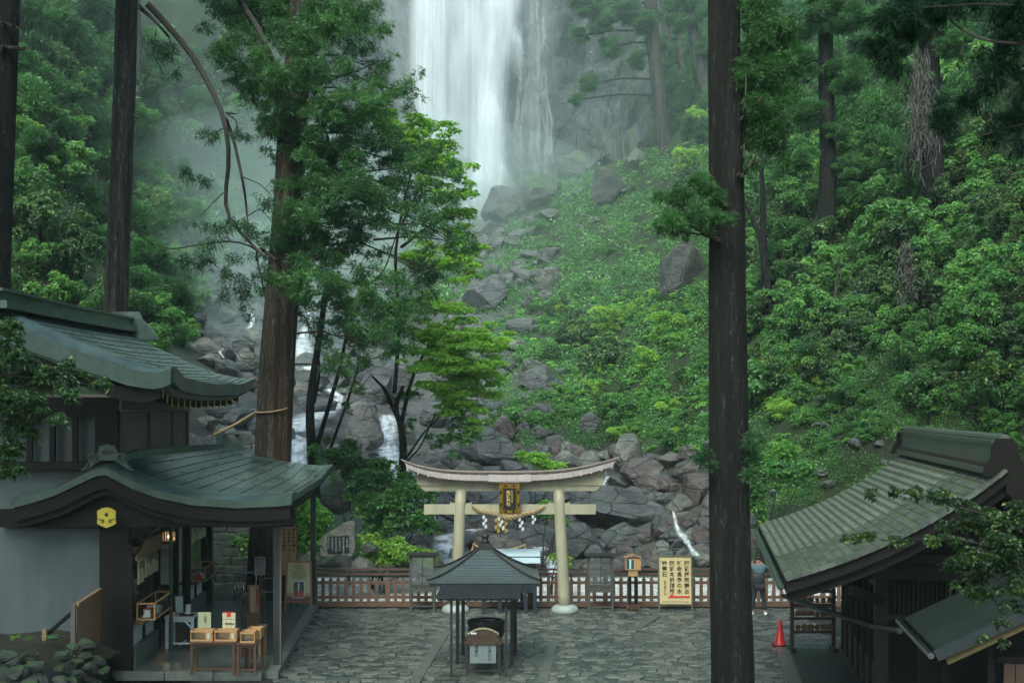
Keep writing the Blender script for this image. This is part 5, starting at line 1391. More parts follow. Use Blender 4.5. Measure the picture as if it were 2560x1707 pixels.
# ------------------------------------------------------------------ building on the left
def LB(a, b, z): return Vector((-5.45 - a - 0.058 * b, 30.9 + b, z))
def LX(X, b, z): return Vector((X, 30.9 + b, z))
office = empty('shrine_office', LB(3.25, 0, 0), 0, 'two storey shrine office with curved green copper roofs and dark timber', 'building')
def OB(mb, name, mat, parent=None, **kw):
    p = parent or office
    off = office.location
    for i, v in enumerate(mb.v): mb.v[i] = tuple(Vector(v) - off)
    return mb.build(name, mat, p, **kw)
def quadbox(a0, a1, b0, b1, z0, z1):
    return MB().hexa([LB(a0, b0, z0), LB(a1, b0, z0), LB(a1, b1, z0), LB(a0, b1, z0), LB(a0, b0, z1), LB(a1, b0, z1), LB(a1, b1, z1), LB(a0, b1, z1)])
# floor
flo = quadbox(0.12, 3.6, -0.1, 11.2, -0.02, 0.15).build('porch_floor', CONC); tag(flo, kind='structure')
for i in range(9): 
    quadbox(-0.15, 0.115, i * 1.26 - 0.1, i * 1.26 + 1.14, -0.02, 0.152).build('kerb_stone', STONE_G, flo)
for i in range(3):
    quadbox(0.2 + i * 1.1, 1.28 + i * 1.1, -0.32, -0.105, -0.02, 0.15).build('kerb_stone', STONE_G, flo)
# lower roof: rows of lapped copper sheets between three measured cross sections
secs = [(-0.55, [(-9.06, 4.78), (-8.45, 4.46), (-7.92, 4.27), (-7.15, 4.11), (-6.17, 4.04), (-5.2, 4.08), (-4.92, 4.12)]),
        (1.2, [(-8.92, 4.96), (-8.3, 4.62), (-7.7, 4.40), (-6.95, 4.24), (-6.1, 4.13), (-5.3, 4.11), (-4.98, 4.13)]),
        (6.0, [(-8.85, 4.93), (-8.3, 4.68), (-7.7, 4.50), (-7.0, 4.36), (-6.2, 4.24), (-5.5, 4.18), (-5.2, 4.17)]),
        (10.1, [(-8.73, 4.90), (-8.1, 4.74), (-7.5, 4.60), (-6.9, 4.50), (-6.4, 4.42), (-5.8, 4.36), (-5.40, 4.38)])]
def loft(secs, t_, b):
    """t_ 0 ridge .. 1 eave"""
    P_ = []
    for bb, pr_ in secs:
        s = t_ * (len(pr_) - 1); i = min(int(s), len(pr_) - 2); u = s - i
        P_.append((pr_[i][0] * (1 - u) + pr_[i + 1][0] * u, pr_[i][1] * (1 - u) + pr_[i + 1][1] * u))
    bs = [s[0] for s in secs]
    return float(np.interp(b, bs, [p[0] for p in P_])), float(np.interp(b, bs, [p[1] for p in P_]))
def roof_courses(roof, secs, n, b0, b1, nb=14, th=0.02, name='copper_course', mat=COPPER):
    for c in range(n):
        ta, tb = c / n, min(1, (c + 1.0) / n)
        m = MB(); top, bot = [], []
        V, Fc = [], []
        for k in range(nb + 1):
            b = b0 + (b1 - b0) * k / nb; 
            xa, za = loft(secs, ta, b); xb, zb = loft(secs, tb, b)
            V += [LX(xa, b, za + 0.004), LX(xb, b, zb + th), LX(xb, b, zb - 0.012)]
        for k in range(nb):
            Fc += [(3 * k, 3 * k + 3, 3 * k + 4, 3 * k + 1), (3 * k + 1, 3 * k + 4, 3 * k + 5, 3 * k + 2)]
        m.add(V, Fc); m.m = [0, 1] * nb; OB(m, name, [mat, INKY], roof)
def sub_empty(name, parent):
    e = bpy.data.objects.new(name, None); COL.objects.link(e); e.parent = parent; return e
lroof = sub_empty('lower_roof', office); uroof = sub_empty('upper_roof', office)
roof_courses(lroof, secs, 11, 0.25, 10.1)
# verge band: single sheets bent over the front edge
for i in range(11):
    ta, tb = i / 11, (i + 1) / 11
    V = []
    for t_ in (ta, (ta + tb) / 2, tb):
        for b, dz in ((0.26, 0.03), (0.1, 0.07), (-0.25, 0.06), (-0.55, 0.0)):
            x, z = loft(secs, t_, b); V.append(LX(x, b, z + dz + (0.012 if t_ == ta else 0)))
    OB(MB().add(V, [(r * 4 + c, r * 4 + c + 1, r * 4 + 5 + c, r * 4 + 4 + c) for r in range(2) for c in range(3)]), 'verge_sheet', COPPER, lroof, smooth=True)
# left wing of the same roof
lsec = [(-9.06, 4.78), (-9.29, 4.75), (-9.7, 4.56), (-10.2, 4.32), (-10.7, 4.16), (-11.2, 4.05)]
for i in range(5):
    (xa, za), (xb, zb) = lsec[i], lsec[i + 1]
    V = [LX(xa, -0.55, za), LX(xb, -0.55, zb), LX(xa, -0.1, za + 0.1), LX(xb, -0.1, zb + 0.1), LX(xa, 0.6, za + 0.12), LX(xb, 0.6, zb + 0.12)]
    OB(MB().add(V, [(0, 1, 3, 2), (2, 3, 5, 4)]), 'verge_sheet', COPPER, lroof)
full = [(x, z) for x, z in reversed(lsec[1:])] + secs[0][1]
def fascia(prof, b, z0, z1, th, name, mat, par, inset=0.0):
    top = [LX(x, b, z + z0) for x, z in prof]; bot = [LX(x, b, z + z1) for x, z in prof]
    OB(MB().strip(top, bot, (0, th, 0)), name, mat, par)
fascia(full, -0.56, 0.0, -0.17, 0.2, 'copper_verge', COPPER_D, lroof)
fascia([(x * 0.985 - 0.11, z) for x, z in full], -0.50, -0.172, -0.48, 0.10, 'bargeboard', WOOD_D, lroof)
fascia([(x * 0.97 - 0.21, z) for x, z in full], -0.40, -0.40, -0.62, 0.12, 'inner_bargeboard', WOOD_D, lroof)
# soffit and eave edge
V = []; 
for k in range(9):
    b = -0.5 + 10.6 * k / 8
    for t_ in (0, .25, .5, .75, 1): x, z = loft(secs, t_, b); V.append(LX(x, b, z - 0.16))
OB(MB().add(V, [(k * 5 + c, k * 5 + c + 1, k * 5 + 6 + c, k * 5 + 5 + c) for k in range(8) for c in range(4)]), 'soffit', WOOD_D, lroof)
top, bot = [], []
for k in range(15):
    b = -0.55 + 10.65 * k / 14; x, z = loft(secs, 1, b); top.append(LX(x + 0.01, b, z + 0.03)); bot.append(LX(x - 0.03, b, z - 0.15))
OB(MB().strip(top, bot, (-0.12, 0, 0)), 'eave_edge', COPPER_D, lroof)
# ridge cap and end ornaments
pts_r = []
for k in range(9):
    b = 0.2 + 9.9 * k / 8; x, z = loft(secs, 0, b); pts_r.append((x - 0.1, b, z))
OB(MB().strip([LX(x + .12, b, z + 0.14) for x, b, z in pts_r], [LX(x + .16, b, z - 0.05) for x, b, z in pts_r], (-0.25, 0, 0)), 'ridge_cap', COPPER, lroof)
def spiral(c, r, turns, flip, m, th=0.022, w=0.03):
    pts = []
    for i in range(26):
        a = i / 25 * turns * 6.28; rr2 = r * (1 - i / 27)
        pts.append(Vector(c) + Vector((flip * rr2 * math.cos(a), 0, rr2 * math.sin(a))))
    m.tube(pts, [w * (1 - i / 40) for i in range(26)], 6)
def oni(cx, cz, b, s, par):
    f = lambda x, z: LX(cx + x * s, b, cz + z * s)
    poly = [(-.62, -.30), (-.50, -.10), (-.42, .10), (-.26, .16), (-.20, .34), (-.06, .36), (0, .42), (.06, .36), (.20, .34), (.26, .16), (.42, .10), (.50, -.10), (.66, -.32), (.50, -.26), (.30, -.12), (.2, -.05), (-.2, -.05), (-.30, -.12), (-.50, -.26)]
    m = MB().prism([f(x, z) for x, z in poly], (0, 0.16, 0))
    spiral(f(-.38, .02) - Vector((0, .02, 0)), 0.13 * s, 1.8, -1, m); spiral(f(.38, .02) - Vector((0, .02, 0)), 0.13 * s, 1.8, 1, m)
    spiral(f(-.07, .16) - Vector((0, .02, 0)), 0.07 * s, 1.3, -1, m, w=0.02); spiral(f(.07, .16) - Vector((0, .02, 0)), 0.07 * s, 1.3, 1, m, w=0.02)
    m.tube([f(-.5, -.12) - Vector((0, .02, 0)), f(-.57, -.26) - Vector((0, .02, 0)), f(-.68, -.30) - Vector((0, .02, 0))], 0.03, 6)
    m.tube([f(.5, -.12) - Vector((0, .02, 0)), f(.58, -.26) - Vector((0, .02, 0)), f(.70, -.30) - Vector((0, .02, 0))], 0.03, 6)
    OB(m, 'ridge_ornament', COPPER_D, par)
oni(-9.07, 4.97, -0.42, 0.84, lroof)
OB(MB().prism([LX(x, 10.1, z) for x, z in [(-8.95, 5.35), (-8.6, 5.3), (-8.45, 5.1), (-8.2, 5.05), (-8.0, 4.85), (-8.9, 4.85)]], (0, .12, 0)), 'ridge_ornament', COPPER_D, lroof)
def needles(secs, b0, b1, n, seed, par, label=None):
    rq = random.Random(seed); V, Q = [], []
    for i in range(n):
        b = rq.uniform(b0, b1); t_ = rq.random() ** .8; x, z = loft(secs, t_, b); p = LX(x, b, z + .035) - office.location; a = rq.uniform(0, 6.28); L = rq.uniform(.03, .09)
        d = Vector((math.cos(a) * L, math.sin(a) * L, -.2 * math.cos(a) * L)); w = Vector((-d.y, d.x, 0)) * .22; k = len(V); V += [p - d, p + w + Vector((0, 0, .01)), p + d, p - w]; Q.append((k, k + 1, k + 2, k + 3))
    o = inst('fallen_needles', np_mesh('fallen_needles', np.array(V), Q, LITTER), parent=par); o['kind'] = 'stuff'
LITTER = simple('brown_needles', (.075, .04, .02), .8, .4, 9)
needles(secs, .3, 10, 260, 3, lroof)
# gable infill, beams, yellow fish ornament
gi = [LX(x, -0.15, z - 0.3) for x, z in full]
OB(MB().strip(gi, [LX(p.x, -0.15, 3.42) for p in gi], (0, 0.1, 0)), 'gable_board', WOOD_D)
hexp = [(-.21, .15), (-.10, .215), (0, .235), (.10, .215), (.21, .15), (.20, .03), (.21, -.13), (.09, -.19), (0, -.225), (-.09, -.19), (-.21, -.13), (-.20, .03)]
oc_ = LX(-9.03, -0.62, 3.66)
gg = MB().prism([oc_ + Vector((x, 0, z)) for x, z in hexp], (0, 0.03, 0)); og = OB(gg, 'fish_ornament', GOLD, office)
mm = MB(); mm.prism([oc_ + Vector((0.045 * math.cos(a), -.004, 0.07 + 0.045 * math.sin(a))) for a in [k * 0.785 for k in range(8)]], (0, .003, 0))
for sg in (-1, 1):
    pts = [oc_ + Vector((sg * x, -.008, z)) for x, z in [(.19, -.02), (.12, -.045), (.075, -.04), (.055, -.07), (.08, -.10), (.11, -.085)]]
    mm.tube(pts, [.008, .012, .014, .014, .016, .012], 5)
OB(mm, 'ornament_cutout', INK, og)
OB(quadbox(-0.05, 3.3, -0.02, 0.2, 3.40, 3.74), 'beam', WOOD_D)
OB(quadbox(-0.05, 0.15, 0.2, 10.6, 3.46, 3.72), 'beam', WOOD_D)
OB(quadbox(3.2, 6.2, -0.02, 0.25, 3.40, 3.80), 'beam', WOOD_D)
OB(quadbox(-0.13, 0.05, 0.62, 0.80, 0.15, 3.45), 'porch_post', IRON); OB(quadbox(-0.135, -0.10, 0.61, 0.64, 0.15, 3.45), 'corner_strip', WOOD_B)
OB(quadbox(-0.1, 0.06, 10.3, 10.46, 0.15, 3.45), 'porch_post', IRON)
# massive end post and the shop front behind it
OB(quadbox(3.25, 3.92, -0.02, 0.3, 0.0, 3.42), 'end_wall', WOOD_D)
OB(quadbox(3.17, 3.25, -0.03, 0.08, 0.1, 3.0), 'corner_post', WOOD_D)
# wall behind
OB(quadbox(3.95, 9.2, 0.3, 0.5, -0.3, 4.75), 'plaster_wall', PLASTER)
OB(quadbox(3.3, 9.2, -0.05, 0.28, 4.70, 4.88), 'sill_beam', WOOD_D)
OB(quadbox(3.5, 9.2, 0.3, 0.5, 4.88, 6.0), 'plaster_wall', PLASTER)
OB(quadbox(3.5, 4.02, -0.03, 0.29, 4.88, 6.25), 'corner_post', WOOD_D)
OB(quadbox(3.5, 9.2, -0.05, 0.28, 5.95, 6.35), 'head_beam', WOOD_D)
for i in range(9): OB(quadbox(4.42 + i * 0.52, 4.54 + i * 0.52, -0.02, 0.12, 4.885, 5.945), 'lattice_bar', WOOD_D)
for i in range(3): OB(quadbox(7.6, 8.7, 0.02, 0.06, 4.95 + i * 0.35, 4.98 + i * 0.35), 'grille_bar', IRON)
# right face of the upper storey
for (b0, b1) in ((0.32, 3.2), (3.4, 6.2), (6.4, 8.5)):
    OB(quadbox(3.56, 3.6, b0, b1, 4.95, 6.02), 'board_panel', WOOD_D)
    k = int((b1 - b0) / 0.2)
    for i in range(k): OB(quadbox(3.50, 3.558, b0 + 0.03 + i * 0.2, b0 + 0.17 + i * 0.2, 4.95, 6.0), 'wall_slat', WOOD_S)
for b0 in (0.12, 3.2, 6.2, 8.5): OB(quadbox(3.44, 3.6, b0, b0 + 0.2, 4.85, 6.02), 'wall_post', WOOD_B)
OB(quadbox(3.42, 3.6, 0.0, 8.8, 6.03, 6.32), 'wall_head', WOOD_B)
for i in range(6): OB(quadbox(3.3, 3.75, 0.6 + i * 1.5, 0.75 + i * 1.5, 6.325, 6.55), 'bracket', WOOD_D)
OB(quadbox(3.6, 9, 8.6, 8.75, 4.8, 6.5), 'end_board', WOOD_B)
# upper roof
us = [(-2.4, [(-10.75, 8.15), (-10.06, 7.86), (-9.2, 7.56), (-8.5, 7.30), (-7.97, 7.10), (-7.4, 6.96), (-7.05, 6.93)]),
      (-0.8, [(-10.8, 8.18), (-10.2, 7.85), (-9.4, 7.50), (-8.7, 7.22), (-8.1, 6.98), (-7.6, 6.80), (-7.25, 6.72)]),
      (3.0, [(-10.9, 8.2), (-10.3, 7.86), (-9.5, 7.48), (-8.8, 7.18), (-8.3, 6.95), (-7.8, 6.76), (-7.45, 6.66)]),
      (6.5, [(-11.0, 8.25), (-10.4, 7.92), (-9.6, 7.55), (-8.9, 7.24), (-8.3, 7.00), (-7.8, 6.80), (-7.45, 6.72)]),
      (8.1, [(-11.03, 8.27), (-10.4, 7.92), (-9.7, 7.60), (-9.1, 7.32), (-8.5, 7.10), (-7.9, 6.96), (-7.39, 6.93)])]
roof_courses(uroof, us, 15, -1.9, 8.1, 16, 0.02)
for i in range(14):
    ta, tb = i / 14, (i + 1) / 14; V = []
    for t_ in (ta, (ta + tb) / 2, tb):
        for b, dz in ((-1.88, 0.04), (-2.1, 0.02), (-2.5, -0.06), (-2.8, -0.2)):
            x, z = loft(us, t_, b); V.append(LX(x, b, z + dz * (1 - t_ ** 6) + (0.014 if t_ == ta else 0)))
    OB(MB().add(V, [(r * 4 + c, r * 4 + c + 1, r * 4 + 5 + c, r * 4 + 4 + c) for r in range(2) for c in range(3)]), 'verge_sheet', COPPER, uroof, smooth=True)
vp = [(loft(us, k / 12, -2.8)[0], loft(us, k / 12, -2.8)[1] - 0.2 * (1 - (k / 12) ** 6)) for k in range(13)]
fascia(vp, -2.82, 0.0, -0.34, 0.25, 'copper_verge', COPPER_D, uroof)
fascia([(x - 0.25, z) for x, z in vp], -2.7, -0.342, -0.62, 0.12, 'bargeboard', WOOD_D, uroof)
V = []
for k in range(9):
    b = -2.7 + 10.8 * k / 8
    for t_ in (0, .25, .5, .75, .97): x, z = loft(us, t_, b); V.append(LX(x, b, z - 0.3))
OB(MB().add(V, [(k * 5 + c, k * 5 + c + 1, k * 5 + 6 + c, k * 5 + 5 + c) for k in range(8) for c in range(4)]), 'soffit', WOOD_D, uroof)
top, bot = [], []
for k in range(19):
    b = -2.8 + 10.9 * k / 18; x, z = loft(us, 1, b); top.append(LX(x + 0.02, b, z + 0.03)); bot.append(LX(x - 0.05, b, z - 0.26))
OB(MB().strip(top, bot, (-0.14, 0, 0)), 'eave_edge', COPPER, uroof)
OB(MB().strip([p + Vector((-.1, 0, -0.002)) for p in bot], [p + Vector((-.16, 0, -.12)) for p in bot], (-0.14, 0, 0)), 'eave_board', WOOD_B, uroof)
for i in range(14):
    b = -2.2 + i * 0.74; x, z = loft(us, 1, b)
    rf_ = OB(MB().bar(LX(x - 0.30, b, z - 0.50), LX(x - 1.6, b, z - 0.15), 0.09, 0.12), 'rafter', WOOD_D, uroof)
    OB(MB().box(LX(x - 0.29, b, z - 0.5), (0.015, 0.05, 0.2)), 'rafter_cap', GOLD, uroof)
needles(us, -1.8, 8, 300, 4, uroof)
rp = [(-2.9, -10.74, 8.16), (3, -10.9, 8.2), (7.9, -11.03, 8.27)]
for (dz0, dz1, w, nm) in ((0.0, 0.16, 0.34, 'ridge_base'), (0.162, 0.36, 0.17, 'ridge_box'), (0.362, 0.42, 0.25, 'ridge_cap')):
    OB(MB().strip([LX(x + w, b, z + dz1) for b, x, z in rp], [LX(x + w, b, z + dz0) for b, x, z in rp], (-2 * w, 0, 0)), nm, COPPER, uroof)
OB(MB().prism([LX(x, 7.9, z) for x, z in [(-11.4, 8.85), (-10.65, 8.85), (-10.55, 8.6), (-10.3, 8.4), (-10.1, 8.05), (-11.4, 8.05)]], (0, .14, 0)), 'ridge_ornament', COPPER, uroof)
# shop front, facing the court
def shop(b0, b1, recess):
    OB(quadbox(3.15, 3.4, b0, b1, 0.15, 0.62), 'stone_plinth', STONE_G)
    n = max(1, round((b1 - b0) / 1.2)); w = (b1 - b0) / n
    for i in range(n): OB(quadbox(3.27, 3.36, b0 + i * w + 0.06, b0 + (i + 1) * w - 0.06, 0.62, 1.12), 'white_panel', WHITE)
    for i in range(n + 1): OB(quadbox(3.22, 3.37, b0 + i * w - 0.05, b0 + i * w + 0.05, 0.62, 1.12), 'stud', WOOD_D)
    OB(quadbox(2.98, 3.5, b0, b1, 1.13, 1.19), 'counter', WOOD_R)
    OB(quadbox(3.2, 3.3, b0, b1, 2.75, 2.9), 'lintel', WOOD_T)
    OB(quadbox(3.33, 3.35, b0 + 0.05, b1 - 0.05, 1.2, 2.2), 'window_pane', GLASS)
shop(0.25, 2.9, 0); shop(7.3, 9.9, 0)
for b0 in (2.92, 6.9, 7.15, 9.92): OB(quadbox(3.15, 3.32, b0, b0 + 0.16, 0.15, 3.42), 'shop_post', WOOD_D)
OB(quadbox(3.1, 3.4, 10.4, 10.9, 0.15, 3.42), 'shop_post', WOOD_D)
OB(quadbox(3.0, 3.03, 10.3, 10.36, 0.15, 3.42), 'drain_pipe', STEEL)
OB(MB().tube([LB(2.78, 2.5, 0.15), LB(2.78, 2.5, 3.4)], 0.045, 8), 'drain_pipe', COPPER_D)
OB(quadbox(4.9, 5.0, 0.56, 11, 0.15, 3.42), 'back_wall', WOOD_T)
OB(quadbox(3.4, 5.0, 6.75, 6.85, 0.15, 3.42), 'recess_wall', WOOD_D)
OB(quadbox(3.1, 4.88, 0.56, 11.0, 3.0, 3.1), 'shop_ceiling', WOOD_D)
OB(quadbox(3.36, 4.9, 3.3, 3.36, 0.15, 2.9), 'recess_wall', WOOD_T)
# curved tan valance over the first window
vv = [(0.1, 2.72), (0.5, 2.78), (0.9, 2.98), (1.5, 3.10), (2.4, 3.14), (2.9, 3.16)]
OB(MB().strip([LB(3.1, b, z) for b, z in vv], [LB(3.1, b, 2.62) for b, z in vv], (-0.03, 0, 0)), 'valance', WOOD_T)
# lamp in the recess
lmp = empty('wall_lantern', LB(3.55, 6.3, 2.6), 0, 'small lit wooden lantern inside the recess of the shrine office', 'lantern')
LE = NT('lamp_glow'); em = LE.n('Emission'); em.inputs[0].default_value = (1, 0.62, 0.26, 1); em.inputs[1].default_value = 14; LE.l(em.outputs[0], LE.out.inputs['Surface'])
MB().lathe([(0.01, -.05), (0.04, -.03), (0.045, 0.01), (0.01, 0.05)], (0, 0, 0), 10).build('bulb', LE.mat, lmp, smooth=True)
SH = NT('lamp_paper'); e2 = SH.n('Emission'); e2.inputs[0].default_value = (1, 0.5, 0.2, 1); e2.inputs[1].default_value = 0.35; SH.l(e2.outputs[0], SH.out.inputs['Surface'])
MB().box((0, 0.1, 0), (0.36, 0.02, 0.22)).build('shade', SH.mat, lmp)
for dx in (-.19, .19): MB().box((dx, 0, 0), (0.03, 0.2, 0.28)).build('frame_side', WOOD_D, lmp)
MB().box((0, 0, 0.16), (0.46, 0.3, 0.05)).build('lantern_roof', WOOD_D, lmp); MB().box((0, 0, -0.14), (0.42, 0.22, 0.03)).build('frame_foot', WOOD_D, lmp)
ll = bpy.data.lights.new('lantern_light', 'POINT'); ll.energy = 8; ll.color = (1, 0.6, 0.3); ll.shadow_soft_size = 0.04
lo_ = bpy.data.objects.new('lantern_light', ll); COL.objects.link(lo_); lo_.parent = lmp; lo_.location = (0, -0.08, 0)

# lettering
def text(s, size, loc, mat, parent=None, rz=0.0, rx=math.pi / 2, vertical=True, align='CENTER', ls=1.0, bold=0.0, name='lettering', ext=0.002):
    c = bpy.data.curves.new(name, 'FONT'); c.body = '\n'.join(s) if vertical else s
    c.size = size; c.align_x = align; c.align_y = 'TOP' if vertical else 'CENTER'; c.space_line = ls; c.extrude = ext; c.offset = bold
    c.materials.append(mat)
    o = bpy.data.objects.new(name, c); COL.objects.link(o); o.location = loc; o.rotation_euler = (rx, 0, rz); o.parent = parent
    return o

# ------------------------------------------------------------------ tiled building on the right
E0 = Vector((4.61, 22.9, 0)); uu = Vector((0.137, 0.9906, 0)); vv_ = Vector((0.9906, -0.137, 0))
def RB(s, b, z): return E0 + vv_ * s + uu * b + Vector((0, 0, z))
RZ = -math.atan2(0.137, 0.9906)
hall = empty('tiled_hall', RB(2.1, 4, 0), 0, 'dark timber hall with mossy grey tiled roof on the right', 'building')
def RBld(mb, name, mat, parent=None, **kw):
    for i, v in enumerate(mb.v): mb.v[i] = tuple(Vector(v) - hall.location)
    return mb.build(name, mat, parent or hall, **kw)
def rbox(s0, s1, b0, b1, z0, z1):
    return MB().hexa([RB(s0, b0, z0), RB(s1, b0, z0), RB(s1, b1, z0), RB(s0, b1, z0), RB(s0, b0, z1), RB(s1, b0, z1), RB(s1, b1, z1), RB(s0, b1, z1)])
RS = [0, 1.05, 2.06, 2.9, 3.55]; RZs = [3.2, 3.57, 4.03, 4.56, 5.05]
def rprof(t_):
    s = t_ * 3.55
    # smooth through the measured points
    co_ = np.polyfit(RS, RZs, 3); return s, float(np.polyval(co_, s))
hroof = sub_empty('tiled_roof', hall)
MOSSB = simple('roof_moss', (0.055, 0.072, 0.028), 0.9, 0.5, 7, (1, 1, 1), 0.6, 0.03, 0, (0.05, 0.075, 0.028))
t = NT('roof_tile'); oi = t.n('ObjectInfo'); co = t.coords((1, 1, 1), 'Position'); n1 = t.noise(co, 1.1, 4, 0.6); n2 = t.noise(co, 22, 5, 0.7)
at = t.n('Attribute'); at.attribute_name = 'v'
f_ = t.math('ADD', t.math('MULTIPLY', t.math('ADD', oi.outputs['Random'], at.outputs['Fac']), 0.45), t.math('MULTIPLY', n1, 0.45))
col = t.ramp(f_, [(0.2, (0.045, 0.05, 0.046)), (0.5, (0.082, 0.09, 0.083)), (0.85, (0.15, 0.16, 0.13))])
col = t.mix(t.ramp(n2, [(0.52, 0.0), (0.66, 0.8)]), col, (0.09, 0.10, 0.055))
t.principled(col, 0.3, 0, n2, 0.4, 0.01, 0.6); TILE = t.mat
V = []; nr_ = 20
for k in range(2):
    for i in range(nr_ + 1): s, z = rprof(i / nr_); V.append(RB(s, 11.0 * k, z + 0.013))
RBld(MB().add(V, [(i, i + 1, nr_ + 2 + i, nr_ + 1 + i) for i in range(nr_)]), 'moss_bed', MOSSB, hroof)
V = []
for k in range(2):
    for i in range(nr_ + 1): s, z = rprof(i / nr_); V.append(RB(7.1 - s, 11.0 * k, z))
RBld(MB().add(V, [(i, i + 1, nr_ + 2 + i, nr_ + 1 + i) for i in range(nr_)]), 'far_slope', TILE, hroof)
NR, NC = 24, 36; tw, tl = 11.0 / NC, 3.55 / NR
tm = MB().box((0, 0, 0), (tw - 0.05, tl * 0.80, 0.024)).mesh('tile', TILE)
rt = random.Random(9); rest_V, rest_F, rest_v = [], [], []; count = 0
order = sorted([(c, r_) for c in range(NC) for r_ in range(NR)])
for c, r_ in order:
    s0, z0 = rprof(r_ / NR); s1, z1 = rprof(min(1, (r_ + 1) / NR)); sl = math.atan2(z1 - z0, s1 - s0)
    bmid = (c + 0.5) * tw + (0.5 * tw if r_ % 2 else 0) - 0.25 * tw
    cen = RB((s0 + s1) / 2, min(max(bmid, tw * .4), 11 - tw * .4), (z0 + z1) / 2 + 0.012 + rt.uniform(-.004, .006))
    rot = (Matrix.Rotation(RZ, 4, 'Z') @ Matrix.Rotation(-sl + 0.06 + rt.uniform(-.015, .015), 4, 'Y') @ Matrix.Rotation(math.pi / 2 + rt.uniform(-.02, .02), 4, 'Z'))
    if count < 285:
        o = inst('tile', tm, cen - hall.location, rot.to_euler(), (1, rt.uniform(0.96, 1.02), 1), hroof); count += 1
    else:
        M_ = Matrix.Translation(cen - hall.location) @ rot; b0 = len(rest_V); rv = rt.random()
        for v in tm.vertices: rest_V.append(tuple(M_ @ v.co)); rest_v.append(rv)
        for p in tm.polygons: rest_F.append([b0 + q for q in p.vertices])
o = inst('far_tiles', np_mesh('far_tiles', rest_V, rest_F, TILE, {'v': rest_v}), parent=hroof); o['kind'] = 'stuff'
# verge tiles along the near edge
for i in range(26):
    s0, z0 = rprof(i / 26); s1, z1 = rprof((i + 1) / 26)
    RBld(MB().bar(RB(s0 + .004, -0.07, z0 + 0.03), RB(s1 - .004, -0.07, z1 + 0.035), 0.2, 0.05), 'verge_tile', TILE, hroof)
# bargeboards, soffit, gutter
pr1 = [rprof(i / 14) for i in range(15)]
RBld(MB().strip([RB(s, -0.10, z - 0.002) for s, z in pr1], [RB(s, -0.10, z - 0.2) for s, z in pr1], tuple(uu * 0.08)), 'bargeboard', WOOD_D, hroof)
RBld(MB().strip([RB(s, 0.02, z - 0.2) for s, z in pr1], [RB(s + .06, 0.02, z - 0.36) for s, z in pr1], tuple(uu * 0.1)), 'bargeboard', WOOD_D, hroof)
pr2 = [(7.1 - s, z) for s, z in pr1]
RBld(MB().strip([RB(s, -0.10, z + 0.05) for s, z in pr2], [RB(s, -0.10, z - 0.35) for s, z in pr2], tuple(uu * 0.1)), 'bargeboard', WOOD_D, hroof)
V = []
for k in range(2):
    for i in range(nr_ + 1): s, z = rprof(i / nr_); V.append(RB(s, 0.12 + 10.8 * k, z - 0.2))
RBld(MB().add(V, [(i, i + 1, nr_ + 2 + i, nr_ + 1 + i) for i in range(nr_)]), 'soffit', WOOD_D, hroof)
RBld(MB().strip([RB(0.0, b, 3.19) for b in (0, 11)], [RB(0.02, b, 3.02) for b in (0, 11)], tuple(vv_ * 0.08)), 'eave_board', WOOD_D, hroof)
gut = MB(); pr3 = [(math.cos(a) * 0.07, math.sin(a) * 0.07) for a in np.linspace(math.pi, 2 * math.pi, 7)]
V = [RB(-0.09 + x, b, 3.12 + z) for b in (-0.12, 11.1) for x, z in pr3]; V2 = [RB(-0.09 + x * .8, b, 3.12 + z * .8) for b in (-0.12, 11.1) for x, z in pr3]
gut.add(V, [(i, i + 1, 8 + i, 7 + i) for i in range(6)]); gut.add(V2, [(i, i + 1, 8 + i, 7 + i) for i in range(6)])
gut.bar(RB(-0.155, -0.12, 3.12), RB(-0.155, 11.1, 3.12), 0.02, 0.02); RBld(gut, 'gutter', STEEL, hroof)
# ridge
for nm, w, z0, z1, mat in (('ridge_base', 0.26, 5.0, 5.1, TILE), ('ridge_base', 0.2, 5.1, 5.17, HW), ('ridge_wall', 0.13, 5.17, 5.50, TILE), ('ridge_shelf', 0.19, 5.5, 5.56, TILE)):
    RBld(rbox(3.55 - w, 3.55 + w, 0.1, 10.9, z0, z1), nm, mat, hroof)
RBld(MB().tube([RB(3.55, 0.0, 5.60), RB(3.55, 11.0, 5.60)], 0.075, 12), 'ridge_roll', TILE, hroof)
for bb in (-0.02, 10.92):
    RBld(MB().prism([RB(3.55 + x, bb, z) for x, z in [(-.36, 4.98), (-.30, 5.15), (-.22, 5.3), (-.2, 5.5), (-.12, 5.6), (.12, 5.6), (.2, 5.5), (.22, 5.3), (.30, 5.15), (.36, 4.98)]], tuple(uu * 0.1)), 'ridge_end', WOOD_D, hroof)
# body of the hall
RBld(rbox(1.7, 5.4, 0.9, 1.0, 3.42, 3.58), 'tie_beam', WOOD_D)
RBld(MB().strip([RB(s, 1.2, z - 0.26) for s, z in pr1[3:] + pr2[:2:-1]], [RB(s, 1.2, 3.1) for s, z in pr1[3:] + pr2[:2:-1]], tuple(uu * 0.08)), 'gable_wall', WOOD_D)
RBld(rbox(1.95, 2.2, 3.9, 4.15, 0.1, 3.75), 'corner_post', HW)
RBld(rbox(2.2, 5.5, 4.0, 4.12, 0.1, 3.3), 'plank_wall', WOOD_D)
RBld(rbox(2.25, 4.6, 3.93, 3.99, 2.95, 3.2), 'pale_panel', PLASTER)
for i in range(26): RBld(rbox(2.3 + i * 0.09, 2.34 + i * 0.09, 3.94, 3.99, 2.1, 2.85), 'lattice_bar', HW)
RBld(rbox(2.2, 5.5, 3.9, 3.99, 2.0, 2.09), 'lattice_rail', HW)
RBld(rbox(1.5, 1.68, 0.3, 1.3, 3.2, 3.4), 'beam_nose', WOOD_D)
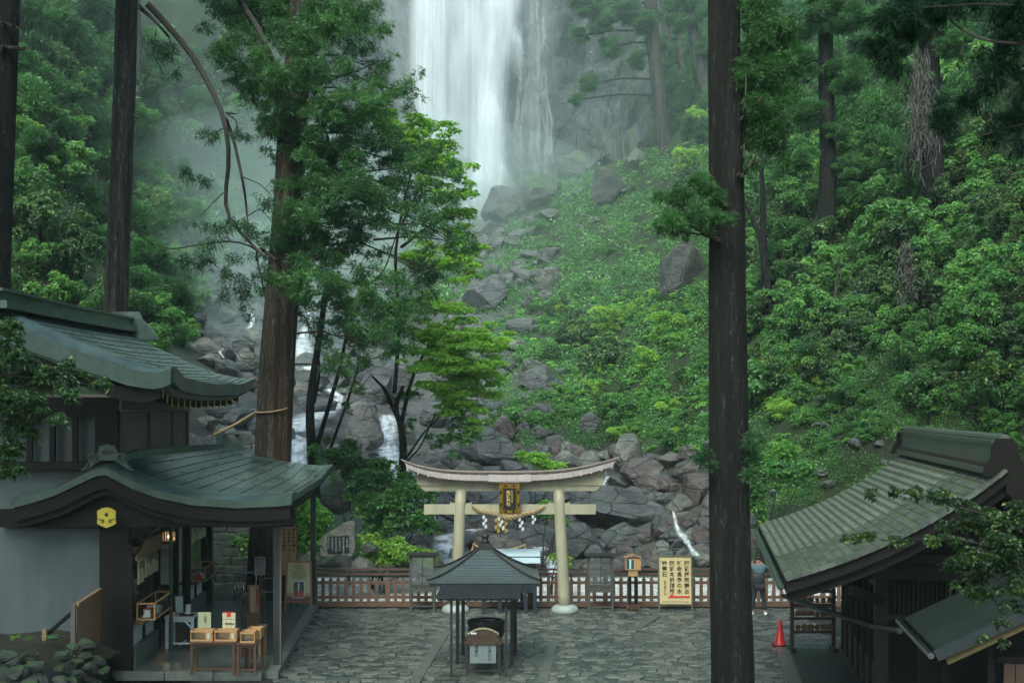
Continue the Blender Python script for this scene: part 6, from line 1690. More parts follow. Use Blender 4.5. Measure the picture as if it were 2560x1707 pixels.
# side wall with sliding glazed screens
RBld(rbox(2.02, 2.14, 4.15, 11.4, 2.55, 2.75), 'head_rail', HW)
RBld(rbox(2.0, 2.16, 4.15, 11.4, 0.1, 0.2), 'threshold', HW)
for i, b0 in enumerate((4.2, 5.3, 6.4, 7.5, 8.6, 9.7, 10.8)):
    RBld(rbox(2.0, 2.13, b0 - 0.05, b0 + 0.07, 0.2, 2.55), 'screen_post', WOOD_D)
    if i < 6:
        RBld(rbox(2.04, 2.09, b0 + 0.09, b0 + 1.03, 0.2, 0.95), 'screen_panel', HW)
        RBld(rbox(2.06, 2.07, b0 + 0.09, b0 + 1.03, 0.96, 2.5), 'screen_glass', GLASS)
        RBld(rbox(2.04, 2.09, b0 + 0.55, b0 + 0.59, 0.96, 2.5), 'screen_bar', WOOD_D)
RBld(rbox(2.02, 2.12, 4.15, 11.4, 2.76, 3.9), 'upper_wall', HW)
RBld(rbox(2.1, 5.6, 11.3, 11.4, 0.1, 3.6), 'end_wall', WOOD_D)
RBld(rbox(5.4, 5.5, 4, 11.3, 0.1, 3.6), 'back_wall', WOOD_D)
RBld(MB().bar(RB(1.2, 1.2, 2.9), RB(2.05, 3.8, 2.35), 0.12, 0.16), 'brace', HW)
RBld(MB().tube([RB(0.35, 6.6, 2.05), RB(1.1, 4.0, 2.1), RB(1.7, 2.2, 2.12), RB(1.95, 0.6, 2.3)], 0.055, 8), 'down_pipe', IRON)
# annex with its green sheet roof
annex = empty('annex_shed', RB(2.2, -2, 0), 0, 'small shed with green sheet roof and yellow edge board', 'shed')
def ANX(mb, name, mat):
    for i, v in enumerate(mb.v): mb.v[i] = tuple(Vector(v) - annex.location)
    return mb.build(name, mat, annex)
GREENR = simple('green_sheet', (0.030, 0.042, 0.034), 0.25, 0.35, 0.8, (1, 1, 1), 0.05)
def aroof(s): return 2.58 + (s - 1.95) * 0.50
ANX(MB().hexa([RB(1.95, -2.95, aroof(1.95)), RB(5, -2.95, aroof(5)), RB(5, 0.0, aroof(5)), RB(1.95, 0.0, aroof(1.95)), RB(1.95, -2.95, aroof(1.95) + .04), RB(5, -2.95, aroof(5) + .04), RB(5, 0.0, aroof(5) + .04), RB(1.95, 0.0, aroof(1.95) + .04)]), 'sheet_roof', GREENR)
ANX(MB().bar(RB(1.95, -3.0, aroof(1.95) - .06), RB(5, -3.0, aroof(5) - .06), 0.05, 0.16), 'edge_flashing', IRON)
ANX(MB().bar(RB(2.1, -2.93, aroof(2.1) - .2), RB(5, -2.93, aroof(5) - .2), 0.05, 0.14), 'edge_board', simple('ochre_board', (0.12, 0.085, 0.03), 0.6, 0.3, 6))
ANX(MB().tube([RB(1.88, -3.0, 2.52), RB(1.88, 0.3, 2.52)], 0.05, 8), 'gutter', STEEL)
for i in range(12): ANX(rbox(3.0 + i * 0.17, 3.155 + i * 0.17, -2.5, -2.46, 1.2, 2.35), 'plank', simple('red_brown_plank', (0.075, 0.042, 0.026), 0.6, 0.3, 8) if i == 0 else bpy.data.materials['red_brown_plank'])
ANX(rbox(2.9, 5.0, -2.52, -2.48, 2.36, 2.46), 'plank_rail', WOOD_D)
ANX(rbox(2.1, 2.2, -2.6, -2.5, 0, 2.5), 'post', WOOD_D); ANX(rbox(2.75, 2.85, -2.6, -2.5, 0, 2.7), 'post', WOOD_D)
ANX(rbox(2.15, 5.0, -0.1, 0.0, 0, 2.4), 'back_board', WOOD_D)
ANX(rbox(3.0, 5.0, -2.7, -2.62, 0.6, 1.12), 'teal_panel', simple('teal_paint', (0.02, 0.10, 0.11), 0.5, 0.2, 3))
# platform and kerb
plat = rbox(0.78, 2.6, -1, 11.4, -0.02, 0.10).build('platform', simple('green_wet_floor', (0.028, 0.032, 0.028), 0.45, 0.3, 1.2, bump=0.03)); tag(plat, kind='structure')
for i in range(22):
    rbox(0.45, 0.775, 0 + i * 0.52, 0.5 + i * 0.52, -0.02, 0.115).build('kerb_tile', simple('kerb_tile', (0.12, 0.125, 0.13), 0.3, 0.25, 5) if i == 0 else bpy.data.materials['kerb_tile'], plat)
# ------------------------------------------------------------------ torii
BEIGE = simple('beige_paint', (0.42, 0.385, 0.275), 0.5, 0.25, 2.2, (1, 1, 0.35), 0.1, c2=(0.32, 0.295, 0.205))
PINKC = simple('weathered_pink_copper', (0.30, 0.235, 0.22), 0.5, 0.5, 5, (1, 1, 1), 0.15, 0.01, 0, (0.20, 0.19, 0.19))
CAPC = simple('brown_copper', (0.075, 0.055, 0.05), 0.45, 0.3, 4)
RIBC = simple('pale_rib', (0.34, 0.27, 0.23), 0.5, 0.25, 6)
TD = 40.7
torii = empty('torii_gate', (P(1275, 1530, TD).x, TD, 0), 0, 'beige torii gate with pinkish copper roof standing in the middle of the court', 'gate')
def TP(x, y, dy=0.0): return P(x, y, TD) + Vector((0, dy, 0))      # metres at the gate's own distance
def TB(mb, name, mat, par=None, **kw):
    for i, v in enumerate(mb.v): mb.v[i] = tuple(Vector(v) - torii.location)
    return mb.build(name, mat, par or torii, **kw)
for (xb, xt) in ((1139, 1152.5), (1412, 1396.5)):
    a, b = P(xb, 1522, TD), P(xt, 1222, TD)
    TB(MB().tube([a.lerp(b, k / 8) for k in range(9)], [0.178 - 0.012 * k / 8 for k in range(9)], 28), 'pillar', BEIGE, smooth=True)
    TB(MB().lathe([(0.40, -0.02), (0.42, 0.06), (0.39, 0.15), (0.30, 0.21), (0.2, 0.225)], (a.x, TD, 0.0), 28), 'pillar_base', simple('pillar_foot', (.36, .40, .38), .6, .2, 4) if xb < 1200 else bpy.data.materials['pillar_foot'], smooth=True)
TB(MB().hexa([TP(1060.5, 1284.5, -.07), TP(1489, 1284.5, -.07), TP(1489, 1284.5, .07), TP(1060.5, 1284.5, .07), TP(1060.5, 1260, -.07), TP(1489, 1260, -.07), TP(1489, 1260, .07), TP(1060.5, 1260, .07)]), 'tie_beam', BEIGE)
for x0, x1, f in ((1125, 1138.5, -1), (1166, 1179, 1), (1370, 1384, -1), (1409, 1424, 1)):
    xi, xo = (x1, x0) if f < 0 else (x0, x1)
    TB(MB().prism([TP(xi, 1259.8, -.06), TP(xo, 1259.8, -.06), TP(xo, 1254, -.06), TP((xi + xo) / 2, 1257, -.06), TP(xi, 1256.5, -.06)], (0, .12, 0)), 'wedge', BEIGE)
def cz(pts, x): return float(np.interp(x, [p[0] for p in pts], [p[1] for p in pts]))
def sm(pts, n=41):
    xs = np.linspace(pts[0][0], pts[-1][0], n); co_ = np.polyfit([p[0] for p in pts], [p[1] for p in pts], 6)
    return [(float(x), float(np.polyval(co_, x))) for x in xs]
topc = sm([(1002.5, 1147), (1040, 1160), (1080, 1169.5), (1130, 1174.5), (1200, 1177), (1275, 1177.5), (1350, 1176), (1410, 1171.5), (1470, 1162.5), (1515, 1151), (1548, 1142)])
def shift(c, dy, inset): 
    x0, x1 = c[0][0], c[-1][0]; m = (x0 + x1) / 2; k = (x1 - x0 - 2 * inset) / (x1 - x0)
    return [(m + (x - m) * k, y + dy) for x, y in c]
def band(c0, c1, dy0, dy1, name, mat):
    TB(MB().strip([TP(x, y, dy0) for x, y in c0], [TP(x, y, dy0) for x, y in c1], (0, dy1 - dy0, 0)), name, mat)
band(topc, shift(topc, 3, 2), -0.10, 0.10, 'roof_ridge', RIBC)
band(shift(topc, 3, 3), shift(topc, 9.5, 9), -0.16, 0.16, 'roof_cap', CAPC)
p0, p1 = shift(topc, 9.5, 10), shift(topc, 22.5, 20)
TB(MB().add([TP(x, y, -.20) for x, y in p0] + [TP(x, y, -.36) for x, y in p1] + [TP(x, y, .20) for x, y in p0] + [TP(x, y, .36) for x, y in p1],
   [f for i in range(40) for f in ((i, i + 1, 42 + i, 41 + i), (82 + i, 83 + i, 124 + i, 123 + i), (41 + i, 42 + i, 124 + i, 123 + i), (i, i + 1, 83 + i, 82 + i))] + [(0, 41, 123, 82), (40, 81, 163, 122)]), 'roof_sheet', PINKC)
band(shift(topc, 22.5, 20), shift(topc, 25, 21), -0.38, 0.38, 'roof_edge', CAPC)
cen_ = [(1224, 1203), (1250, 1204.5), (1275, 1205), (1300, 1204.5), (1324, 1203)]
TB(MB().strip([TP(x, y - 19, -.24) for x, y in cen_], [TP(x, y - 1, -.41) for x, y in cen_], (0, .02, 0)), 'centre_sheet', PINKC)
TB(MB().strip([TP(x, y - 2, -.42) for x, y in cen_], [TP(x, y + 1.5, -.42) for x, y in cen_], (0, .10, 0)), 'centre_edge', CAPC)
for i in range(21):
    x = 1018.5 + i * 25.6; xb_ = 1275 + (x - 1275) * 0.985; ya, yb = cz(topc, x) + 9.5, cz(topc, x) + 24
    if 1222 < x < 1328: yb += 2.5
    TB(MB().bar(TP(x, ya, -.235), TP(xb_, yb, -.40), 0.05, 0.05), 'roof_rib', RIBC); TB(MB().box(TP(xb_, yb, -.41), (0.06, 0.05, 0.05)), 'rib_cap', CAPC)
band(shift(topc, 25.2, 35), [(x, max(1212, y)) for x, y in shift(topc, 34, 42)], -0.14, 0.14, 'upper_lintel', BEIGE)
c_a = [(x, max(1212.3, y)) for x, y in shift(topc, 34, 44)]
band(c_a, [(1275 + (x - 1275) * 0.93, 1226.5) for x, y in c_a], -0.10, 0.10, 'lower_lintel', BEIGE)
# plaque
PGOLD = simple('plaque_gold', (0.38, 0.22, 0.035), 0.35, 0.4, 14, (1, 1, 1), 0.4, 0.01, 0.6)
plq = MB(); plq.hexa([TP(1248, 1281, -.30), TP(1300, 1281, -.30), TP(1300, 1281, -.24), TP(1248, 1281, -.24), TP(1248, 1206.5, -.42), TP(1300, 1206.5, -.42), TP(1300, 1206.5, -.36), TP(1248, 1206.5, -.36)])
plaque = TB(plq, 'name_plaque', PGOLD)
def on_plq(x, y): return -.30 - 0.12 * (1281 - y) / 74.5 - 0.004
def pq(x0, y0, x1, y1, name, mat, lift=0.0):
    return TB(MB().hexa([TP(x0, y1, on_plq(x0, y1) - lift - .012), TP(x1, y1, on_plq(x1, y1) - lift - .012), TP(x1, y1, on_plq(x1, y1)), TP(x0, y1, on_plq(x0, y1)), TP(x0, y0, on_plq(x0, y0) - lift - .012), TP(x1, y0, on_plq(x1, y0) - lift - .012), TP(x1, y0, on_plq(x1, y0)), TP(x0, y0, on_plq(x0, y0))]), name, mat, plaque)
pq(1258, 1218, 1290, 1271, 'black_field', INK, 0.005)
for q in ((1262, 1208.5, 1266, 1215), (1282, 1208.5, 1286, 1215), (1249.5, 1224, 1255, 1232), (1249.5, 1256, 1255, 1264), (1293, 1224, 1298.5, 1232), (1293, 1256, 1298.5, 1264), (1262, 1274, 1267, 1279), (1281, 1274, 1286, 1279)): pq(*q, 'black_fitting', INK)
for (x, y) in [(1252.5, 1214), (1252.5, 1240), (1252.5, 1248), (1252.5, 1273), (1295.8, 1214), (1295.8, 1237), (1295.8, 1243), (1295.8, 1250), (1295.8, 1273), (1274, 1211.5), (1271, 1276.5), (1277, 1276.5)]:
    pq(x - 1.2, y - 1.2, x + 1.2, y + 1.2, 'gold_boss', GOLD, 0.012)
LET = simple('gold_letter', (0.75, 0.55, 0.18), 0.4, 0.1, 5)
pt = TP(1271, 1224, on_plq(0, 1224) - .025) - torii.location
text('飛瀧神社', 0.12, pt, LET, plaque, rx=math.pi / 2 + 0.13, ls=0.98, bold=0.003)
text('那智山飛瀧大権現', 0.048, TP(1280, 1223, on_plq(0, 1223) - .025) - torii.location, LET, plaque, rx=math.pi / 2 + 0.13, ls=1.0)
# straw rope of three strands
STRAW = simple('straw_rope', (0.42, 0.31, 0.16), 0.8, 0.4, 30, (1, 1, 1), 0.4)
def rope_obj(name, pts, rads, pitch, label, cat='rope', strands=3, sub=90, parent=None):
    ln = [0.0]
    for a, b in zip(pts[:-1], pts[1:]): ln.append(ln[-1] + (b - a).length)
    e = empty(name, pts[0]) if parent is None else None
    if e: tag(e, label, cat)
    for s in range(strands):
        out, rr3 = [], []
        for i in range(sub + 1):
            L = ln[-1] * i / sub; k = max(0, min(len(ln) - 2, int(np.searchsorted(ln, L)) - 1)); u = (L - ln[k]) / max(1e-6, ln[k + 1] - ln[k])
            p = pts[k].lerp(pts[k + 1], u); r = rads[k] * (1 - u) + rads[k + 1] * u
            d = (pts[k + 1] - pts[k]).normalized(); n1 = d.cross(Vector((0, 1, 0))).normalized(); n2 = d.cross(n1)
            a = 6.283 * (L / pitch + s / strands)
            out.append(p + (n1 * math.cos(a) + n2 * math.sin(a)) * r * 0.58); rr3.append(r * 0.46)
        b = MB().tube(out, rr3, 7)
        org = e.location if e else parent.location
        b.v = [tuple(Vector(v) - org) for v in b.v]
        b.build('rope_strand', STRAW, e or parent, smooth=True)
    return e
rx_ = [(1180.5, 1263), (1196, 1275), (1212, 1280), (1232, 1281.5), (1250, 1285.5), (1265, 1290.5), (1275, 1291), (1290, 1288), (1310, 1284), (1330, 1280.5), (1345, 1275), (1362, 1263.5)]
rope = rope_obj('straw_rope', [TP(x, y, -.20 if 3 < i < 9 else -.13) for i, (x, y) in enumerate(rx_)], [.03, .055, .062, .07, .095, .125, .13, .105, .082, .062, .045, .025], 0.36, 'thick twisted straw rope sagging across the torii tie beam')
def shide(x, y, s, mat, label, dyy=-.25, n=4, tilt=0.0, grp=None):
    e = empty('paper_streamer', TP(x, y, dyy)); tag(e, label, 'paper streamer', grp); m = MB(); off = 0.0
    for i in range(n):
        w = s * 0.075; h = s * 0.105; zc = -h * i * 0.82; x0 = off + (0.03 * s if i % 2 else -0.03 * s) + tilt * i * 0.02
        m.prism([(x0 - w * .5, -.004 * i, zc), (x0 + w * .35, -.004 * i, zc + h * .35), (x0 + w * .6, -.004 * i, zc - h * .45), (x0 - w * .25, -.004 * i, zc - h * .85)], (0, .003, 0))
    m.build('folded_paper', mat, e); return e
PAPER = simple('white_paper', (0.52, 0.58, 0.58), 0.7, 0.05, 3, bump=0)
shide(1212, 1288, 1.1, PAPER, 'leftmost white paper streamer hanging from the straw rope')
shide(1250, 1292, 1.1, PAPER, 'white paper streamer between gold ones under the rope', tilt=1)
shide(1301, 1294, 1.1, PAPER, 'white paper streamer right of the middle of the rope', tilt=.6)
shide(1334, 1287, 1.0, PAPER, 'small faint white streamer near the right end of the rope', n=3)
GFOIL = simple('gold_foil', (0.80, 0.52, 0.10), 0.25, 0.2, 9, metal=0.8)
shide(1243, 1296, 1.2, GFOIL, 'gold foil streamer left of the middle white one', dyy=-.22)
shide(1262, 1295, 1.2, GFOIL, 'gold foil streamer right of the middle white one', dyy=-.22)

# ------------------------------------------------------------------ incense pavilion
ROOFB = simple('blue_grey_shingle', (0.07, 0.085, 0.09), 0.3, 0.5, 5, (1, 1, 1), 0.2, 0.01, 0, (0.055, 0.07, 0.072))
BLK = simple('black_timber', (0.022, 0.020, 0.019), 0.5, 0.3, 6)
pc = Vector((-0.645, 32.7, 0)); pav = empty('incense_pavilion', pc, 0.0, 'small open pavilion with dark pyramid roof over the incense burner', 'pavilion')
ER, AR, EZ, AZ = 1.29, 0.14, 2.06, 2.72
def pz(u): return AZ + (EZ - AZ) * (0.42 * u * u + 0.58 * u) + 0.0    # u 0 apex .. 1 eave; sags a little
def pzz(u): return EZ + (AZ - EZ) * ((1 - u) * 0.62 + (1 - u) ** 2 * 0.38)
proof = sub_empty('pyramid_roof', pav)
NRw = 12
for side in range(4):
    A = side * math.pi / 2; cs, sn = math.cos(A), math.sin(A)
    for r_ in range(NRw):
        u0, u1 = r_ / NRw, (r_ + 1) / NRw
        w0, w1 = AR + (ER - AR) * u0, AR + (ER - AR) * u1; z0, z1 = pzz(u0), pzz(u1)
        if side == 0: up = lambda w, z, x: (x, -w, z)
        V = []
        for (w, z, sx2) in ((w0, z0, -w0), (w0, z0, w0), (w1, z1 + 0.022, w1), (w1, z1 + 0.022, -w1), (w1, z1 - 0.01, w1), (w1, z1 - 0.01, -w1)):
            x, y = sx2, -w; V.append((x * cs - y * sn, x * sn + y * cs, z))
        MB().add(V, [(0, 1, 2, 3), (3, 2, 4, 5)]).build('shingle_course', ROOFB, proof)
    x, y = -1, -1; d = (x * cs - y * sn, x * sn + y * cs)
    MB().tube([(d[0] * (AR + (ER - AR) * k / 8), d[1] * (AR + (ER - AR) * k / 8), pzz(k / 8) + 0.03 + (0.05 * (k / 8) ** 6)) for k in range(9)], 0.028, 6).build('hip_ridge', BLK, proof)
V = [(-ER + .02, -ER + .02, EZ - .02), (ER - .02, -ER + .02, EZ - .02), (ER - .02, ER - .02, EZ - .02), (-ER + .02, ER - .02, EZ - .02)]
MB().hexa([Vector(v) - Vector((0, 0, .06)) for v in V] + [Vector(v) for v in V]).build('eave_frame', BLK, proof)
MB().box((0, 0, AZ + .04), (.34, .34, .10)).build('finial_base', BLK, proof); MB().box((0, 0, AZ + .12), (.26, .26, .06)).build('finial_base', BLK, proof)
MB().lathe([(.09, AZ + .15), (.12, AZ + .18), (.06, AZ + .22), (.085, AZ + .27), (.10, AZ + .31), (.08, AZ + .36), (.02, AZ + .40)], n=16).build('finial', BLK, proof, smooth=True)
for x, y in ((-.655, -.2), (.645, -.2), (-.565, 1.0), (.725, 1.0)): MB().box((x, y, 1.02), (.085, .085, 2.04)).build('post', BLK, pav)
for x in (-.735, .51): MB().box((x, -1.75, 0.9), (.055, .055, 1.8)).build('awning_post', BLK, pav)
MB().bar((-.66, -.2, 1.9), (.65, -.2, 1.9), .08, .12).build('beam', BLK, pav); MB().bar((-.57, 1.0, 1.9), (.72, 1.0, 1.9), .08, .12).build('beam', BLK, pav)
CORR = simple('black_corrugated', (0.045, 0.05, 0.055), 0.35, 0.3, 5)
V = []; nw = 200
for k in range(nw + 1):
    u = k / nw; dz = 0.014 * math.cos(k * math.pi * 0.5 * 1.0) * (1 if k % 2 == 0 else 0)
    V += [(-.96 + 1.80 * u, -1.32, 2.03 + dz), (-1.10 + 1.93 * u, -1.98, 1.80 + dz)]
MB().add(V, [(2 * k, 2 * k + 2, 2 * k + 3, 2 * k + 1) for k in range(nw)]).build('corrugated_awning', CORR, pav)
MB().bar((-1.05, -1.9, 1.77), (.8, -1.9, 1.77), .05, .04).build('awning_rail', BLK, pav)
# burner
BRONZE = simple('dark_bronze', (0.045, 0.042, 0.045), 0.3, 0.4, 5, metal=0.3); BRG = simple('green_bronze', (0.05, 0.085, 0.07), 0.45, 0.4, 6)
bc = G(1216, 1549.5, 0.95); bur = empty('incense_burner', (bc.x, bc.y, 0), 0, 'round dark bronze incense burner under the pavilion', 'incense burner')
MB().lathe([(.20, .42), (.34, .48), (.42, .58), (.435, .66), (.45, .67), (.45, .73), (.43, .74), (.44, .80), (.46, .84), (.455, .90), (.46, .93), (.455, .96), (.41, .96), (.40, .90), (.39, .84), (.05, .82)], n=40, cap=False).build('bowl', BRONZE, bur, smooth=True)
MB().lathe([(.0, .80), (.20, .86), (.385, .85)], n=30, cap=False).build('ash', simple('ash', (.22, .22, .22), .9, .4, 9), bur)
MB().lathe([(.25, .0), (.27, .05), (.22, .1), (.24, .3), (.28, .42)], n=6).build('stand', BRG, bur)
for a in (0.4, 1.97, 3.54, 5.1): MB().tube([(.40 * math.cos(a), .40 * math.sin(a), 0), (.42 * math.cos(a), .42 * math.sin(a), .3), (.36 * math.cos(a), .36 * math.sin(a), .55)], .03, 6).build('leg', BRG, bur)
STW = simple('stained_wood', (0.060, 0.036, 0.024), .5, .3, 8)
# stick stand in front
sc_ = G(1208, 1688); st = empty('incense_stall', (sc_.x, sc_.y, 0), 0, 'brown arched incense stick box on a table with two paper notices', 'stall table')
for x in (-.37, .37):
    for y in (0, .42): MB().box((x, y, .36), (.055, .055, .72)).build('leg', BLK, st)
MB().box((0, .0, .12), (.7, .04, .04)).build('stretcher', BLK, st)
MB().box((0, .2, .76), (.86, .56, .07)).build('table_top', STW, st); MB().box((0, .2, .825), (.74, .42, .06)).build('tray', STW, st)
arc = [(-.36, .86), (-.34, .93), (-.22, 1.0), (-.1, 1.04), (0, 1.05), (.1, 1.04), (.22, 1.0), (.34, .93), (.36, .86)]
MB().prism([(x, .1, z) for x, z in arc], (0, .25, 0)).build('arched_box', STW, st)
for i in range(22):
    a = i / 21; x = -.34 + .68 * a; z = float(np.interp(x, [p[0] for p in arc], [p[1] for p in arc]))
    MB().box((x, .09 + (i % 3) * .03, z + .012), (.022, .05, .028)).build('incense_bundle', CREAM, st)
MB().box((-.22, .085, .95), (.13, .008, .035)).build('small_label', WHITE, st)
for x, s in ((-.155, '護摩木'), (.145, 'お清めの')):
    n_ = MB().box((x, -.04, .50), (.295, .008, .41)).build('paper_notice', simple('dull_paper', (.17, .20, .21), .7, .1, 4) if x < 0 else bpy.data.materials['dull_paper'], st)
    text(s, .095, (x, -.046, .70), INK, n_, ls=1.0)

# ------------------------------------------------------------------ altar behind the pavilion
al = G(1277, 1533); altar = empty('altar_stand', (al.x, al.y, 0), 0, 'dark blue altar stand with pale stepped lid behind the pavilion', 'altar')
NAVY = simple('navy_lacquer', (0.022, 0.032, 0.048), 0.4, 0.3, 5); PALEB = simple('pale_blue_board', (0.50, 0.60, 0.66), 0.4, 0.1, 3)
for x in (-.80, -.33, .44, .72):
    for y in (0, .8): MB().box((x, y, .5), (.11, .11, 1.0)).build('leg', NAVY, altar)
MB().box((-.02, .4, 1.04), (1.66, .9, .10)).build('table', NAVY, altar); MB().box((.1, .4, .80), (1.3, .7, .38)).build('chest', NAVY, altar)
MB().box((0, .42, 1.30), (1.5, .8, .40)).build('box', NAVY, altar)
MB().hexa([(-.55, -.1, 1.50), (.88, -.1, 1.50), (.88, .35, 1.60), (-.55, .35, 1.60), (-.55, -.1, 1.53), (.88, -.1, 1.53), (.88, .35, 1.63), (-.55, .35, 1.63)]).build('lower_lid', PALEB, altar)
MB().hexa([(-.55, .34, 1.66), (.88, .34, 1.66), (.88, .95, 1.80), (-.55, .95, 1.80), (-.55, .34, 1.69), (.88, .34, 1.69), (.88, .95, 1.83), (-.55, .95, 1.83)]).build('upper_lid', PALEB, altar)
MB().box((.16, .36, 1.62), (1.43, .05, .06)).build('lid_bar', NAVY, altar)
# sacred rock
sr = inst('boulder', rock_mesh('sacred_rock', 91, ROCK_B, 10, 4), P(1247, 1372, 46), (0, 0, .3), (0.95, .8, .46)); tag(sr, 'squat dark rock ringed by a straw rope behind the altar', 'rock')
rope_obj('straw_rope', [P(1183, 1358, 45.1), P(1196, 1368, 44.95), P(1225, 1373, 44.9), P(1255, 1375, 44.9), P(1285, 1371, 44.95), P(1304, 1365, 45.0), P(1314, 1360, 45.1)], [.03, .035, .04, .04, .04, .035, .03], .16, 'thin straw rope tied round the squat rock behind the altar')
for x, lb in ((1183, 'left straw tassel of the rock rope'), (1251, 'middle short straw tassel of the rock rope'), (1314, 'right straw tassel of the rock rope')):
    p = P(x, 1362 + (10 if x == 1251 else 0), 44.9)
    tag(MB().tube([(0, 0, 0), (-.03, 0, -.14), (-.05, 0, -.28 if x != 1251 else -.16)], [.012, .035, .05], 8).build('straw_tassel', simple('orange_straw', (.5, .27, .09), .8, .3, 20)), lb, 'tassel').location = p
ped = empty('stone_pedestal', P(1251, 1352, 46), 0, 'small block of stone set on top of the roped rock', 'stone')
for x in (-.09, .09): MB().box((x, 0, .06), (.165, .22, .12)).build('stone_block', STONE_G, ped)
MB().tube([(0, 0, .12), (0, 0, .3)], .015, 6).build('metal_pin', IRON, ped)

# ------------------------------------------------------------------ glazed lantern cabinets by the fence
GREYW = simple('grey_weathered_wood', (0.085, 0.078, 0.070), 0.7, 0.4, 10, (2, 2, .4), .2)
def cabinet(xc, ybase, label):
    g = G(xc, ybase); e = empty('lantern_cabinet', (g.x, g.y, 0), 0, label, 'cabinet', 'lantern cabinets by the fence')
    h, w = 1.68, .70
    for x in (-w / 2, w / 2):
        for y in (0, .35): MB().box((x, y, h / 2), (.07, .07, h)).build('post', GREYW, e)
    MB().box((0, .17, h + .03), (w + .24, .62, .05)).build('roof_board', BLK, e); MB().box((0, .17, h - .02), (w + .08, .45, .05)).build('top_rail', GREYW, e)
    MB().box((0, 0, .68), (w - .07, .05, .16)).build('apron', GREYW, e); MB().box((0, .17, .77), (w, .42, .03)).build('shelf', GREYW, e)
    MB().box((0, .0, .16), (w - .07, .04, .04)).build('foot_rail', GREYW, e)
    for x in (-.16, .16): MB().box((x, 0, 1.22), (.30, .012, .82)).build('glass_door', GLASS, e)
    MB().box((0, -.01, 1.22), (.018, .03, .84)).build('door_stile', BLK, e)
    MB().box((0, .17, .88), (.02, .02, .20)).build('candle_rod', IRON, e)
    for k in (-1, 1): MB().tube([(0, .17, .98), (k * .1, .17, .96), (k * .17, .17, 1.03)], .01, 5).build('candle_arm', IRON, e)
    MB().box((-.16, .3, .93), (.14, .02, .26)).build('back_panel', WOOD_B, e)
cabinet(1056, 1528, 'glazed candle cabinet left of the pavilion roof in front of the fence')
cabinet(1502, 1530, 'glazed candle cabinet between the torii and the arrow sign')

# little yellow oracle box
g = G(1582, 1524); ob = empty('fortune_box', (g.x, g.y, 0), 0, 'orange wooden box on a post showing a small waterfall picture', 'box')
MB().box((0, 0, 1.40), (.46, .3, .34)).build('box', WOOD_L, ob)
MB().prism([(-.27, -.2, 1.57), (0, -.2, 1.66), (.27, -.2, 1.57), (.27, -.2, 1.60), (0, -.2, 1.69), (-.27, -.2, 1.60)], (0, .4, 0)).build('gable_roof', WOOD_T, ob)
t = NT('waterfall_poster'); co = t.coords((1, 1, 1), 'Generated'); sx3 = t.n('SeparateXYZ'); t.l(co, sx3.inputs[0])
wv = t.math('ABSOLUTE', t.math('SUBTRACT', sx3.outputs[0], 0.5))
col = t.mix(t.ramp(wv, [(0.06, 1.0), (0.16, 0.0)]), t.ramp(t.noise(co, 6, 4), [(.4, (.01, .04, .05)), (.6, (.02, .12, .10))]), (.6, .75, .8)); t.principled(col, .4); POST = t.mat
MB().box((-.09, -.152, 1.40), (.22, .006, .28)).build('picture', POST, ob)
MB().box((.0, 0, 1.13), (.28, .2, .2)).build('drawer_box', WOOD_L, ob); MB().box((0, 0, 1.22), (.3, .22, .03)).build('tin_lid', STEEL, ob)
for x in (-.09, .09): MB().box((x, 0, .6), (.09, .10, .86)).build('post', WOOD_D, ob)
for x in (-.16, -.05, .06, .17): MB().box((x, 0, .07), (.07, .3, .1)).build('foot_block', WOOD_R, ob)
MB().box((0, 0, .14), (.42, .12, .05)).build('foot_bar', WOOD_R, ob)

# ------------------------------------------------------------------ arrow sign
BOARD = simple('pale_sign_board', (0.66, 0.52, 0.27), 0.5, 0.1, 3, (1, 1, .3), 0.02)
FRM = simple('grey_green_frame', (0.13, 0.13, 0.10), 0.5, 0.2, 6)
g = G(1688, 1527); sg = empty('direction_sign', (g.x, g.y, 0), -0.02, 'tall cream sign board with black brush characters and a red arrow', 'sign')
W, H0, H1 = .98, .10, 1.66; lean = 0.10
def sgy(z): return lean * (z / 1.66)
def SP(x, z, d=0.0): return Vector((x * (1 + .02) + (0.015 * (1 - z / 1.6)), sgy(z) - d, z))
MB().hexa([SP(-.47, .22), SP(.47, .22), SP(.47, .22, -.02), SP(-.47, .22, -.02), SP(-.47, 1.62), SP(.47, 1.62), SP(.47, 1.62, -.02), SP(-.47, 1.62, -.02)]).build('board', BOARD, sg)
for x in (-.485, .485): MB().bar(SP(x, 0.0), SP(x, 1.66), .04, .045).build('frame_post', FRM, sg)
MB().bar(SP(-.465, 1.64), SP(.465, 1.64), .045, .04).build('frame_rail', FRM, sg); MB().bar(SP(-.465, .20), SP(.465, .20), .045, .04).build('frame_rail', FRM, sg)
for x in (-.42, .42): MB().bar((x, .10, 1.5), (x, .55, 0), .04, .04).build('back_leg', FRM, sg)
rl = math.pi / 2 - math.atan(lean / 1.66)
for x, s, sz, z in ((.345, '御瀧拝所舞台', .158, 1.50), (.125, '延命長寿の水', .158, 1.50), (-.09, '御瀧本祈願所', .158, 1.50), (-.31, '神霊石', .158, 1.50)):
    text(s, sz, SP(x, z, .006), INK, sg, rx=rl, ls=1.06, bold=.0035)
text('︵みたまいし︶', .085, SP(-.30, .97, .006), INK, sg, rx=rl, ls=.92, bold=.002)
MB().prism([SP(x, z, .004) for x, z in [(-.24, .395), (-.07, .54), (-.07, .455), (.42, .455), (.42, .395)]], (0, -.004, 0)).build('red_arrow', REDP, sg)
text('Entrance to waterfall worship stage', .055, SP(0, .285, .006), INK, sg, rx=rl, vertical=False)

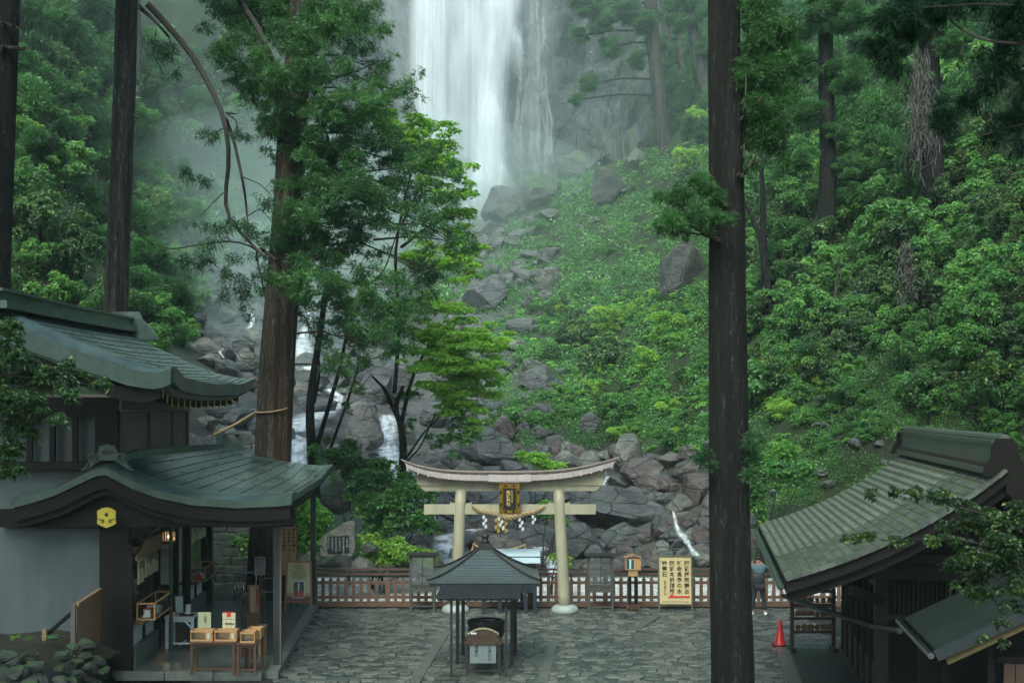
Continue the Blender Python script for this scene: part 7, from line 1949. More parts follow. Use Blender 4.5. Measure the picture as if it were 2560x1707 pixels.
# ------------------------------------------------------------------ signs at the left end
OBRD = simple('tan_sign_board', (0.42, 0.245, 0.12), 0.5, 0.15, 3, (1, 1, .3), 0.02)
g = G(722, 1505); s2 = empty('entrance_sign', (P(721, 1500, 40.9).x, 40.9, 0), 0, 'tall tan wooden sign listing the worship places with entrance characters', 'sign')
MB().box((0, 0, 1.83), (.50, .03, 1.50)).build('board', OBRD, s2)
for x in (-.265, .265): MB().box((x, 0, 1.30), (.035, .05, 2.60)).build('frame_post', WOOD_R, s2)
MB().box((0, 0, 2.60), (.5, .05, .035)).build('frame_rail', WOOD_R, s2); MB().box((0, 0, 1.07), (.5, .05, .035)).build('frame_rail', WOOD_R, s2)
for x, s in ((.165, '御瀧拝所舞台'), (.02, '延命長寿の水'), (-.125, '御瀧本祈願所')): text(s, .112, (x, -.02, 2.50), INK, s2, ls=1.08, bold=.002)
text('参入口', .15, (.02, -.02, 1.70), INK, s2, ls=.95, bold=.003)
text('Entrance   入口', .05, (0.0, -.02, 1.17), INK, s2, vertical=False)
g = G(746, 1526, .15); s3 = empty('information_board', (g.x, g.y, .15), 0.03, 'red framed standing board with cream text and waterfall photograph', 'sign')
BG = NT('poster_ground'); co = BG.coords((1, 1, 1), 'Generated'); sp = BG.n('SeparateXYZ'); BG.l(co, sp.inputs[0])
hill = BG.math('ADD', sp.outputs[2], BG.math('MULTIPLY', BG.noise(BG.coords((30, 1, 1), 'Generated'), 1.0, 2), -.10))
BG.principled(BG.ramp(hill, [(.0, (.10, .045, .03)), (.075, (.10, .045, .03)), (.085, (.34, .25, .15)), (.16, (.34, .25, .15)), (.18, (.50, .47, .25))]), .45)
for x in (-.36, .36): MB().bar((x * 1.06, 0, 0), (x * .94, .16, 1.44), .05, .04).build('frame_post', simple('red_wood', (.33, .12, .06), .4, .2, 6) if x < 0 else bpy.data.materials['red_wood'], s3)
for z in (.25, 1.42): MB().bar((-.34, z * .111, z), (.34, z * .111, z), .04, .05).build('frame_rail', bpy.data.materials['red_wood'], s3)
for x in (-.3, .3): MB().bar((x, .18, 1.2), (x, .6, 0), .04, .04).build('back_leg', WOOD_R, s3)
def S3(x, z, d): return Vector((x, z * .111 - d, z))
bd3 = MB().hexa([S3(-.335, .27, 0), S3(.335, .27, 0), S3(.335, .27, -.015), S3(-.335, .27, -.015), S3(-.335, 1.40, 0), S3(.335, 1.40, 0), S3(.335, 1.40, -.015), S3(-.335, 1.40, -.015)]).build('board', BG.mat, s3)
t = NT('photo_print'); co = t.coords((1, 1, 1), 'Generated'); sp = t.n('SeparateXYZ'); t.l(co, sp.inputs[0])
wf = t.math('ABSOLUTE', t.math('SUBTRACT', sp.outputs[0], .5)); n5 = t.noise(co, 7, 4, .7)
col = t.ramp(n5, [(.4, (.012, .014, .014)), (.62, (.06, .065, .06))]); col = t.mix(t.ramp(wf, [(.03, 1.0), (.09, 0.0)]), col, (.6, .7, .75))
low = t.ramp(sp.outputs[2], [(.28, 1.0), (.42, 0.0)]); col = t.mix(t.math('MULTIPLY', low, t.ramp(n5, [(.44, 0.0), (.5, 1.0)])), col, (.5, .03, .02)); col = t.mix(t.ramp(sp.outputs[2], [(.9, 0.0), (.96, 1.0)]), col, (.03, .09, .3)); t.principled(col, .4)
MB().prism([S3(x, z, .004) for x, z in [(-.17, .40), (-.14, .37), (.14, .37), (.17, .40), (.17, .83), (.14, .86), (-.14, .86), (-.17, .83)]], (0, -.003, 0)).build('photo_border', WHITE, s3)
MB().prism([S3(x, z, .008) for x, z in [(-.155, .41), (-.13, .385), (.13, .385), (.155, .41), (.155, .82), (.13, .845), (-.13, .845), (-.155, .82)]], (0, -.003, 0)).build('waterfall_photo', t.mat, s3)
# (small print on the board is unreadable in the photo: rows of tiny characters)
rows = ['飛瀧神社御由緒', '那智の大瀧は落差百三十三米', '御瀧拝所舞台', '古来より延命長寿の水として', '信仰を集めております', '世界遺産 那智大社別宮', '御瀧本祈願所 拝観時間', '八時より四時半まで', '入口はこちらです']
for i, s in enumerate(rows): text(s, .042, S3(0, 1.33 - i * .052, .006), INK, bd3, rx=math.pi / 2 - .11, vertical=False)
# notice post with green capped light
g = G(651, 1505, .15); s4 = empty('notice_post', (P(651, 1500, 41.2).x, 41.2, .1), 0, 'grey notice board under a tiny gable roof on a post', 'sign')
MB().box((0, 0, .8), (.07, .07, 1.6)).build('post', WOOD_R, s4)
GRB = simple('grey_board', (.36, .38, .40), .5, .1, 4)
MB().prism([(x, -.06, z) for x, z in [(-.17, .96), (.15, .96), (.15, 1.12), (.17, 1.16), (.17, 1.48), (.15, 1.51), (-.15, 1.51), (-.17, 1.48)]], (0, .02, 0)).build('board', GRB, s4)
MB().prism([(-.24, -.12, 1.50), (0, -.12, 1.585), (.24, -.12, 1.50), (.24, -.12, 1.53), (0, -.12, 1.62), (-.24, -.12, 1.53)], (0, .22, 0)).build('gable_roof', WOOD_D, s4)
text('御瀧本祈', .07, (0, -.065, 1.44), INK, s4, vertical=False); text('願所入口', .07, (0, -.065, 1.37), INK, s4, vertical=False); text('拝観は初穂料が必要です', .028, (0, -.065, 1.30), INK, s4, vertical=False); text('喫煙厳禁', .05, (-.02, -.065, 1.20), REDP, s4, vertical=False)
MB().tube([Vector((.07 * math.cos(a), -.066, 1.04 + .045 * math.sin(a))) for a in np.linspace(0, 6.283, 17)], .007, 5).build('no_entry_ring', REDP, s4); MB().bar((-.05, -.066, 1.07), (.05, -.066, 1.01), .01, .012).build('no_entry_bar', REDP, s4)
s5 = empty('marker_light', (P(645, 1500, 43.2).x, 43.2, 0), 0, 'slim dark post topped by a small green and white light', 'marker post')
MB().box((0, 0, .85), (.10, .10, 1.75)).build('post', WOOD_D, s5)
MB().lathe([(.05, 1.73), (.065, 1.76), (.065, 1.86), (.05, 1.88)], n=14).build('white_band', WHITE, s5); MB().lathe([(.066, 1.88), (.07, 1.93), (.04, 1.97)], n=14).build('green_cap', simple('green_plastic', (.02, .25, .16), .4, .1, 3), s5)
# turnstile rails
tn = empty('turnstile', (P(612, 1490, 41.6).x, 41.6, .05), 0, 'chrome tube turnstile before the stone steps', 'turnstile')
def tubes(lines, e, mat, r, name='rail'):
    for ln in lines: MB().tube(ln, r, 8).build(name, mat, e, smooth=True)
tubes([[(-.30, 0, 0), (-.30, 0, 1.02)], [(-.24, .25, 0), (-.24, .25, 1.02)], [(-.02, -.1, 0), (-.02, -.1, 1.02)], [(.34, 0, 0), (.34, 0, 1.05)]], tn, STEEL, .022, 'upright')
tubes([[(-.30, 0, 1.0), (-.2, -.1, 1.0), (0, -.13, 1.0), (.2, -.08, 1.02), (.34, 0, 1.04)], [(-.30, 0, .22), (-.2, -.1, .2), (0, -.13, .2), (.2, -.1, .2), (.34, 0, .2)],
       [(-.24, .2, .9), (-.13, .15, .86), (-.09, .1, .72), (-.12, .05, .58), (-.24, .0, .5)]], tn, STEEL, .018, 'rail')
MB().lathe([(.0, 1.0), (.32, 1.0), (.33, 1.02), (.0, 1.03)], (-.0, .1, 0), 20).build('round_top', IRON, tn)
gt = empty('swing_gate', (P(672, 1490, 41.5).x, 41.5, .05), 0, 'rounded chrome swing gate right of the notice post', 'gate')
tubes([[(.27 * math.cos(a) * (1.1 if abs(math.cos(a)) > .5 else 1), 0, .66 + .22 * math.sin(a)) for a in np.linspace(0, 6.283, 21)], [(-.3, .3, .1), (-.3, .3, .95)]], gt, STEEL, .018)
lf = empty('lattice_fence', (P(690, 1490, 42.6).x, 42.6, 0), 0, 'short dark slatted fence behind the swing gate', 'fence')
for i in range(12): MB().box((-.62 + i * .11, 0, .55), (.05, .03, 1.05)).build('slat', WOOD_D, lf)
MB().box((0, .03, .9), (1.35, .03, .05)).build('rail', WOOD_D, lf); MB().box((0, .03, .25), (1.35, .03, .05)).build('rail', WOOD_D, lf)

# ------------------------------------------------------------------ stone steps
MOSS_S = rock_mat('mossy_step', (.045, .05, .04), (.12, .125, .11), .8, .35, 2.0)
stp = empty('stone_steps', (P(560, 1500, 43.5).x, 43.5, 0), 0, 'mossy stone steps climbing behind the porch', 'steps')
for i in range(11):
    w = 2.1; z = .24 * i + .24
    b = MB()
    n = 3; xs = [-.95, -.2 + .2 * math.sin(i * 2.1), .55 + .15 * math.sin(i * 3.3), 1.25 - i * .02]
    for k in range(3):
        MB().box(((xs[k] + xs[k + 1]) / 2, .28 * i + .3 - .05 * math.sin(i + k), z - .12 + .012 * math.sin(i * 5 + k * 2)), (xs[k + 1] - xs[k] - .015, .62, .24), rz=.02 * math.sin(i * 3 + k)).build('step_stone', MOSS_S, stp, bevel=.025)
# low mossy bank stones by the steps, monument
for (px, py, w, h, kd, lb, D) in [(665,1430,50,60,'m','mossy stone beside the swing gate',44.5),(640,1400,55,50,'m','mossy rock right of the stone steps',45),(700,1440,60,60,'p','pale mossy stone left of the monument base',44.6),(775,1400,60,50,'p','rough lichened stone left of the monument',44.4),
    (845,1408,90,48,'m','mossy base stone under the monument',44.2),(905,1410,70,42,'p','smooth base stone right of the monument base',44.0),(925,1368,50,25,'m','small mossy stone beside the inscribed plate',44.3),(840,1240,110,90,'m','dark mossy boulder behind the monument',48),
    (1060,1400,90,70,'p','pale grey rock by the stream left of the torii pillar',46),(1000,1415,60,40,'m','mossy rock under the yellowish shrub',45),(960,1420,70,30,'m','low mossy rock behind the fence',44.5)]:
    boulder(px, py, w, h, kd, lb, D)
mon = empty('stone_monument', P(843, 1390, 44.9), 0, 'pale gable shaped stone monument with black inscribed plate', 'monument')
mo = [(800, 1345), (817, 1333), (844, 1318), (859, 1307), (877, 1302), (886, 1308), (888, 1375), (880, 1392), (802, 1392), (797, 1370)]
MS = rock_mat('monument_stone', (.15, .14, .12), (.30, .29, .25), .35, .6, 3)
mmb = MB().prism([P(x, y, 44.7) - mon.location for x, y in mo], (0, .4, 0)); mmb.build('stone', MS, mon, bevel=.03)
pl_ = [P(x, y, 44.66) - mon.location for x, y in [(819, 1382), (873, 1380), (872, 1338), (818, 1340)]]
plate = MB().prism(pl_, (0, .05, 0)).build('plate', simple('slate_plate', (.018, .026, .034), .35, .2, 4), mon)
WL = simple('white_letter', (.55, .6, .6), .6, .1, 4)
for i, s in enumerate(['那智の瀧', '神にませば藤なみの', 'いく代かけても', 'おちたぎつ白糸の', 'ひびきは絶えず', 'ながれけむ']):
    text(s, .062, P(868 - i * 9.3, 1343 + (3 if i == 0 else 0), 44.64) - mon.location, WL, plate, ls=.98 if len(s) > 6 else 1.2)

# ------------------------------------------------------------------ tables on the porch
def table(x0, x1, ybase, dep, h, label, mat=WOOD_R, group=None, name='table', leg=.055, brace=False, apron=.05):
    a, b = G(x0, ybase, .15), G(x1, ybase, .15); w = b.x - a.x
    e = empty(name, ((a.x + b.x) / 2, a.y + dep / 2, .15), 0, label, 'table', group)
    MB().box((0, 0, h - .02), (w + .04, dep + .04, .04)).build('table_top', mat, e)
    for sx4 in (-1, 1):
        for sy in (-1, 1): MB().box((sx4 * (w / 2 - leg / 2), sy * (dep / 2 - leg / 2), (h - .04) / 2), (leg, leg, h - .04)).build('leg', mat, e)
    MB().box((0, -dep / 2 + leg / 2, h - .04 - apron / 2), (w - 2 * leg, leg * .5, apron)).build('apron', mat, e)
    MB().box((0, -dep / 2 + leg / 2, .14), (w - 2 * leg, leg * .6, .04)).build('stretcher', mat, e)
    MB().box((0, 0, .10), (.05, dep - 2 * leg, .035)).build('stretcher', mat, e)
    if brace:
        for sx4 in (-1, 1): MB().bar((sx4 * (w / 2 - .05), -dep / 2 + .03, h - .28), (sx4 * (w / 2 - .26), -dep / 2 + .03, h - .07), .03, .05).build('brace', mat, e)
    return e
t1 = table(476, 587, 1687, .5, .74, 'low red brown table nearest the porch edge with two charm boxes')
t2 = table(592, 640, 1690, .95, .74, 'narrow red brown table standing at right angle beside the first')
t3 = table(598, 628, 1646, .5, .62, 'dark red brown stool table behind the narrow one')
t4 = table(602, 650, 1560, .8, .78, 'red brown table at the back of the porch with a box')
tw_ = table(413, 484, 1622, .75, .80, 'white painted table beside the drain pipe', WHITE, leg=.07, brace=True, apron=.09)
def cbox(e, x, y, z, w, d, h, label, cards, side=True):
    b = empty('charm_box', Vector(e.location) + Vector((x, y, z)), 0, label, 'box')
    T = .02
    MB().box((0, d / 2, h / 2), (w, T, h)).build('back', WOOD_L, b); MB().box((0, 0, T / 2), (w, d, T)).build('bottom', WOOD_L, b)
    for s_ in (-1, 1): MB().box((s_ * (w / 2 - T / 2), 0, h / 2), (T, d - T, h)).build('side', WOOD_L, b)
    MB().box((0, -d / 2, h - .02), (w, T, .035)).build('front_rail', WOOD_L, b); MB().box((0, -d / 2, .02), (w, T, .035)).build('front_rail', WOOD_L, b)
    MB().box((0, -d / 2 + .012, h / 2), (w - .03, .004, h - .08)).build('glass', GLASS, b)
    if side: MB().box((w / 2 - .09, -d / 2 - .002, h / 2), (.13, .018, h - .02)).build('front_panel', WOOD_L, b); MB().box((w / 2 - .09, -d / 2 - .014, h / 2), (.045, .006, .12)).build('price_slip', PAPER, b)
    rq = random.Random(int(x * 100) + 5); cols = [simple('charm_%s' % c, col, .6, .1, 4) if ('charm_%s' % c) not in bpy.data.materials else bpy.data.materials['charm_%s' % c] for c, col in (('white', (.6, .6, .6)), ('red', (.5, .06, .05)), ('pink', (.55, .25, .3)), ('blue', (.08, .15, .3)))]
    for i in range(cards): MB().box((rq.uniform(-w / 2 + .05, w / 2 - (.2 if side else .05)), rq.uniform(-d / 3, d / 3), .03 + rq.uniform(0, .03)), (.05, .035, .012), rz=rq.uniform(0, 3)).build('charm', cols[rq.randrange(4)], b)
    return b
cbox(t1, -.27, 0, .74, .50, .32, .24, 'left charm box on the front table', 9); cbox(t1, .27, 0, .74, .50, .32, .24, 'right charm box on the front table', 12)
cbox(t2, .02, -.27, .74, .32, .36, .24, 'pale wooden charm box on the narrow table', 12, False); cbox(t2, .08, .2, .74, .30, .36, .24, 'pale charm box at the rear of the narrow table', 6, False)
ACR = NT('cream_poster'); co = ACR.coords((1, 1, 1), 'Generated'); ACR.principled(ACR.ramp(ACR.noise(co, 9, 3), [(.42, (.32, .34, .20)), (.6, (.50, .50, .34))]), .35)
for x, lb, s, grid in ((-.28, 'yellowish price card standing behind the left charm box', '厄除守', False), (.27, 'white gridded price card with red heading behind the right charm box', '交通安全', True)):
    c = empty('price_card', Vector(t1.location) + Vector((x, .20, .74)), 0, lb, 'card')
    MB().box((0, 0, .42), (.29, .008, .36)).build('card', ACR.mat if not grid else CREAM, c); MB().box((0, .02, .12), (.26, .01, .24)).build('stand', GLASS, c)
    if grid:
        MB().box((0, -.006, .595), (.29, .004, .02)).build('red_band', REDP, c); MB().box((0, -.007, .54), (.09, .004, .09)).build('red_seal', REDP, c)
        for q in (-.05, .05): MB().box((q, -.006, .38), (.005, .004, .28)).build('grid_line', WOOD_R, c)
        for q in (.34, .44): MB().box((0, -.006, q), (.28, .004, .005)).build('grid_line', WOOD_R, c)
    text(s, .055, (0.02, -.008, .50 if not grid else .33), INK, c, vertical=not grid, ls=1.0)
MB_w = empty('fortune_cylinder', G(634, 1604, .15) + Vector((0, 0, .0)), 0, 'tall hexagonal wooden fortune cylinder standing behind the narrow table', 'cylinder')
MB().lathe([(.135, .78), (.135, 1.42), (.12, 1.44), (0, 1.44)], n=6).build('cylinder', WOOD_T, MB_w); MB().box((.118, -.075, 1.15), (.006, .08, .42), rz=.52).build('red_label', REDP, MB_w)
MB().box((0, 0, .39), (.3, .3, .78)).build('stand', WOOD_R, MB_w)
cb = MB().box((0, 0, .12), (.26, .30, .24)).build('wooden_chest', WOOD_R); tag(cb, 'red brown chest on the table at the back of the porch', 'chest'); cb.location = Vector(t4.location) + Vector((-.02, .05, .78))
# low stool right of the narrow table
stl = table(646, 660, 1640, .35, .72, 'small grey brown side stand right of the narrow table', WOOD_T)
# on the white table: leaning framed list, black tray, white box
fr = empty('leaning_frame', Vector(tw_.location) + Vector((-.12, .1, .80)), .35, 'leaning red framed price list on the white table', 'frame')
MB().hexa([(-.1, 0, 0), (.12, 0, 0), (.12, .03, 0), (-.1, .03, 0), (-.1, .16, .44), (.12, .16, .44), (.12, .19, .44), (-.1, .19, .44)]).build('frame', WOOD_R, fr); MB().hexa([(-.08, .004, .03), (.10, .004, .03), (.10, .01, .03), (-.08, .01, .03), (-.08, .146, .42), (.10, .146, .42), (.10, .16, .42), (-.08, .16, .42)]).build('paper', PAPER, fr)
tag(MB().box((.13, -.12, .815), (.34, .26, .03)).build('black_tray', INK), 'black tray on the white table', 'tray').location = tw_.location
tag(MB().box((.16, -.1, .95), (.11, .09, .24)).build('white_box', WHITE), 'upright white box on the black tray', 'box').location = tw_.location
# framed list and boards in the recess
rl_ = empty('framed_list', LB(3.75, 6.55, 1.25), 0, 'tall framed list of prayers hung under the lit lantern', 'frame')
MB().box((0, 0, .55), (.48, .03, 1.12)).build('frame', WOOD_L, rl_); MB().box((0, -.02, .55), (.40, .012, 1.04)).build('paper', PAPER, rl_)
for i in range(4): text('祈祷受付', .075, (.14 - i * .095, -.03, 1.02), INK, rl_, ls=.98)
for i in range(4): text('家内安全交通', .05, (.14 - i * .095, -.03, .66), INK, rl_, ls=1.0)
# hanging price boards, front display cases
PB = CREAM
for k, (b0, b1, z0, z1) in enumerate(((0.35, 0.95, 2.05, 2.62), (1.1, 2.6, 2.12, 2.66), (7.4, 8.0, 2.3, 2.8), (8.3, 9.6, 2.3, 2.8))):
    e = empty('price_board', LB(3.13, (b0 + b1) / 2, z0), 0, ['short cream price board by the end post', 'long cream price board over the first shop window', 'short cream price board by the second window', 'long cream price board over the second window'][k], 'sign')
    m = quadbox(3.11, 3.13, b0, b1, z0, z1); m.v = [tuple(Vector(v) - e.location) for v in m.v]; bo = m.build('board', PB, e)
    n_ = int((b1 - b0) / .14)
    for i in range(n_): text(['御守', '神札', '絵馬', '御朱印', '破魔矢'][i % 5], .085, LB(3.10, b0 + .09 + i * .14, z1 - .05) - e.location, INK, bo, rz=math.pi / 2 + .058, ls=1.0)
for k, (b0, b1) in enumerate(((0.6, 2.7), (7.6, 9.3))):
    e = empty('display_case', LB(2.9, (b0 + b1) / 2, 1.19), 0, ['glazed wooden display case on the first shop counter', 'glazed wooden display case on the second shop counter'][k], 'display case')
    for a in (2.78, 3.18):
        for b in (b0, b1 - .04):
            m = quadbox(a, a + .035, b, b + .035, 1.192, 1.58); m.v = [tuple(Vector(v) - e.location) for v in m.v]; m.build('corner_post', WOOD_L, e)
        for z in (1.192, 1.56):
            m = quadbox(a + .002, a + .033, b0 + .036, b1 - .041, z, z + .035); m.v = [tuple(Vector(v) - e.location) for v in m.v]; m.build('frame_rail', WOOD_L, e)
    for b in (b0, b1 - .04):
        for z in (1.192, 1.56):
            m = quadbox(2.816, 3.179, b + .002, b + .033, z, z + .035); m.v = [tuple(Vector(v) - e.location) for v in m.v]; m.build('frame_rail', WOOD_L, e)
    m = quadbox(2.79, 2.795, b0 + .04, b1 - .05, 1.23, 1.56); m.v = [tuple(Vector(v) - e.location) for v in m.v]; m.build('glass', GLASS, e)
    rq = random.Random(k)
    for i in range(14):
        m = quadbox(0, .07, 0, .05, 0, .18); m.v = [tuple(Vector(v) - LB(0, 0, 0) + LB(2.86 + rq.uniform(0, .22), b0 + .1 + i * (b1 - b0 - .25) / 14, 1.24) - e.location) for v in m.v]
        m.build('charm', [bpy.data.materials['charm_red'], bpy.data.materials['charm_white'], WOOD_R][rq.randrange(3)], e)
for i in range(5):
    e = tag(MB().box((0, 0, -.13), (.012, .09, .26)).build('paper_slip', [PAPER, bpy.data.materials['charm_pink']][i % 2]), 'paper fortune slip hung beside the recess lantern', 'paper slip', 'paper slips hung by the recess'); e.location = LB(3.1, 3.3 + i * .32, 3.0)

# ------------------------------------------------------------------ lower left corner
gate = empty('plank_gate', LB(4.2, -1.0, 0), 0, 'pale wooden plank gate standing open at the dark end post', 'gate')
g0, g1 = G(252, 1700), P(190, 1700, 28.6); 
A_ = Vector((P(251, 1480, 30.6).x, 30.6, 0)); B_ = Vector((P(192, 1512, 28.2).x, 28.2, 0)); dd = (B_ - A_)
for i in range(5):
    a, b = A_ + dd * (i / 5 + .004), A_ + dd * ((i + 1) / 5 - .004)
    z0, z1 = 1.97 + .0 * i, 1.97
    m = MB().hexa([a, b, b + Vector((.0, .03, 0)), a + Vector((0, .03, 0)), a + Vector((0, 0, 2.0)), b + Vector((0, 0, 2.0)), b + Vector((0, .03, 2.0)), a + Vector((0, .03, 2.0))])
    m.v = [tuple(Vector(v) - gate.location) for v in m.v]; m.build('plank', WOOD_T, gate)
m = MB().bar(A_ + Vector((0, 0, 2.03)), B_ + Vector((0, 0, 2.03)), .09, .06); m.v = [tuple(Vector(v) - gate.location) for v in m.v]; m.build('top_rail', WOOD_T, gate)
m = MB().box(B_ + Vector((-.06, -.03, 1.0)), (.09, .09, 2.1)); m.v = [tuple(Vector(v) - gate.location) for v in m.v]; m.build('post', WOOD_B, gate)
pr_ = MB().bar(P(183, 1528, 28.6), P(112, 1590, 28.8), .07, .07).build('prop_beam', WOOD_D); tag(pr_, 'dark slanting beam propping the plank gate', 'beam')
pg = MB().bar(P(112, 1600, 28.7), P(112, 1572, 28.7), .09, .09).build('stake', WOOD_T); tag(pg, 'short wooden stake in the earth at the foot of the slanting beam', 'stake')
# earth bank held by mossy stones
t = NT('leaf_litter'); co = t.coords((1, 1, 1), 'Position'); n1 = t.noise(co, 3, 6, .7); n2 = t.noise(co, 26, 4, .8)
col = t.mix(t.ramp(n2, [(.5, 0.0), (.68, .8)]), t.ramp(n1, [(.35, (.018, .017, .010)), (.65, (.036, .038, .018))]), (.085, .05, .028)); t.principled(col, .9, 0, n2, .8, .05)
V = []; nx_, ny_ = 26, 18
for j in range(ny_ + 1):
    for i in range(nx_ + 1):
        y = 26.35 + 4.2 * j / ny_; xr = -8.75
        x = -14 + (xr + 14.0) * i / nx_
        z = 1.42 - .085 * (y - 26.35) + .10 * noise.noise(Vector((x * 1.1, y * 1.1, 0))) + .04 * noise.noise(Vector((x * 5, y * 5, 0))) - .5 * max(0, i / nx_ - .82) * 5
        V.append((x, y, z))
bank_ = MB().add(V, [(j * (nx_ + 1) + i, j * (nx_ + 1) + i + 1, (j + 1) * (nx_ + 1) + i + 1, (j + 1) * (nx_ + 1) + i) for j in range(ny_) for i in range(nx_)]).build('earth_bank', t.mat, smooth=True); tag(bank_, kind='structure')
rk2 = random.Random(15)
for i in range(58):
    row = i % 4; u = (i // 4) / 14
    x = -8.72 - u * 2.9 + rk2.uniform(-.08, .08); y = 26.25 + rk2.uniform(-.08, .08) + (3 - row) * -.05
    if i >= 44: x, y = -8.68 + rk2.uniform(-.06, .06), 26.4 + (i - 44) // 4 * .7
    zt = 1.28 - (.45 if u < .08 else .15 if u < .2 else 0)
    o = inst('retaining_stone', rk2.choice(RK['m']), (x, y, zt - (3 - row) * .25 + rk2.uniform(-.03, .03)), (rk2.uniform(-.3, .3), rk2.uniform(-.3, .3), rk2.uniform(0, 6)), (rk2.uniform(.15, .22), rk2.uniform(.14, .2), rk2.uniform(.11, .16)))
    tag(o, 'mossy stone in the %s row of the low wall at the bottom left' % ['lowest', 'second', 'third', 'top'][row], 'stone', 'retaining stones, row %d' % row)
for i in range(7):
    p = Vector((-11.4 + .38 * i, 26.6 + rk2.uniform(-.1, 1.6), 1.36 - (.3 if i > 5 else 0))); plant('fern' if i % 2 else 'grass', p, .22, 'small fern tuft on the earth bank in the bottom left corner', 'fern', 'ferns on the earth bank')
tarp = MB().add([P(104, 1586, 29.2), P(150, 1592, 29.2), P(140, 1596, 29.0), P(100, 1592, 29.0), P(122, 1583, 29.3)], [(0, 4, 2, 3), (4, 1, 2)]).build('blue_sheet', simple('blue_plastic', (.02, .06, .14), .4, .2, 5)); tag(tarp, 'scrap of blue plastic sheet behind the stake', 'plastic sheet')

# ------------------------------------------------------------------ cone and votive rack
g = G(1950, 1616); cone = empty('traffic_cone', (g.x, g.y, 0), 0, 'bright red traffic cone on a black square foot', 'traffic cone')
CRED = simple('cone_red', (.60, .022, .02), .35, .15, 3, bump=.03)
MB().lathe([(.165, .06), (.15, .085), (.13, .10), (.04, .66), (.035, .68), (.025, .685)], n=28).build('cone', CRED, cone, smooth=True)
MB().box((0, 0, .035), (.38, .38, .05)).build('foot', simple('black_rubber', (.02, .02, .02), .6, .2, 6), cone, bevel=.01); MB().box((0, 0, .006), (.42, .42, .012)).build('red_mat', REDP, cone)
gl, gr = G(1980, 1627, .1), G(2084, 1627, .1); er = empty('votive_rack', ((gl.x + gr.x) / 2, gl.y, .1), 0, 'dark rack hung with small votive plaques under the tiled eave', 'rack')
hw = (gr.x - gl.x) / 2; DKW = simple('rack_wood', (.055, .036, .028), .6, .3, 6)
for s_ in (-1, 1): MB().box((s_ * hw, 0, .78), (.09, .09, 1.56)).build('post', DKW, er); MB().box((s_ * hw, 0, .06), (.12, .5, .1)).build('foot', BLK, er)
EM = simple('votive_wood', (.16, .10, .055), .6, .4, 7)
re_ = random.Random(4)
for k, z in enumerate((1.50, 1.16, .83, .50)):
    MB().box((0, 0, z - .02), (2 * hw - .09, .05, .07)).build('rail', DKW, er)
    if k == 3: continue
    for i in range(6):
        x = -hw + .14 + i * (2 * hw - .24) / 5; sh_ = re_.randrange(4); zc = z - .23; w = .075
        if sh_ == 0: pl2 = [(-w, -.05), (w, -.05), (w, .05), (0, .085), (-w, .05)]
        elif sh_ == 1: pl2 = [(w * math.cos(a), w * math.sin(a)) for a in np.linspace(0, 5.6, 9)]
        elif sh_ == 2: pl2 = [(-w, -.07), (w, -.07), (w * 1.05, .05), (0, .09), (-w * 1.05, .05)]
        else: pl2 = [(-.045, -.05), (0, -.085), (.045, -.05), (.05, .02), (0, .07), (-.05, .02)]
        MB().prism([(x + a, -.05, zc + b) for a, b in pl2], (0, .012, 0)).build('votive_plaque', EM, er)
        MB().tube([(x, -.045, zc + .07), (x, -.045, z - .05)], .004, 4).build('cord', WOOD_T, er)

# ropes at the sacred cedar
rope_obj('straw_rope', [P(530, 1090, 40.2), P(560, 1075, 40.9), P(590, 1060, 41.6), P(615, 1045, 42.2), P(640, 1030, 42.7), P(650, 1031, 42.45), P(680, 1029, 42.35), P(710, 1023, 42.45), P(724, 1018, 42.9)], [.05, .05, .05, .05, .045, .032, .03, .03, .03], .25, 'straw rope running from the lower roof ridge round the sacred cedar', sub=80)
hr = empty('rope_rail', P(555, 1118, 46), 0, 'low post and straw rope rail above the lower roof', 'rail')
for x in (556, 582, 628, 700): MB().tube([P(x, 1122, 46) - hr.location, P(x, 1096 if x < 570 else 1110, 46) - hr.location], .035 if x < 570 else .02, 6).build('post', WOOD_D, hr)
for a, b in (((545, 1105), (556, 1100)), ((556, 1100), (582, 1108)), ((582, 1112), (640, 1113)), ((556, 1106), (582, 1114))): MB().tube([P(*a, 46) - hr.location, P((a[0] + b[0]) / 2, max(a[1], b[1]) + 3, 46) - hr.location, P(*b, 46) - hr.location], .014, 5).build('rope', STRAW, hr)
cam_ = empty('security_camera', P(518, 1003, 39.6), 0, 'small dark camera under the far corner of the upper eave', 'camera'); MB().box((0, 0, 0), (.2, .12, .08)).build('housing', IRON, cam_); MB().tube([(0, 0, .04), (-.05, 0, .2)], .015, 6).build('bracket', IRON, cam_)

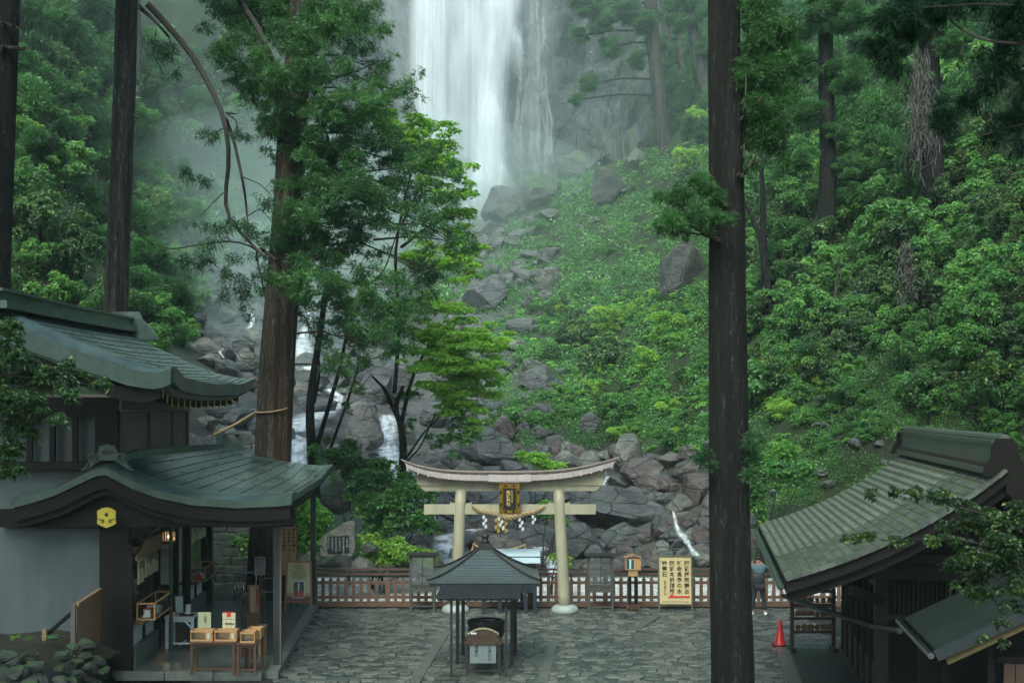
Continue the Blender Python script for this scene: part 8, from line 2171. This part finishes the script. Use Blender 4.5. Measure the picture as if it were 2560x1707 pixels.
# ------------------------------------------------------------------ person taking a picture at the fence
SKIN = simple('skin', (.42, .24, .17), .5, .1, 5, bump=.02); HAIR = simple('black_hair', (.012, .010, .009), .5, .3, 30)
JACK = simple('blue_grey_jacket', (.095, .15, .18), .7, .3, 7); SHIRT = simple('dark_shirt', (.022, .028, .034), .8, .2, 7); TROU = simple('dark_trousers', (.022, .024, .036), .8, .2, 7); SHOE = simple('white_shoe', (.7, .7, .7), .5, .1, 5)
g = G(1896, 1537); man = empty('person', (g.x, g.y, 0), 0, 'person in blue grey top and dark trousers with raised arms at the fence', 'person')
def skinned(name, verts, edges, radii, mat, parent, sub=2):
    me = bpy.data.meshes.new(name); me.from_pydata(verts, edges, []); o = inst(name, me, parent=parent); me.materials.append(mat)
    sk = o.modifiers.new('skin', 'SKIN'); me.skin_vertices.new() if not me.skin_vertices else None
    for i, r in enumerate(radii): me.skin_vertices[0].data[i].radius = r if hasattr(r, '__len__') else (r, r)
    me.skin_vertices[0].data[0].use_root = True
    s = o.modifiers.new('sub', 'SUBSURF'); s.levels = sub; s.render_levels = sub; sk.use_smooth_shade = True
    return o
# body (one surface): pelvis, spine, neck, head; arms raised in front; legs slightly apart
bv = [(0, 0, .93), (0, 0, 1.10), (0, .01, 1.26), (0, .01, 1.40), (0, .02, 1.50), (0, .03, 1.56), (0, .03, 1.64), (0, .02, 1.70),
      (-.17, .02, 1.42), (-.27, .10, 1.30), (-.16, .34, 1.46), (-.10, .38, 1.52), (.17, .02, 1.42), (.30, .10, 1.32), (.17, .34, 1.47), (.11, .38, 1.53),
      (-.10, 0, .86), (-.14, .01, .50), (-.17, -.01, .10), (-.19, .10, .05), (.10, 0, .86), (.15, .01, .50), (.19, -.01, .10), (.22, .10, .05)]
be = [(0, 1), (1, 2), (2, 3), (3, 4), (4, 5), (5, 6), (6, 7), (3, 8), (8, 9), (9, 10), (10, 11), (3, 12), (12, 13), (13, 14), (14, 15), (0, 16), (16, 17), (17, 18), (18, 19), (0, 20), (20, 21), (21, 22), (22, 23)]
br = [(.155, .12), (.14, .10), (.165, .11), (.15, .10), (.055, .06), (.085, .095), (.09, .105), (.06, .07), .07, .05, .035, .035, .07, .05, .035, .035, .09, .06, .042, .035, .09, .06, .042, .035]
skinned('body', bv, be, br, SKIN, man)
skinned('jacket', [(0, 0, 1.16), (0, .01, 1.28), (0, .01, 1.42), (-.17, .02, 1.43), (-.28, .10, 1.31), (-.17, .32, 1.45), (.17, .02, 1.43), (.31, .10, 1.33), (.18, .32, 1.46)], [(0, 1), (1, 2), (2, 3), (3, 4), (4, 5), (2, 6), (6, 7), (7, 8)], [(.19, .145), (.21, .15), (.19, .14), .10, .065, .05, .085, .065, .05], JACK, man)
skinned('shirt', [(0, 0, .88), (0, 0, 1.05), (0, 0, 1.22)], [(0, 1), (1, 2)], [(.20, .16), (.20, .155), (.205, .155)], SHIRT, man)
skinned('trousers', [(0, 0, .92), (-.10, 0, .86), (-.14, .01, .50), (-.17, -.01, .13), (.10, 0, .86), (.15, .01, .50), (.19, -.01, .13)], [(0, 1), (1, 2), (2, 3), (0, 4), (4, 5), (5, 6)], [(.17, .13), .105, .075, .055, .105, .075, .055], TROU, man)
skinned('hair', [(0, .0, 1.60), (0, .01, 1.68), (0, .02, 1.73)], [(0, 1), (1, 2)], [(.09, .09), (.105, .11), (.07, .08)], HAIR, man)
for x in (-.19, .21): MB().lathe([(.0, .0), (.055, .0), (.06, .04), (.05, .09), (.0, .10)], n=12).build('shoe', SHOE, man, smooth=True).location = (x, .02, 0); bpy.data.objects[-1 if False else 0]
for o in [c for c in man.children if c.name.startswith('shoe')]: o.scale = (.9, 1.9, 1)
for s_ in (-1, 1):
    for k in range(5):
        b0 = Vector((s_ * .10, .40, 1.53)); 
        MB().tube([b0 + Vector((s_ * .0, .0, (k - 2) * .018)), b0 + Vector((-s_ * .02, .05 - (k == 4) * .02, (k - 2) * .02)), b0 + Vector((-s_ * .06, .06, (k - 2) * .018))], [.010, .009, .007], 6).build('finger', SKIN, man, smooth=True)
ph = MB().box((0, .47, 1.54), (.15, .01, .075)).build('camera_phone', INK); tag(ph, 'dark phone held up by the person at the fence', 'phone'); ph.location = man.location

# ------------------------------------------------------------------ lettering becomes mesh
bpy.context.view_layer.update()
_dg = bpy.context.evaluated_depsgraph_get()
for o in [o for o in bpy.data.objects if o.type == 'FONT']:
    me = bpy.data.meshes.new_from_object(o.evaluated_get(_dg))
    n = bpy.data.objects.new('lettering', me); COL.objects.link(n)
    n.parent = o.parent; n.location = o.location; n.rotation_euler = o.rotation_euler
    bpy.data.objects.remove(o)
